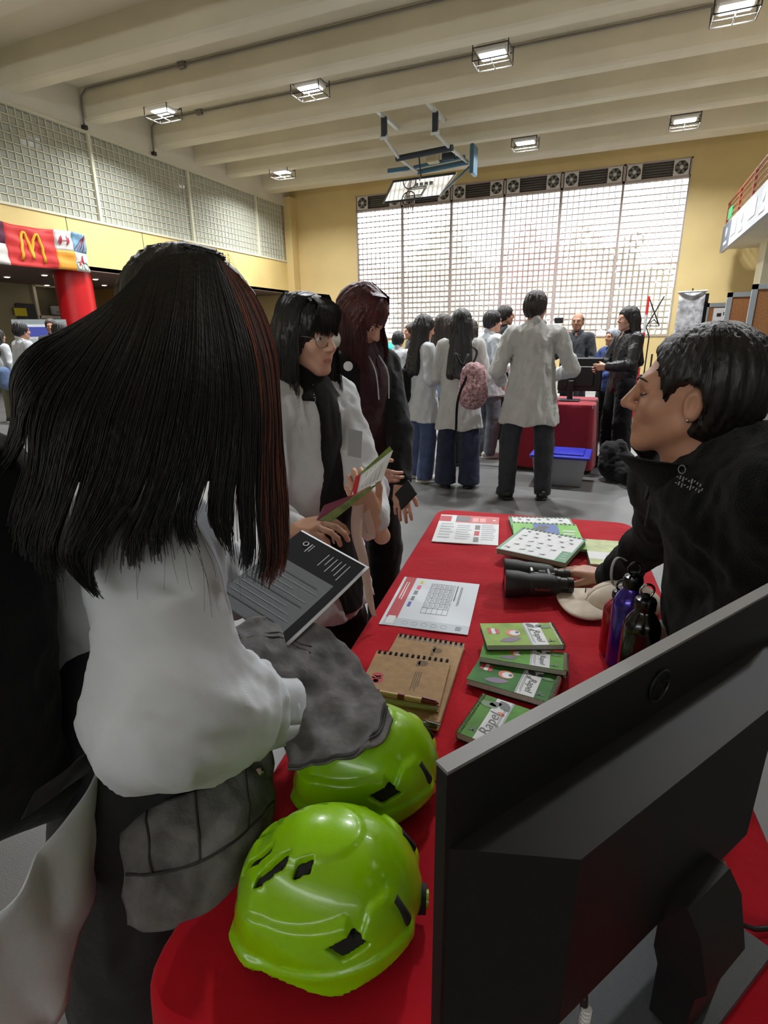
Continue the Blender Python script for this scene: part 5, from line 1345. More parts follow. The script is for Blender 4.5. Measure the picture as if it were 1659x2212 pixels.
V_, F_ = solid([cap(Lp(0,-.005,1.30),Lp(0,0,1.05),.158*s2,.152*s2,.05,B2[:,1],.78), cap(Lp(0,0,1.06),Lp(0,0,.62),.172*s2,.24*s2,.06,B2[:,1],.82), cap(Lp(0,-.005,1.49),Lp(0,-.005,1.36),.066*s2,.085*s2,.04)],.008,
    [lambda P: np.where(P[:,2] > 1.385*s2, -1.0, np.maximum(np.abs((P-base2)@B2[:,0])-(.065+.02*np.sin(P[:,2]*9)), -((P-base2)@B2[:,1])+.02)), plane_cut((0,0,1.505*s2),(0,0,1)), plane_cut((0,0,.64*s2),(0,0,-1))],folds(.004,30,4,(0,0,1),3),pad=.05)
mesh_np('black_top',[(V_,F_)],m_blackc,t2)
make_glasses(hc2,hB2,s2,t2,.0255,M('glasses_silver',rgb(150,140,132),.25,metal=.8),.0010)
e2 = lambda x,y,z: hc2+hB2@(V3(x,y,z)*s2)
hpr = hair_cap_prims(hc2,hB2,s2,.020)+[cap(e2(-.075,.02,.02),e2(-.098,.012,-.26),.024*s2,.03*s2,.03), cap(e2(.078,.0,.02),e2(.10,.02,-.20),.020*s2,.016*s2,.03), cap(e2(-.05,-.06,-.03),e2(-.085,-.08,-.34),.05*s2,.05*s2,.05), cap(e2(.05,-.06,-.03),e2(.07,-.10,-.30),.045*s2,.04*s2,.05),
    sub(ell(e2(0,.115,-.055),(.061*s2,.085*s2,.098*s2),hB2),.010)]
V_, F_ = solid(hpr,.006,[],hair_disp(hc2,hB2,s2,.004,30,3),pad=.04)
sa = fall_hair(hc2,hB2,s2,900,hc2[2]-.30*s2,5,(1.05,1),.05,.0010,t=.023)
rng = np.random.default_rng(8); N = 420; bp = np.zeros((N,8,3))
for i in range(N):
    x = rng.uniform(-.062,.062); zl = .012+.35*x*x*8+rng.uniform(-.006,.014)+ (.012 if abs(x) < .012 else 0)
    ctrl = [e2(x*.25,.035+rng.uniform(-.02,.02),.122),e2(x*.7,.085,.105),e2(x*.95,.104-abs(x)*.25,.070),e2(x,.108-x*x*9,max(.03,zl+.02)),e2(x*1.02,.107-x*x*9,zl)]
    bp[i] = smoothpath(ctrl,8)
sb_ = strands(bp,.0014,.0006)
m_hair2 = hair_mat('hair_black_gloss',20,18,18,rough=.36)
mesh_np('hair',[(V_,F_),sa,sb_],m_hair2,t2)
# her hands and the leaflet
tg = ad(766,955,1.60); MB().tf(Matrix()).quad(ad(752,925,1.585),ad(783,932,1.585),ad(780,990,1.575),ad(751,984,1.575)).build('name_tag', M('tag_grey',rgb(150,152,156),.4), t2)
lf = thing('open_leaflet','open leaflet with a white page and green back held by the woman with glasses','leaflet',ad(760,1070,1.42))
def pane(pts, m, name, th=.0012):
    P = [V3(*p) for p in pts]; n = unit(np.cross(P[1]-P[0],P[2]-P[0])); q = [p-n*th for p in P]
    return MB().add(P+q,[(0,1,2,3),(7,6,5,4),(0,4,5,1),(1,5,6,2),(2,6,7,3),(3,7,4,0)]).build(name,m,lf)
A_, B_, C_, D_ = ad(763,1072,1.42),ad(850,972,1.47),ad(812,1048,1.44),ad(745,1078,1.40)
p1_, p2_, p3_, p4_ = ad(760,1068,1.425),ad(848,973,1.47),ad(838,1020,1.44),ad(770,1075,1.41)
pg = pane([ad(760,1070,1.425),ad(772,1032,1.46),ad(849,973,1.49),ad(826,1036,1.45)],m_paper,'white_page')
pane([ad(757,1074,1.4235),ad(768,1030,1.4585),ad(779,1024,1.4585),ad(770,1067,1.4235)],m_redp,'red_margin',.0006)
for k in range(5):
    f0 = .30+.12*k
    a_ = ad(760,1070,1.4235)*(1-f0)+ad(826,1036,1.4485)*f0; b_ = ad(772,1032,1.4585)*(1-f0)+ad(849,973,1.4885)*f0; c_ = (b_-a_); MB().tube([a_+c_*.12,a_+c_*.85],.0012,4).build('text_line',m_lgrey,pg)
pane([ad(770,1030,1.475),ad(842,964,1.51),ad(848,974,1.50),ad(775,1036,1.47)],mat('leaf_green_back',rgb(110,134,62),.5,.3,40),'green_flap')
pane([ad(690,1122,1.40),ad(764,1072,1.42),ad(826,1038,1.445),ad(715,1128,1.39)],mat('leaf_olive',rgb(112,124,70),.5,.3,40),'green_back')
pane([ad(684,1124,1.405),ad(700,1092,1.44),ad(766,1068,1.43),ad(700,1126,1.40)],mat('leaf_magenta',rgb(110,34,62),.5),'magenta_page')
# pale ribbon of her bag
rb = thing('cloth_ribbon','pale pink cloth strap hanging from the arm of the woman with glasses','strap',ad(780,1110,1.48))
def ribbon(ctrl, w, nm, m, par):
    C = smoothpath(ctrl,28); 
    MB().sheet(lambda u,v: C[min(27,int(u*27))]+_r*(v-.5)*w*(1-.6*u)+_u*.004*math.sin(u*9+v*3),27,3,.0015).build(nm,m,par,smooth=True)
m_pinkc = clothmat('cloth_pale_pink',rgb(214,186,178))
ribbon([ad(775,1085,1.475),ad(770,1150,1.46),ad(785,1210,1.45),ad(800,1300,1.44),ad(808,1330,1.44)],.034,'hanging_end',m_pinkc,rb)
ribbon([ad(782,1085,1.48),ad(800,1140,1.49),ad(800,1165,1.49),ad(785,1150,1.48),ad(779,1100,1.475)],.03,'loop',m_pinkc,rb)

# ------------------------------------------------------------------ red haired visitor
o3 = ad(778,735,2.42); f3 = mixdir(-.72,.70); H3 = 1.64; s3 = H3/1.70; B3 = basis((*f3,0)); base3 = np.array([o3[0],o3[1],0])
lo3 = lambda P: local_of(base3,B3,s3,P)
P3 = make_person('red haired visitor in a maroon hoodie and black jacket looking down',base3[:2],f3,H3,head_face=mixdir(-.55,.85),head_pitch=-.65,skin=m_skin1,hair=None,coat=m_blackc,hem=.80,trousers=m_blackc,legw=1.1,shoes=m_shoeb,hv=.006,cv=.010,
    arms={'L':(lo3(ad(862,930,2.38)),lo3(ad(866,1040,2.28)),(.6,.5,0),(0,.6,.6)),'R':((.23,.0,1.1),(.16,.18,1.0))},seed=22,fold=.009)
t3 = P3['root']; hc3, hB3, L3 = P3['hc'], P3['hB'], P3['L']
V_, F_ = solid([cap(L3(0,-.005,1.30),L3(0,0,1.05),.158*s3,.156*s3,.05,B3[:,1],.80), cap(L3(0,0,1.06),L3(0,0,.78),.172*s3,.21*s3,.06,B3[:,1],.82), cap(L3(-.05,.0,1.46),L3(.05,.0,1.46),.060*s3,.060*s3,.04)],.010,
    [lambda P: np.maximum(np.abs((P-base3)@B3[:,0])-.085, np.where(P[:,2] > 1.40*s3,-1,-((P-base3)@B3[:,1])+.01)), plane_cut((0,0,1.50*s3),(0,0,1)), plane_cut((0,0,.80*s3),(0,0,-1))],folds(.006,24,6),pad=.05)
hd = mesh_np('hoodie',[(V_,F_)],m_maroon,t3)
for k in (-1,1): MB().tube(smoothpath([L3(k*.03,.085,1.43),L3(k*.035,.135,1.36),L3(k*.03,.145,1.25)],8),.003,6).build('drawstring',m_lgrey,hd)
up3 = np.array([0,0,1.0]); e3 = lambda x,y,z: hc3+hB3@(V3(x,y,z)*s3)
hpr = hair_cap_prims(hc3,hB3,s3,.022)+[cap(e3(.078,.0,.03),e3(.082,0,.03)-up3*.20,.030*s3,.022*s3,.04), cap(e3(-.078,.0,.03),e3(-.082,0,.03)-up3*.20,.030*s3,.022*s3,.04), cap(e3(0,-.07,.02),e3(0,-.08,.02)-up3*.18,.055*s3,.05*s3,.05), sub(ell(e3(0,.125,-.06),(.058*s3,.085*s3,.095*s3),hB3),.010)]
V_, F_ = solid(hpr,.007,[],hair_disp(hc3,hB3,s3,.005,30,7),pad=.04)
rng = np.random.default_rng(12); N = 1000; hp3 = np.zeros((N,14,3))
for i in range(N):
    a = rng.uniform(.75,5.53); R = V3(.098*math.sin(a),.112*math.cos(a)-.014,.02)
    st = e3(.012*np.sign(math.sin(a)),rng.uniform(-.05,.06),.14)
    m_ = e3(R[0]*.75,R[1]*.75,.105); w_ = e3(*R); end = w_-up3*rng.uniform(.14,.23)+(w_-hc3)*.12+rng.normal(size=3)*.006
    hp3[i] = smoothpath([st,m_,w_,w_*.5+end*.5+rng.normal(size=3)*.004+(w_-hc3)*.06,end],14)
mesh_np('hair',[(V_,F_),strands(hp3,.0012,.0005)],m_hairr,t3)
pb_ = thing('pin_badge','small round white badge pinned on the strap of the red haired visitor','badge',ad(752,791,2.26))
MB().lathe([(.019,0),(.019,.004),(.010,.007)],ad(752,791,2.26),18,unit(CAMP-ad(752,791,2.26))).build('badge_face',m_paper,pb_,smooth=True,angle=40)
ph_ = thing('mobile_phone','dark phone held low in the hand of the red haired visitor','phone',ad(872,1070,2.22))
q0 = ad(872,1072,2.22); MB().bbox_((0,0,0),(.012,.07,.14),.004).tf(frame(q0,tuple(B3[:,0]),tuple(unit(B3[:,1]+np.array([0,0,-1.0]))))).build('phone_body',m_dark,ph_)
bkp = L3(0,-.20,1.18)
bp3 = thing('black_backpack','black backpack worn by the red haired visitor','backpack',bkp-V3(0,0,.2))
V_, F_ = solid([cap(L3(0,-.21,1.30),L3(0,-.23,1.02),.13*s3,.14*s3,.04,B3[:,1],.6)],.012,[],folds(.005,25,9),pad=.03); mesh_np('bag_body',[(V_,F_)],m_blackc,bp3)

# ------------------------------------------------------------------ visitor in black fleece leaning over the table
m_fleece = mat('fleece_black', rgb(11,11,12), .95, .25, 60, .5, 400, sheen=.08, spec=.1)
fR = unit((-.94,.30,0)); leftR = np.array([-fR[1],fR[0],0])
hcR = ad(1490,856,1.20); hBR = basis(unit(V3(-.98,.06,.09)))
tR = thing('person','short haired person in a black fleece jacket leaning a hand on the red table','person',(.62,1.1,0))
sR = .97
nk = hcR+V3(.055,-.0,-.185); ct_ = ad(1580,1120,1.24); be = ad(1610,1300,1.36); pe = V3(.47,1.25,.80)
shL, shR = ad(1720,1075,1.06), ad(1452,1035,1.37)
wrR = az(1312,1246,.775); elR = V3(.135,1.47,.975)
elL = ad(1660,1320,1.16); wrL = ad(1520,1400,1.22)
kneeR = [V3(.66,1.32,.50),V3(.70,1.02,.50)]; ftR = [V3(.68,1.34,.08),V3(.74,1.02,.08)]
Vh, Fh = solid(head_prims(hcR,hBR,sR),.0036,pad=.02); mi = head_mi(Vh,Fh,hcR,hBR,sR)
bpR = [cap(nk+V3(0,0,.06),nk+V3(.02,0,-.02),.055,.055,.02), cap(nk+V3(.02,0,-.02),ct_+V3(.03,0,0),.05,.07,.02), cap(ct_,be,.09,.10,.03), cap(be,pe,.10,.11,.03), cap(shR,elR,.042,.035,.02), cap(elR,wrR,.035,.026,.01), cap(shL,elL,.042,.035,.02), cap(elL,wrL,.035,.026,.01)]
for k_, f_ in zip(kneeR,ftR): bpR += [cap(pe,k_,.09,.055,.03), cap(k_,f_,.05,.04,.01)]
Vb, Fb = solid(bpR,.02,pad=.03)
hd_ = unit(az(1225,1232,.76)-wrR); Vw, Fw = solid(hand_prims(wrR,hd_+V3(0,0,.02),V3(0,0,1),-leftR if False else leftR,1.0,(.16,.20,.22,.2),.16,.25)+[cap(elR,wrR,.032,.026,.01)],.0034,[plane_cut((0,0,TZ+ZT),(0,0,-1))],pad=.012)
mesh_np('body',[(Vh,Fh,mi),(Vb,Fb),(Vw,Fw)],[m_skin2,m_lip,m_brow],tR)
eR_ = lambda x,y,z: hcR+hBR@(V3(x,y,z)*sR)
V_, F_ = solid(hair_cap_prims(hcR,hBR,sR,.017)+[ell(eR_(0,-.040,.035),(.086,.080,.09),hBR,.04), sub(ell(eR_(0,.128,-.025),(.085,.112,.112),hBR),.012), sub(ell(eR_(-.085,.012,-.020),(.03,.036,.050),hBR),.008), sub(ell(eR_(.085,.012,-.020),(.03,.030,.042),hBR),.008)],.0055,
    [plane_cut(eR_(0,-.06,-.085),-hBR[:,2]+hBR[:,1]*.35)],hair_disp(hcR,hBR,sR,.0035,34,2),pad=.03)
rng = np.random.default_rng(31); N = 1500; hpR = np.zeros((N,7,3))
for i in range(N):
    a = rng.uniform(1.35,4.93); h0 = rng.uniform(-.02,1.0)
    def sp(th, r=.0205): return eR_((.073+r)*math.sin(a)*math.sin(th),(.090+r)*math.cos(a)*math.sin(th)-.018,.034+(.084+r)*math.cos(th))
    th0 = rng.uniform(.15,1.25); hpR[i] = smoothpath([sp(th0+.11*k,.017+.003*k) for k in range(4)]+[sp(th0+.46,.022)],7)
for sg in (1,-1): MB().tube(smoothpath([eR_(sg*.044,.0765,-.001),eR_(sg*.034,.0855,-.006),eR_(sg*.020,.0855,-.003)],8),.0013,5).build('eyelash',m_brow,tR)
brows(hcR,hBR,sR,tR)
hrR = mesh_np('hair',[(V_,F_),strands(hpR,.0011,.0004)],m_hair,tR)
for sg in (1,-1): MB().lathe([(.0035*math.sin(a),-.0035*math.cos(a)) for a in np.linspace(.05,3.09,8)],eR_(sg*.082,-.002,-.036),10).build('earring',m_chrome,tR,smooth=True)
# jacket
jp = [cap(ct_+V3(.02,0,.02),be,.160,.160,.05,fR,.85), cap(be,pe+V3(0,0,.05),.160,.175,.05,fR,.85), cap(shR-V3(0,0,.01),shL-V3(0,0,.01),.085,.090,.06), cap(nk+V3(.03,0,-.02),ct_+V3(.02,0,.04),.080,.125,.05),
      cap(shR,elR,.075,.060,.03), cap(elR,wrR-hd_*.015,.060,.046,.02), cap(shL,elL,.080,.070,.03), cap(elL,wrL,.070,.058,.03)]
V_, F_ = solid(jp,.0075,[],lambda P: folds(.010,9,3)(P)+folds(.004,26,5)(P),pad=.05)
jk = mesh_np('fleece_jacket',[(V_,F_)],m_fleece,tR)
rightR = -leftR
def collar(u, v):
    a = (u*2-1)*2.72; R = .080+.022*v+.012*v*abs(u*2-1)**3
    c = nk+V3(.012,0,-.005)+fR*(.018+.030*v)
    return c + (-fR*math.cos(a)*R*1.05 + rightR*math.sin(a)*R) + V3(0,0,.075*v+.012*(1-abs(u*2-1))*v-.005) + fR*.045*v*max(0,abs(u*2-1)-.7)/.3*.45
MB().sheet(collar,48,8,.006).build('stand_collar', m_fleece, jk, smooth=True)
zip_ = smoothpath([nk+fR*.095+V3(0,0,.03)+leftR*.02,nk+fR*.105+V3(0,0,-.03)+leftR*.015,ct_+fR*.145+V3(0,0,.05),ct_+fR*.15+V3(0,0,-.05)],12)
MB().tube(zip_,.003,6).build('zip', M('zip_grey',rgb(70,70,72),.4,metal=.5), jk, smooth=True)
def onjacket(px, py):
    "first hit of the jacket along the pixel ray"
    d = unit(ray(px,py)); ts = np.linspace(.5,1.9,2000); dd = sdf_eval(jp, CAMP+np.outer(ts,d)); k = int(np.argmax(dd < .006)); return CAMP+d*(ts[k]-.004)
mb = MB()
for r0_, (ya, n_) in enumerate(((1030,9),(1043,10))):
    for i in range(n_):
        p_ = onjacket(1462+i*6.2+r0_*-3, ya+i*1.9+(i%3)*3); q_ = onjacket(1465+i*6.2+r0_*-3, ya+i*1.9-((i*7)%4)*1.6); mb.tube([p_,q_],.0011,4)
p_ = [onjacket(1473+8*math.cos(a),1014+9*math.sin(a)) for a in np.linspace(0,2*math.pi,10,endpoint=False)]; mb.tube(p_,.0009,4,closed=True)
tag(mb.build('embroidered_logo', M('thread_grey',rgb(150,154,160),.6), jk),kind='stuff')
V_, F_ = solid([cap(pe,kneeR[0],.115,.085,.04), cap(pe,kneeR[1],.115,.085,.04), cap(kneeR[0],ftR[0],.085,.07,.02), cap(kneeR[1],ftR[1],.085,.07,.02)],.014,[],folds(.005,24,2),pad=.04); mesh_np('trousers',[(V_,F_)],m_jeanb,tR)
for f_ in ftR:
    V_, F_ = solid([cap(f_+V3(.06,0,-.03),f_+fR*.15+V3(0,0,-.04),.048,.038,.02)],.009,[plane_cut((0,0,.001),(0,0,-1))],pad=.02); mesh_np('shoe',[(V_,F_)],m_shoeb,tR)
# ------------------------------------------------------------------ visitor in the foreground seen from behind
G = lambda pts: [ad(*p) for p in pts]
t1_ = thing('person','long haired visitor in a white lab coat seen from behind beside the table','person',(-.62,.55,0))
m_white1 = clothmat('coat_white_near', rgb(208,212,217), bump=.15); m_charc = clothmat('cloth_charcoal', rgb(44,44,46), var=.15); m_den = weave(mat('denim_washed_grey', rgb(108,106,106), .9, .34, 22, .25, 120, spec=.15), 1500, .35)
m_stitch = mat('denim_seam', rgb(56,54,54), .9)
f1 = unit((.62,.78,0)); B1 = basis(f1); right1 = B1[:,0]
hc1 = ad(432,740,.965); hB1 = basis(unit(f1+V3(0,0,-.45)))
nk1 = ad(300,1060,.95); ch1 = ad(225,1260,1.02); be1 = ad(225,1520,1.07); pe1 = V3(-.655,.54,.84)
shR1 = ad(335,1190,.82); elR1 = ad(372,1545,.83); wr1 = ad(598,1530,.965); shL1 = ad(330,1100,1.12); elL1 = V3(-.70,.80,1.0); wrL1 = ad(545,1290,1.16)
kn1 = [V3(-.60,.60,.45),V3(-.64,.42,.45)]; ft1 = [V3(-.62,.60,.06),V3(-.68,.40,.06)]
Vh, Fh = solid(head_prims(hc1,hB1,.98),.008,pad=.02)
bp1 = [cap(hc1+V3(0,-.01,-.06),nk1,.05,.055,.03), cap(nk1,ch1,.06,.10,.03), cap(ch1,be1,.10,.10,.03), cap(be1,pe1,.10,.11,.03), cap(shR1,elR1,.042,.036,.02), cap(elR1,wr1,.036,.026,.01), cap(shL1,elL1,.042,.036,.02), cap(elL1,wrL1,.036,.026,.01)]
for k_, f_ in zip(kn1,ft1): bp1 += [cap(pe1,k_,.085,.05,.03), cap(k_,f_,.048,.038,.01)]
Vb, Fb = solid(bp1,.02,pad=.03)
dw = unit(ad(560,1290,1.02)-wrL1); Vw, Fw = solid(hand_prims(wrL1,V3(.7,-.2,-.1),V3(0,.1,1),V3(.2,.9,.2),.95,(.4,.45,.5,.5),.05,.3),.005,pad=.012)
Vx, Fx = solid(hand_prims(wr1,unit(wr1-elR1)+V3(0,0,.1),V3(.2,-.5,.8),V3(-.3,.5,.8),.95,(.5,.55,.6,.6),.05,.3),.005,pad=.012)
mesh_np('body',[(Vh,Fh,head_mi(Vh,Fh,hc1,hB1,.98)),(Vb,Fb),(Vw,Fw),(Vx,Fx)],[m_skin1,m_lip,m_brow],t1_)
# coat: broad back, big soft sleeve with a gathered cuff, tail
cw1 = wr1-unit(wr1-elR1)*.035
ctp = [cap(nk1+V3(0,0,-.03),ch1,.075,.135,.06), cap(ch1,be1,.128,.112,.05), cap(shR1+V3(0,0,.0),shL1,.085,.075,.06), cap(shR1,elR1+V3(0,0,.02),.082,.094,.025), cap(elR1,(elR1+cw1)/2,.092,.080,.05), cap((elR1+cw1)/2,cw1,.080,.056,.03), cap(shL1,elL1,.07,.06,.03), cap(elL1,wrL1,.06,.045,.02)]
fdir = unit(cw1-elR1)
def coatdisp(P):
    t_ = np.clip(((P-elR1)@fdir)/np.linalg.norm(cw1-elR1),0,1.2)
    gather = .006*np.sin(((P-elR1)@fdir)*160+2*noise(P,14,3))*np.clip((t_-.45)*3,0,1)
    diag = unit(V3(.3,.5,-.9))
    return folds(.012,11,2,diag,3.0)(P)+folds(.0035,34,5,diag,2.5)(P)+gather
V_, F_ = solid(ctp,.0065,[lambda P: (be1[2]-.02)-P[:,2]-.0*P[:,0]+np.where(((P-elR1)@right1) > -.09, -1, 0)],coatdisp,pad=.05)
co1 = mesh_np('lab_coat',[(V_,F_)],m_white1,t1_)
cu = MB(); cd = unit(cw1-elR1); ca = unit(np.cross(cd,V3(0,0,1))); cb = np.cross(cd,ca)
rows = []
def cuff(u, v):
    a = 2*math.pi*u; R = .058+.004*v+.003*math.sin(a*5); return cw1+cd*(-.04+.075*v)+ca*R*math.cos(a)*1.05+cb*R*math.sin(a)
MB().sheet(cuff,36,5,.004).build('cuff', m_white1, co1, smooth=True)
def grid(rows_, nu, nv, wob=0.0, seed=0, fr=30):
    "smooth surface through a grid of placed points"
    R_ = [smoothpath(G(r_),nu+1) for r_ in rows_]; A = np.stack(R_); out = np.stack([smoothpath(A[:,i],nv+1) for i in range(nu+1)],1)      # nv+1, nu+1, 3
    du = np.gradient(out,axis=1); dv = np.gradient(out,axis=0); n = np.cross(du,dv); n /= np.linalg.norm(n,axis=2,keepdims=True)+1e-9
    if wob: out = out+n*(folds(wob,fr,seed)(out.reshape(-1,3)).reshape(out.shape[:2]))[...,None]
    return out, n
def gsheet(name, rows_, nu, nv, m, parent, wob=0.0, seed=0, fr=30, th=.003):
    out, n = grid(rows_,nu,nv,wob,seed,fr)
    ob = MB().sheet(lambda u,v: out[int(round(v*nv)),int(round(u*nu))],nu,nv,th).build(name,m,parent,smooth=True); return ob, out, n
gsheet('coat_tail',[[(222,1640,.93),(190,1720,.90),(100,1830,.88),(10,1950,.88),(-60,2060,.9)],[(228,1660,.95),(205,1800,.95),(150,1960,.96),(60,2090,.98),(-30,2200,1.0)],[(235,1680,.97),(215,1850,1.0),(180,2020,1.03),(130,2200,1.06),(60,2380,1.1)]],30,16,m_white1,co1,.010,4,14,.003)
# trousers
V_, F_ = solid([cap(pe1+V3(0,0,.10),pe1,.125,.14,.04), cap(pe1,kn1[0],.10,.085,.04), cap(pe1+V3(-.0,-.06,0),kn1[1],.11,.10,.04), cap(kn1[0],ft1[0],.085,.08,.02), cap(kn1[1],ft1[1],.10,.09,.02)],.011,[plane_cut((0,0,.03),(0,0,-1))],folds(.007,18,7,(0,0,1),2.5),pad=.05)
mesh_np('trousers',[(V_,F_)],m_charc,t1_)
for f_ in ft1:
    V_, F_ = solid([cap(f_-f1*.04+V3(0,0,-.02),f_+f1*.15+V3(0,0,-.03),.045,.036,.02)],.009,[plane_cut((0,0,.001),(0,0,-1))],pad=.02); mesh_np('shoe',[(V_,F_)],m_shoeb,t1_)
# hair: guide curves swept from the parting, filled with strands over a dark underlayer
GD = [[(300,592,.90),(240,650,.86),(150,705,.82),(70,745,.80),(25,810,.80),(30,900,.80),(15,970,.80),(-35,1045,.80)],
      [(305,582,.89),(258,650,.84),(180,735,.79),(105,830,.765),(70,920,.755),(55,1000,.755),(0,1090,.76),(-30,1130,.76)],
      [(318,570,.88),(292,650,.82),(240,750,.765),(180,870,.73),(150,970,.72),(125,1080,.72),(100,1180,.725),(105,1255,.73)],
      [(350,556,.87),(330,650,.81),(292,770,.75),(250,890,.715),(225,1000,.705),(180,1120,.70),(150,1215,.705),(225,1300,.715)],
      [(390,549,.865),(378,650,.80),(355,770,.745),(330,890,.71),(305,990,.70),(275,1080,.70),(205,1180,.705),(190,1265,.71)],
      [(425,547,.865),(425,650,.80),(425,770,.745),(412,890,.715),(392,1000,.705),(368,1085,.705),(356,1150,.705),(364,1220,.705)],
      [(445,549,.865),(455,650,.81),(470,770,.76),(475,890,.73),(465,1000,.72),(450,1080,.72),(445,1130,.725),(490,1200,.735)],
      [(462,553,.87),(492,650,.82),(522,770,.78),(535,890,.76),(530,1000,.75),(525,1090,.75),(530,1180,.755),(520,1250,.76)],
      [(480,565,.88),(528,650,.85),(568,770,.82),(583,890,.81),(582,1000,.81),(584,1100,.81),(590,1200,.81),(575,1278,.81)],
      [(500,582,.90),(556,645,.89),(596,750,.88),(606,870,.87),(612,980,.87),(620,1080,.87),(620,1180,.87),(612,1240,.87)]]
K = 26; GC = np.stack([smoothpath(G(g),K) for g in GD])          # guides,K,3
rng = np.random.default_rng(77); N = 5200
gi = rng.uniform(0,len(GD)-1,N)
LC = np.sort(np.concatenate([[0,2.05,3.0,3.95,4.9,8.0,8.6,8.95],rng.uniform(0,8.9,11)])); lock = LC[np.abs(gi[:,None]-LC[None]).argmin(1)]+rng.normal(size=N)*.09; gap = np.abs(gi-lock)                  # strands gather into locks towards the ends
tt = np.linspace(0,1,K)[None,:]
cl_ = rng.uniform(.55,.97,N)[:,None]*np.clip((tt-.48)/.45,0,1)**1.2; g_at = gi[:,None]*(1-cl_)+lock[:,None]*cl_
g_at = np.clip(g_at,0,len(GD)-1.001); i0 = g_at.astype(int); fr_ = (g_at-i0)[...,None]
kk = np.tile(np.arange(K),(N,1)); SP = GC[i0,kk]*(1-fr_)+GC[i0+1,kk]*fr_
away = unit(GC.mean((0,1))-CAMP); depth_j = rng.uniform(-.008,.016,N)
SP = SP+away*depth_j[:,None,None]*(.3+tt[...,None])
ph = rng.uniform(0,6.28,N)[:,None]; SP = SP+np.stack([np.sin(tt*9+ph),np.cos(tt*7+ph*1.3),np.sin(tt*8+ph*.7)],-1)*.0022*tt[...,None]*rng.uniform(.3,1.6,N)[:,None,None]
ln = rng.uniform(.86,1.0,N)-np.clip(gap*.45,0,.16)*rng.uniform(.0,1,N)-.10*np.exp(-((gi-6.0)/.9)**2)*rng.uniform(.2,1,N); 
SP2 = np.empty_like(SP)
for i in range(N):
    x = np.linspace(0,ln[i],K)*(K-1); a0 = np.minimum(x.astype(int),K-2); w_ = (x-a0)[:,None]; SP2[i] = SP[i,a0]*(1-w_)+SP[i,a0+1]*w_
redw = np.clip((gi-6.7)/1.8,0,1)*rng.uniform(0.2,1,N) > .46
m_hair1 = hair_mat('hair_black_near',24,21,21,rough=.38); m_hair1r = hair_mat('hair_auburn_ends',150,78,54,rough=.42)
und, _ = None, None
UG = GC[:, :int(K*.66)]; UU = np.stack([smoothpath(UG[:,j],60) for j in range(UG.shape[1])],1)          # 60,k,3
UU = UU+unit(away)*.014
nk_ = UU.shape[1]; ids = np.arange(60*nk_).reshape(60,nk_); FU = np.stack([ids[:-1,:-1],ids[1:,:-1],ids[1:,1:],ids[:-1,1:]],-1).reshape(-1,4)
hs = [ell(hc1+hB1@V3(0,-.016,.030),(.088,.106,.098),hB1,.02), ell(ad(398,670,.958),(.092,.092,.092),None,.03)]
Vc, Fc = solid(hs,.008,[],hair_disp(hc1,hB1,1.0,.004,30,1),pad=.03)
far_ = smoothpath(G([(500,582,.90),(520,640,.98),(540,780,1.02),(545,900,1.02),(560,1010,1.0)]),K)      # side locks beyond
fs_ = far_[None]+rng.normal(size=(350,1,3))*.014; fs_ = fs_+rng.normal(size=(350,K,3))*.0006
tp_ = smoothpath(G([(470,560,.90),(400,545,.93),(320,560,.97),(285,620,1.0),(290,700,1.02)]),K); ts_ = tp_[None]+rng.normal(size=(300,1,3))*.005
# fly-away hairs
NF = 90; fl = np.zeros((NF,K,3))
for i in range(NF):
    x = rng.uniform(300,500); y0 = 560+.004*(x-410)**2*.6; p0 = (x,y0,.88); dx = rng.normal()*26
    fl[i] = smoothpath(G([p0,(x+dx*.4,y0-rng.uniform(8,30),.88),(x+dx,y0-rng.uniform(-5,34),.88),(x+dx*1.6,y0+rng.uniform(-10,25),.88)]),K)
NL = 26; fe = np.zeros((NL,K,3))
for i in range(NL):
    x = rng.uniform(150,560); y0 = rng.uniform(980,1120); fe[i] = smoothpath(G([(x,y0,.72),(x+(dx:=rng.normal()*14),y0+70,.72),(x+dx*2.2,y0+140,.725),(x+dx*2.6+rng.normal()*8,y0+rng.uniform(170,230),.73)]),K)
sA = strands(SP2[~redw],.00125,.0004); sB = strands(SP2[redw],.00125,.0004)
mesh_np('hair',[(UU.reshape(-1,3),FU,0),(Vc,Fc,0),(*sA,0),(*sB,1),(*strands(ts_,.0013,.0005),0),(*strands(fl,.0003,.00015),0),(*strands(fe,.0003,.0002),0)],[m_hair1,m_hair1r],t1_)
# backpack
bk = thing('black_backpack','large black backpack on the back of the long haired visitor','backpack',ad(-20,1500,.9))
V_, F_ = solid([cap(ad(-105,1090,.86),ad(-95,1600,.93),.105,.115,.04), cap(ad(-60,1740,.93),ad(90,1690,.95),.05,.05,.04)],.009,[],folds(.006,20,4),pad=.04); mesh_np('bag_body',[(V_,F_)],m_blackc,bk)
def strap(pts, w, par, nm='strap'):
    C = smoothpath(G(pts),30); MB().sheet(lambda u,v: C[int(round(u*29))]+_u*(v-.5)*w+_r*(v-.5)*w*.5,29,2,.003).build(nm,m_blackc,par,smooth=True)
strap([(20,1050,.80),(120,1010,.78),(180,985,.78),(260,1010,.80)],.03,bk,'shoulder_strap')
strap([(60,1740,.86),(120,1700,.83),(160,1670,.82),(205,1640,.83)],.035,bk,'waist_strap')
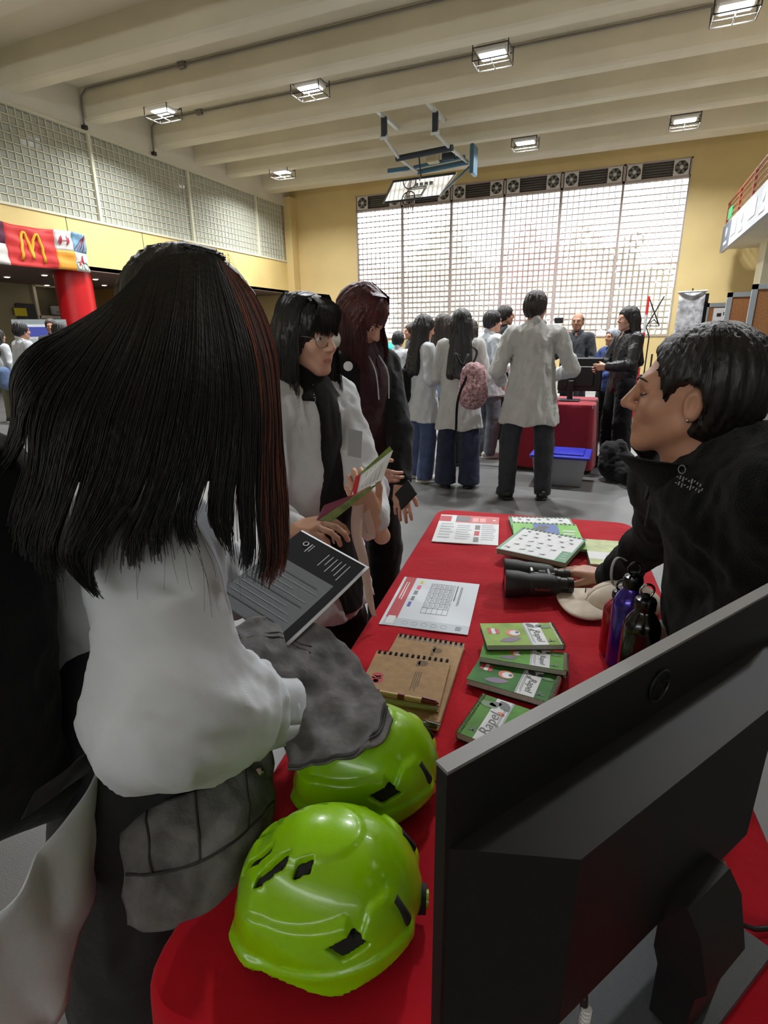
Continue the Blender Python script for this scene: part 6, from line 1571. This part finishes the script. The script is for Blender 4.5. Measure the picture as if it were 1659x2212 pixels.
# denim jacket over the arm
dj = thing('denim_jacket','washed grey denim jacket draped over the arm of the long haired visitor','jacket',ad(640,1500,.98))
R_ = [[(476,1384,.92),(530,1345,.97),(610,1334,1.02),(700,1360,1.05),(765,1420,1.03),(812,1490,.985),(850,1555,.935)],
      [(478,1402,.90),(540,1380,.935),(620,1390,.97),(695,1440,.99),(755,1500,.965),(795,1562,.925),(824,1602,.90)],
      [(480,1432,.895),(545,1425,.91),(610,1460,.925),(660,1530,.93),(700,1580,.915),(725,1618,.895),(745,1640,.885)],
      [(484,1466,.915),(545,1462,.93),(588,1500,.935),(612,1575,.935),(622,1618,.925),(625,1645,.91),(622,1668,.90)]]
ob, out, nn_ = gsheet('drape',R_,48,36,m_den,dj,.009,2,24,.004)
for c_ in (44,45.5):
    c0 = int(c_); MB().tube([out[j,c0]+unit(CAMP-out[j,c0])*.006 for j in range(37)],.0022,6).build('hem_seam',m_stitch,dj,smooth=True)
for r_ in (9,11):
    MB().tube([out[r_,i]+unit(CAMP-out[r_,i])*.0055 for i in range(0,22)],.0018,6).build('yoke_seam',m_stitch,dj,smooth=True)
R2_ = [[(262,1770,.97),(330,1740,.945),(420,1712,.94),(510,1670,.96),(585,1610,1.0)],[(266,1850,.955),(340,1840,.93),(430,1815,.925),(520,1760,.945),(590,1690,1.0)],[(270,1930,.955),(345,1930,.93),(430,1905,.925),(515,1850,.95),(582,1770,1.0)],[(274,2000,.965),(345,2008,.945),(425,1990,.94),(500,1940,.96),(570,1850,1.01)]]
ob, out, nn_ = gsheet('hanging_back',R2_,40,30,m_den,dj,.008,5,22,.004)
for r_ in (15,):
    MB().tube([out[r_,i]+unit(CAMP-out[r_,i])*.0055 for i in range(41)],.0022,6).build('pocket_seam',m_stitch,dj,smooth=True)
for c0 in (8,20,32): MB().tube([out[j,c0]+unit(CAMP-out[j,c0])*.0055 for j in range(0,16)],.0018,6).build('panel_seam',m_stitch,dj,smooth=True)
MB().lathe([(.007,0),(.008,.002),(.005,.004)],out[4,36]+unit(CAMP-out[4,36])*.004,12,unit(CAMP-out[4,36])).build('button',m_chrome,dj)
# printed programme in her hands
TLc, TRc, BRc = ad(652,1148,1.19), ad(797,1228,1.13), ad(660,1378,.975)
ex_ = unit(TRc-TLc); wD = np.linalg.norm(TRc-TLc); ey_ = BRc-TRc; ey_ = ey_-ex_*(ey_@ex_); lD = np.linalg.norm(ey_)*1.15; ey_ = unit(ey_); ez_ = np.cross(ex_,ey_); ez_ = ez_ if ez_@(CAMP-TLc) > 0 else -ez_
dc = thing('printed_programme','grey and black printed programme held by the long haired visitor','programme',TLc+ex_*wD/2+ey_*lD/2)
def DP(u, v, z=0.0): return TLc+ex_*wD*u+ey_*lD*v+ez_*(z+.012*math.sin(math.pi*u)*0+.010*(v-.5)**2)
def dpatch(u0, v0, u1, v1, z, m, nm, par, th=.0):
    return MB().sheet(lambda a,b: DP(u0+(u1-u0)*a,v0+(v1-v0)*b,z),4,10,th).build(nm,m,par,smooth=True)
sh = dpatch(0,0,1,1,0,m_paper,'sheet',dc,.0012)
dpatch(.0,.02,.965,.36,.0022,M('print_charcoal',rgb(34,34,36),.8,spec=.1),'dark_header',sh); dpatch(0,.36,.86,1,.0022,M('print_mid_grey',rgb(112,116,118),.8,spec=.1),'grey_field',sh); dpatch(.86,.36,.965,1,.0022,M('print_charcoal',rgb(34,34,36),.8,spec=.1),'dark_margin',sh)
for i in range(9): dpatch(.05,.46+.055*i,.05+[.7,.75,.5,.72,.74,.6,.7,.75,.65][i],.47+.055*i,.0028,m_grey if i%4 else m_black,'text_line',sh)
for i in range(6): dpatch(.52+.06*i,.10,.53+.06*i,.10+[.16,.12,.18,.14,.17,.2][i],.0028,m_lgrey,'title_line',sh)
MB().tube([DP(.20+.03*math.cos(a),.12+.025*math.sin(a),.0030) for a in np.linspace(0,2*math.pi,16,endpoint=False)],.0012,5,closed=True).build('round_crest',m_paper,sh)
dpatch(.26,.09,.275,.2,.0028,m_lgrey,'crest_line',sh); dpatch(.295,.09,.305,.18,.0028,m_lgrey,'crest_line',sh)
# ------------------------------------------------------------------ basketball goal folded up under the ceiling
m_blueg = mat('steel_blue', rgb(70,112,136), .4, metal=.3); m_darkst = mat('steel_dark', rgb(48,56,66), .45, metal=.3); m_whitest = mat('steel_white', rgb(206,210,208), .4)
bg = thing('basketball_goal','folded basketball goal with glass backboard hanging from the ceiling beams','basketball goal',(-6,17,6.9))
bL, bR = az(830,296,6.5), az(940,286,6.5); cL, cR = az(862,342,6.3), az(972,320,6.3); rL, rR = az(903,372,6.25), az(1010,350,6.25)
for p in (bL,bR):
    MB().box((p[0]-.07,p[1]-.05,p[2]),(p[0]+.07,p[1]+.05,6.96)).build('hanger_plate',m_darkst,bg); MB().box((p[0]-.05,15.2,6.93),(p[0]+.05,16.7,7.02)).build('ceiling_channel',m_whitest,bg); MB().tube([p+V3(-.12,0,0),p+V3(.12,0,0)],.05,10).build('pivot',m_whitest,bg,smooth=True,angle=40)
for a,b in ((bL,cL),(bR,cR),(cL,rL),(cR,rR)): MB().tube([a,b],.045,10).build('swing_arm',m_whitest,bg,smooth=True,angle=40)
MB().tube([cL+(cL-cR)*.05,cR+(cR-cL)*.05],.08,12).build('cross_tube',m_darkst,bg,smooth=True,angle=40)
MB().tube([rL,rR],.07,10).build('rear_tube',m_blueg,bg,smooth=True,angle=40); MB().tube([rL+V3(0,-.35,.05),rR+V3(0,-.35,.05)],.05,10).build('mid_tube',m_blueg,bg,smooth=True,angle=40)
MB().bbox_((rL+rR)/2+V3(-.1,-.6,.12),(.35,.3,.28),.03).build('motor_box',mat('motor_tan',rgb(196,184,150),.5),bg); MB().tube([(rL+rR)/2+V3(.2,-.6,.1),(rL+rR)/2+V3(.55,-.6,.1)],.1,12).build('winch_drum',m_darkst,bg,smooth=True,angle=40)
MB().bbox_(rR+V3(.18,0,.02),(.12,.5,.75),.02).build('side_plate',m_blueg,bg); MB().bbox_(rL+V3(-.45,-.5,.0),(.7,.12,.12),.02).build('guide_rail',m_blueg,bg)
nL, nR, fL, fR_ = az(850,392,6.2), az(985,374,6.2), az(836,440,5.92), az(955,420,5.92)
fL = nL+((fL-nL)+(fR_-nR))/2+V3(-.1,0,0); fR_ = fL+(nR-nL)
g_board = glassmat('backboard_glass',(.86,.92,.94),.80,.10)
MB().add([nL,nR,fR_,fL]+[p+V3(0,0,.02) for p in (nL,nR,fR_,fL)],[(0,1,2,3),(7,6,5,4),(0,4,5,1),(1,5,6,2),(2,6,7,3),(3,7,4,0)]).build('backboard',g_board,bg)
for a,b in ((nL,nR),(nR,fR_),(fR_,fL),(fL,nL)): MB().tube([a,b],.035,8).build('board_frame',m_whitest if a is nR else m_darkst,bg)
q = lambda u,v: nL+(nR-nL)*u+(fL-nL)*v
sq = MB()
for a,b in (((.36,.45),(.64,.45)),((.64,.45),(.64,.85)),((.64,.85),(.36,.85)),((.36,.85),(.36,.45))): sq.tube([q(*a)-V3(0,0,.03),q(*b)-V3(0,0,.03)],.02,6)
sq.build('target_square',m_whitest,bg)
rc = q(.42,.62)-V3(0,.25,.22); ring_ = [rc+V3(.225*math.cos(a),.1*math.sin(a),.21*math.sin(a)) for a in np.linspace(0,2*math.pi,24,endpoint=False)]
MB().tube(ring_,.018,8,closed=True).build('rim',mat('rim_dark',rgb(90,60,54),.4),bg,smooth=True)
nt_ = MB()
for i in range(0,24,2): nt_.tube([ring_[i],rc*.4+ring_[i]*.6-V3(0,-.1,.22),rc*.55+ring_[i]*.45-V3(0,-.14,.40)],.008,4)
tag(nt_.build('net',mat('net_cord',rgb(110,84,86),.8),bg),kind='stuff')
MB().tube([rR+V3(.1,0,-.1),q(1,.9)],.03,8).build('strut',m_blueg,bg,smooth=True); MB().tube([cL*.6+cR*.4,cL*.6+cR*.4-V3(0,-.2,.5),q(.45,.1)],.02,6).build('cable',m_darkst,bg,smooth=True)
for u_ in (.42,.50,.58,.66): MB().tube([q(u_,.30)-V3(0,0,.03),q(u_+.05,.30)-V3(0,0,.03)],.03,6).build('faded_print_mark',m_whitest,bg)

# ------------------------------------------------------------------ banner on the gallery band
y0b, y1b, z0b, z1b = 7.2, 11.78, 3.17, 4.12
bn = thing('fabric_banner','long printed fabric banner with a yellow letter on red hung on the gallery band','banner',(XL+.05,(y0b+y1b)/2,z0b))
def bw(u, v):        # u along the wall towards the window, v up
    y = y0b+(y1b-y0b)*u; z = z0b+(z1b-z0b)*v-.05*math.sin(math.pi*((u*2.2)%1))*v+.02*math.sin(u*9); x = XL+.07+.025*math.sin(u*40+v*7)*(.4+.6*v)+.018*math.sin(v*21+u*13)
    return (x,y,z)
cb_ = {'red':mat('banner_red',rgb(206,52,50),.6),'white':mat('banner_white',rgb(216,212,206),.6),'purple':mat('banner_purple',rgb(96,44,70),.6),'orange':mat('banner_orange',rgb(232,158,56),.6),'blue':mat('banner_blue',rgb(122,164,190),.6),'yellow':mat('banner_yellow',rgb(244,190,60),.55),'pink':mat('banner_pink',rgb(208,60,84),.6),'green':mat('banner_green',rgb(130,160,140),.6)}
def bpanel(u0, v0, u1, v1, c, name='panel', off=0.0):
    return MB().sheet(lambda a,b: (lambda p: (p[0]+off,p[1],p[2]))(bw(u0+(u1-u0)*a,v0+(v1-v0)*b)),max(3,int(60*(u1-u0))),max(3,int(14*(v1-v0))),.004).build(name,cb_[c],bn,smooth=True)
for a in ((0,0,.30,.5,'white'),(0,.5,.30,1,'purple'),(.30,0,.52,.5,'white'),(.30,.5,.52,1,'purple'),(.52,0,.80,1,'red'),(.80,0,.915,.5,'orange'),(.80,.5,.915,1,'white'),(.915,0,1,.5,'white'),(.915,.5,1,1,'blue')): bpanel(*a)
def bline(pts, r, c, nm='motif', off=.012): 
    C = smoothpath([(u,v,0) for u,v in pts],14); MB().tube([(lambda p: (p[0]+off,p[1],p[2]))(bw(x[0],x[1])) for x in C],r,6).build(nm,cb_[c],bn,smooth=True)
bline([(.595,.16),(.600,.5),(.615,.82),(.632,.80),(.648,.5),(.655,.22)],.035,'yellow','letter_arch'); bline([(.655,.22),(.662,.5),(.680,.80),(.698,.78),(.715,.45),(.722,.14)],.035,'yellow','letter_arch')
for du, hh_ in ((-.030,.07),(-.020,.11),(.020,.11),(.030,.07)): bline([(.857+du-.004,.75-hh_),(.857+du+.004,.75+hh_)],.014,'pink','dumbbell_weight')
bline([(.839,.75),(.875,.75)],.008,'pink','dumbbell_bar')
for k in range(4): bline([(.922+.018*k,.56-.02*(k%2)),(.99,.97)],.008,'pink' if k%2 else 'purple','ray')
for du in (-.022,.022):
    MB().tube([(lambda p:(p[0]+.012,p[1],p[2]))(bw(.957+du+.016*math.cos(a),.15+.10*math.sin(a))) for a in np.linspace(0,2*math.pi,14,endpoint=False)],.010,5,closed=True).build('bicycle_wheel',cb_['green'],bn)
bline([(.935,.15),(.955,.3),(.97,.2),(.957,.36),(.965,.42)],.016,'pink','cyclist')

# ------------------------------------------------------------------ second table and the things about it
def T2(u, v, z): return (-1.09+u, 6.95-v, .74+z)
tb2 = thing('folding_table','folding table under the dark red cloth by the crowd','table',(-.66,6.55,0))
MB().box((-1.08,6.16,.70),(-.23,6.94,.735)).build('tabletop',M('table_grey',rgb(180,180,176),.5),tb2)
for x in (-1.02,-.30):
    for y in (6.22,6.88): MB().tube([(x,y,.70),(x,y,0)],.015,8).build('leg',m_darkmetal,tb2)
red_cloth('tablecloth','dark red cloth hanging over the second table by the crowd',T2,.87,.79,.05,.70,8,weave(mat('cloth_wine',rgb(150,22,40),.85,.08,6,.2,30,sheen=.2),2000,.2),40)
dm = thing('desktop_monitor','black monitor on the second table in front of the woman in black','monitor',(-.42,6.55,.745))
MB().bbox_((-.42,6.60,1.02),(.46,.05,.36),.012).build('screen_shell',m_mon,dm); MB().bbox_((-.42,6.56,1.0),(.30,.05,.22),.01).build('rear_housing',m_mon,dm); MB().bbox_((-.50,6.50,.85),(.06,.04,.22),.006).build('stand_neck',m_mon,dm); MB().bbox_((-.50,6.46,.752),(.22,.18,.014),.004).build('base_plate',m_mon,dm)
cs = thing('small_speaker','small black box with a white label on the second table','box',(-.72,6.4,.745)); MB().bbox_((-.72,6.4,.80),(.14,.12,.11),.01).build('box_body',m_dark,cs); MB().bbox_((-.72,6.339,.80),(.09,.004,.06),.001).build('label_plate',m_paper,cs)
pc = thing('plastic_cup','white plastic cup standing on the second table','cup',(-.62,6.25,.745)); MB().lathe([(.025,0),(.034,.09),(.032,.09),(.024,.004)],(-.62,6.25,.747),16).build('cup_wall',m_paper,pc,smooth=True)
pp = thing('paper_stack','white papers spread on the second table','paper',(-.85,6.3,.745)); MB().bbox_((-.86,6.32,.750),(.22,.3,.006),.001).build('sheets',m_paper,pp)
bk2 = MB().tube([az(1196,872,.80),az(1191,978,.05)],.016,8).build('black_pole',m_dark,smooth=True,angle=40); tag(bk2,'thin black pole leaning in front of the second table','pole')
# storage box
sb = thing('storage_box','clear plastic storage box with a blue lid on the floor by the second table','box',(-.47,5.72,0))
def taper(c, w0, d0, w1, d1, z0, z1):
    x, y = c; return [(x-w0/2,y-d0/2,z0),(x+w0/2,y-d0/2,z0),(x+w0/2,y+d0/2,z0),(x-w0/2,y+d0/2,z0),(x-w1/2,y-d1/2,z1),(x+w1/2,y-d1/2,z1),(x+w1/2,y+d1/2,z1),(x-w1/2,y+d1/2,z1)]
mb = MB(); o_ = taper((-.47,5.72),.44,.34,.52,.42,.005,.285); i_ = taper((-.47,5.72),.43,.33,.51,.41,.012,.285)
mb.add(o_,[(0,3,2,1),(0,1,5,4),(1,2,6,5),(2,3,7,6),(3,0,4,7)]); mb.add(i_,[(0,1,2,3),(4,5,1,0),(5,6,2,1),(6,7,3,2),(7,4,0,3)])
mb.build('tub',glassmat('plastic_clear',(.80,.83,.88),.45,.25),sb); m_lid = mat('plastic_blue',rgb(44,52,170),.35)
MB().bbox_((-.47,5.72,.30),(.57,.47,.03),.008).build('lid',m_lid,sb); MB().bbox_((-.47,5.72,.322),(.44,.34,.02),.006).build('lid_ridge',m_lid,sb)
MB().bbox_((-.47,5.74,.10),(.32,.24,.16),.02).build('contents',mat('contents_grey',rgb(120,120,130),.7),sb)
# backpack on the floor
fb = thing('slumped_backpack','black backpack slumped on the floor beside the blue lidded box','backpack',(.0,5.9,0))
V_, F_ = solid([cap((.02,5.98,.15),(.12,5.98,.15),.14,.15,.05), cap((.0,6.0,.30),(.06,6.02,.34),.12,.08,.08), cap((.16,5.86,.10),(.24,5.86,.09),.10,.08,.06)],.012,[plane_cut((0,0,.003),(0,0,-1))],folds(.01,22,6),pad=.04); mesh_np('bag_body',[(V_,F_)],m_blackc,fb)
for pts in ([(.2,5.8,.12),(.28,5.72,.09),(.34,5.66,.02)],[(.1,5.74,.03),(.22,5.62,.008),(.36,5.58,.006)]): C = smoothpath([V3(*p) for p in pts],12); MB().sheet(lambda u,v: C[int(round(u*11))]+V3(0,.03*(v-.5),0),11,1,.004).build('strap',m_blackc,fb)
# folding chair behind it
ch = thing('folding_chair','folding chair with a red seat behind the woman in black','chair',(.32,6.9,0)); cx, cy = .34,6.95
MB().bbox_((cx,cy,.44),(.38,.36,.03),.01).build('seat',mat('seat_wine',rgb(110,26,38),.6),ch); MB().bbox_((cx,cy+.19,.74),(.38,.02,.22),.008).build('backrest',m_dark,ch)
for sx in (-1,1):
    MB().tube([(cx+sx*.18,cy+.2,.85),(cx+sx*.18,cy-.2,.0)],.011,8).build('leg',m_darkmetal,ch); MB().tube([(cx+sx*.165,cy-.12,.44),(cx+sx*.165,cy+.24,.0)],.011,8).build('leg',m_darkmetal,ch)
# floral backpack worn on one shoulder
m_floral = mat('floral_pink',rgb(206,172,172),.8,vscale=42,col2=rgb(120,74,84),bump=.2)
pkb = ad(1022,832,5.16); fl_ = thing('floral_backpack','pink floral backpack hanging from the shoulder of the long haired woman','backpack',pkb-V3(0,0,.19))
AWAY_ = np.array([-.39,.92,0])
V_, F_ = solid([cap(pkb+V3(0,0,.09),pkb-V3(0,0,.08),.115,.14,.03,AWAY_,.62), cap(pkb-V3(-.02,.09,.06),pkb-V3(-.0,.09,.10),.09,.09,.03,AWAY_,.45)],.010,[],folds(.005,30,3),pad=.03); mesh_np('bag_body',[(V_,F_)],m_floral,fl_)
MB().tube(smoothpath([ad(992,770,5.12),ad(985,765,5.1),ad(1000,790,5.06),ad(1012,765,5.12)],12),.012,6).build('handle',m_blackc,fl_,smooth=True)
C = smoothpath(G([(1010,745,5.2),(1030,700+60,5.18),(1015,800,5.1),(990,860,5.06),(985,930,5.1)]),20); MB().sheet(lambda u,v: C[int(round(u*19))]+_r*(v-.5)*.022,19,1,.004).build('strap',m_blackc,fl_)
bb_ = ad(14,815,vv['o'][1] and float(np.linalg.norm(vv['o']-CAMP))-.25); vb = thing('small_blue_backpack','blue backpack on the visitor in olive trousers','backpack',bb_-V3(0,0,.18))
V_, F_ = solid([cap(bb_+V3(0,0,.08),bb_-V3(0,0,.10),.11,.13,.03)],.014,[],folds(.005,30,3),pad=.03); mesh_np('bag_body',[(V_,F_)],clothmat('cloth_steel_blue',rgb(96,116,150)),vb)
tot = pA['L'](-.05,-.20,1.05); tt_ = thing('tote_bag','black tote bag at the back of the woman in blue jeans','bag',tot-V3(0,0,.2)); V_, F_ = solid([cap(tot+V3(0,0,.06),tot-V3(0,0,.12),.08,.10,.03)],.014,[],folds(.004,30,3),pad=.03); mesh_np('bag_body',[(V_,F_)],m_blackc,tt_)
MB().tube(smoothpath([tot+V3(0,0,.1),pA['L'](-.1,-.08,1.35),pA['L'](-.14,0,1.46),pA['L'](-.12,.1,1.3)],12),.014,6).build('strap',m_blackc,tt_,smooth=True)
# open camera held by the bald man
cam_ = thing('compact_camera','small black camera raised by the bald man','camera',ad(1207,690,8.1)); c = ad(1207,692,8.05); MB().bbox_(c,(.11,.06,.075),.01).build('camera_body',m_dark,cam_); MB().tube([c-V3(-.02,.03,0),c-V3(-.02,.07,0)],.03,14).build('lens_barrel',m_dark,cam_)

# ------------------------------------------------------------------ boards, posters and stands
m_cork = mat('cork',rgb(152,104,62),.85,.25,60,.2,200); m_alu = mat('board_frame_grey',rgb(150,158,160),.45,.04,3)
def pinboard(x0, x1, y, z0, z1, label, rot=0.0):
    t = thing('pin_board',label,'board',((x0+x1)/2,y,0))
    MB().box((x0+.06,y,z0+.06),(x1-.06,y+.02,z1-.06)).build('cork_panel',m_cork,t)
    for a,b in (((x0,y-.02,z0),(x0+.07,y+.04,z1)),((x1-.07,y-.02,z0),(x1,y+.04,z1)),((x0,y-.02,z1-.07),(x1,y+.04,z1)),((x0,y-.02,z0),(x1,y+.04,z0+.07))): MB().box(a,b).build('frame_bar',m_alu,t)
    for x in (x0+.03,x1-.03):
        MB().box((x-.02,y-.02,0),(x+.02,y+.03,z0)).build('leg',m_alu,t); MB().box((x-.03,y-.25,0),(x+.03,y+.25,.03)).build('foot',m_alu,t)
    return t
b1_ = ay(1627,614,10); pinboard(b1_[0],b1_[0]+1.7,10,.24,b1_[2],'tall cork pin board in a grey frame, foremost beside the balcony pillar')
b2_ = ay(1573,632,10.7); pinboard(b2_[0],b2_[0]+1.5,10.7,.24,b2_[2],'cork pin board in a grey frame just behind the tallest one')
b3_ = ay(1524,655,12.2); b3t = pinboard(b3_[0],b3_[0]+1.6,12.2,.5,b3_[2],'cork pin board with a white notice behind the other boards')
n_ = ay(1560,690,12.17); MB().box((n_[0]-.16,12.165,n_[2]-.25),(n_[0]+.10,12.172,n_[2]+.2)).build('notice',m_paper,b3t)
mb = MB(); mb.box((n_[0]-.10,12.160,n_[2]+.05),(n_[0]-.03,12.165,n_[2]+.11)).box((n_[0]+.0,12.160,n_[2]+.07),(n_[0]+.06,12.165,n_[2]+.13)); mb.build('notice_print',m_black,b3t)
ru = thing('rollup_poster','white patterned roll-up poster on a stand by the window','poster',ay(1495,790,9)*V3(1,1,0)); a = ay(1468,632,9); b = ay(1527,619,9); w_ = b[0]-a[0]
MB().sheet(lambda u,v: (a[0]+w_*u-.0*v,9+.03*math.sin(u*3),.1+(a[2]-.1)*v),8,16,.004).build('printed_sheet',mat('poster_pattern',rgb(226,226,228),.6,vscale=14,col2=rgb(150,150,156)),ru,smooth=True)
MB().tube([(a[0]-.02,9,a[2]),(a[0]+w_+.02,9,a[2]+.01)],.012,8).build('top_bar',m_whitest,ru); MB().bbox_((a[0]+w_/2,9,.05),(w_+.1,.2,.1),.02).build('base_cassette',m_darkmetal,ru); MB().tube([(a[0]+w_/2,9.04,.1),(a[0]+w_/2,9.04,a[2]+.05)],.01,6).build('pole',m_darkmetal,ru)
MB().box((a[0]+w_+.0,9.06,.1),(a[0]+w_+.05,9.2,a[2]-.02)).build('dark_side_flap',m_blackc,ru)
rp = thing('ranging_pole','red and white surveying pole propped upright near the window','pole',az(1370,960,0)); p0 = ay(1402,640,9.0); p1 = p0.copy(); p1[2] = 0.0; p1[0] -= .02
for k in range(8):
    f0, f1_ = k/8,(k+1)/8; MB().tube([p0*(1-f0)+p1*f0,p0*(1-f1_)+p1*f1_],.018,10).build('band',[mat('pole_red',rgb(220,50,50),.4),m_whitest][k%2 if k else 0],rp,smooth=True,angle=40)
tp = thing('star_frame','thin dark metal frame of triangles standing by the ranging pole','sculpture',ay(1400,800,9.1)*V3(1,1,0)); T_ = lambda x,y: ay(x,y,9.1)
for nm,pts in (('bent_rod',[(1435,640),(1396,706),(1402,728),(1392,800)]),('triangle_rod',[(1413,690),(1424,704),(1396,704),(1413,690)]),('stay_rod',[(1403,645),(1424,704)])): MB().tube([T_(*p) for p in pts],.010,6).build(nm,m_dark,tp)
q0 = T_(1392,800); MB().tube([q0,(q0[0],q0[1],0)],.012,6).build('post',m_dark,tp)
es_ = thing('tripod_stand','thin black tripod stand on the bright floor near the window','tripod',az(1390,905,0)); ce_ = az(1390,905,0)
for k in range(3): a_ = k*2.1+.4; MB().tube([ce_+V3(0,0,.75),ce_+V3(.28*math.cos(a_),.28*math.sin(a_),0)],.012,6).build('leg',m_dark,es_)
MB().tube([ce_+V3(0,0,.7),ce_+V3(0,0,1.1)],.014,8).build('column',m_dark,es_)
# red university roll-up behind the visitors
rbn = thing('red_rollup_banner','red roll-up banner with a round white crest behind the red haired visitor','banner',(-5.05,9.6,0)); pA_ = az(672,672,1.9); pB_ = az(745,671,1.9); ex2 = unit(pB_-pA_); W2 = np.linalg.norm(pB_-pA_)
MB().sheet(lambda u,v: (pA_[0]+ex2[0]*W2*u,pA_[1]+ex2[1]*W2*u,.1+1.8*v),6,10,.004).build('sheet',m_redp,rbn); cc_ = az(708,690,1.78)-np.array([-.39,.92,0])*.03
MB().lathe([(.09,0),(.09,.008)],cc_,20,(.39,-.92,0)).build('crest_disc',m_paper,rbn); MB().lathe([(.06,0),(.06,.012)],cc_,20,(.39,-.92,0)).build('crest_ring',m_redp,rbn)
for k in range(3): MB().box((cc_[0]+.14,cc_[1]-.02,cc_[2]+.05-.05*k),(cc_[0]+.40,cc_[1]-.01,cc_[2]+.07-.05*k)).build('crest_line',m_paper,rbn)
MB().bbox_((pA_[0]+ex2[0]*W2/2,pA_[1]+ex2[1]*W2/2,.05),(W2,.2,.1),.02).build('base_cassette',m_darkmetal,rbn)
# far display table with a teal bottle
dt = thing('display_table','dark covered display table near the window sill','table',(-6.4,16.1,0)); MB().bbox_((-6.4,16.1,.90),(1.6,.8,.06),.01).build('tabletop',m_dark,dt); MB().box((-7.15,15.75,.0),(-5.65,16.45,.87)).build('skirt',m_blackc,dt)
tl = thing('teal_bottle','teal bottle standing on the display table near the window','bottle',(-6.5,15.9,.93)); MB().lathe([(.10,0),(.11,.02),(.11,.22),(.05,.28),(.04,.33)],(-6.5,15.9,.935),16).build('bottle_body',mat('teal',rgb(40,190,180),.4),tl,smooth=True,angle=50); MB().lathe([(.045,.33),(.045,.37)],(-6.5,15.9,.935),12).build('cap',m_paper,tl)
# poster board under the gallery
pa, pb2 = az(24,690,1.84), az(142,690,1.84); dv = pb2-pa; ex3 = unit(dv); L3_ = np.linalg.norm(dv)
pbd = thing('poster_board','grey framed poster board with a blue printed poster under the gallery','board',(pa+pb2)/2*V3(1,1,0)); PBf = lambda u,z,d=0.0: (pa[0]+ex3[0]*L3_*u+ex3[1]*d, pa[1]+ex3[1]*L3_*u-ex3[0]*d, z)
def pbx(u0,u1,z0,z1,d0,d1,m,nm): MB().add([PBf(u0,z0,d0),PBf(u1,z0,d0),PBf(u1,z1,d0),PBf(u0,z1,d0),PBf(u0,z0,d1),PBf(u1,z0,d1),PBf(u1,z1,d1),PBf(u0,z1,d1)],[(0,3,2,1),(4,5,6,7),(0,1,5,4),(1,2,6,5),(2,3,7,6),(3,0,4,7)]).build(nm,m,pbd)
pbx(0,1,.75,1.84,0,.04,m_alu,'frame_panel'); pbx(.14,.80,.8,1.74,.04,.05,m_paper,'poster_sheet'); pbx(.16,.78,1.52,1.70,.05,.055,m_bluep,'poster_header'); pbx(.16,.45,1.30,1.48,.05,.055,m_lgrey,'poster_figure'); pbx(.5,.78,1.30,1.48,.05,.055,mat('print_pale_blue',rgb(150,176,214),.5),'poster_figure')
for u in (.03,.97): pbx(u-.02,u+.02,0,.75,0,.03,m_alu,'leg')
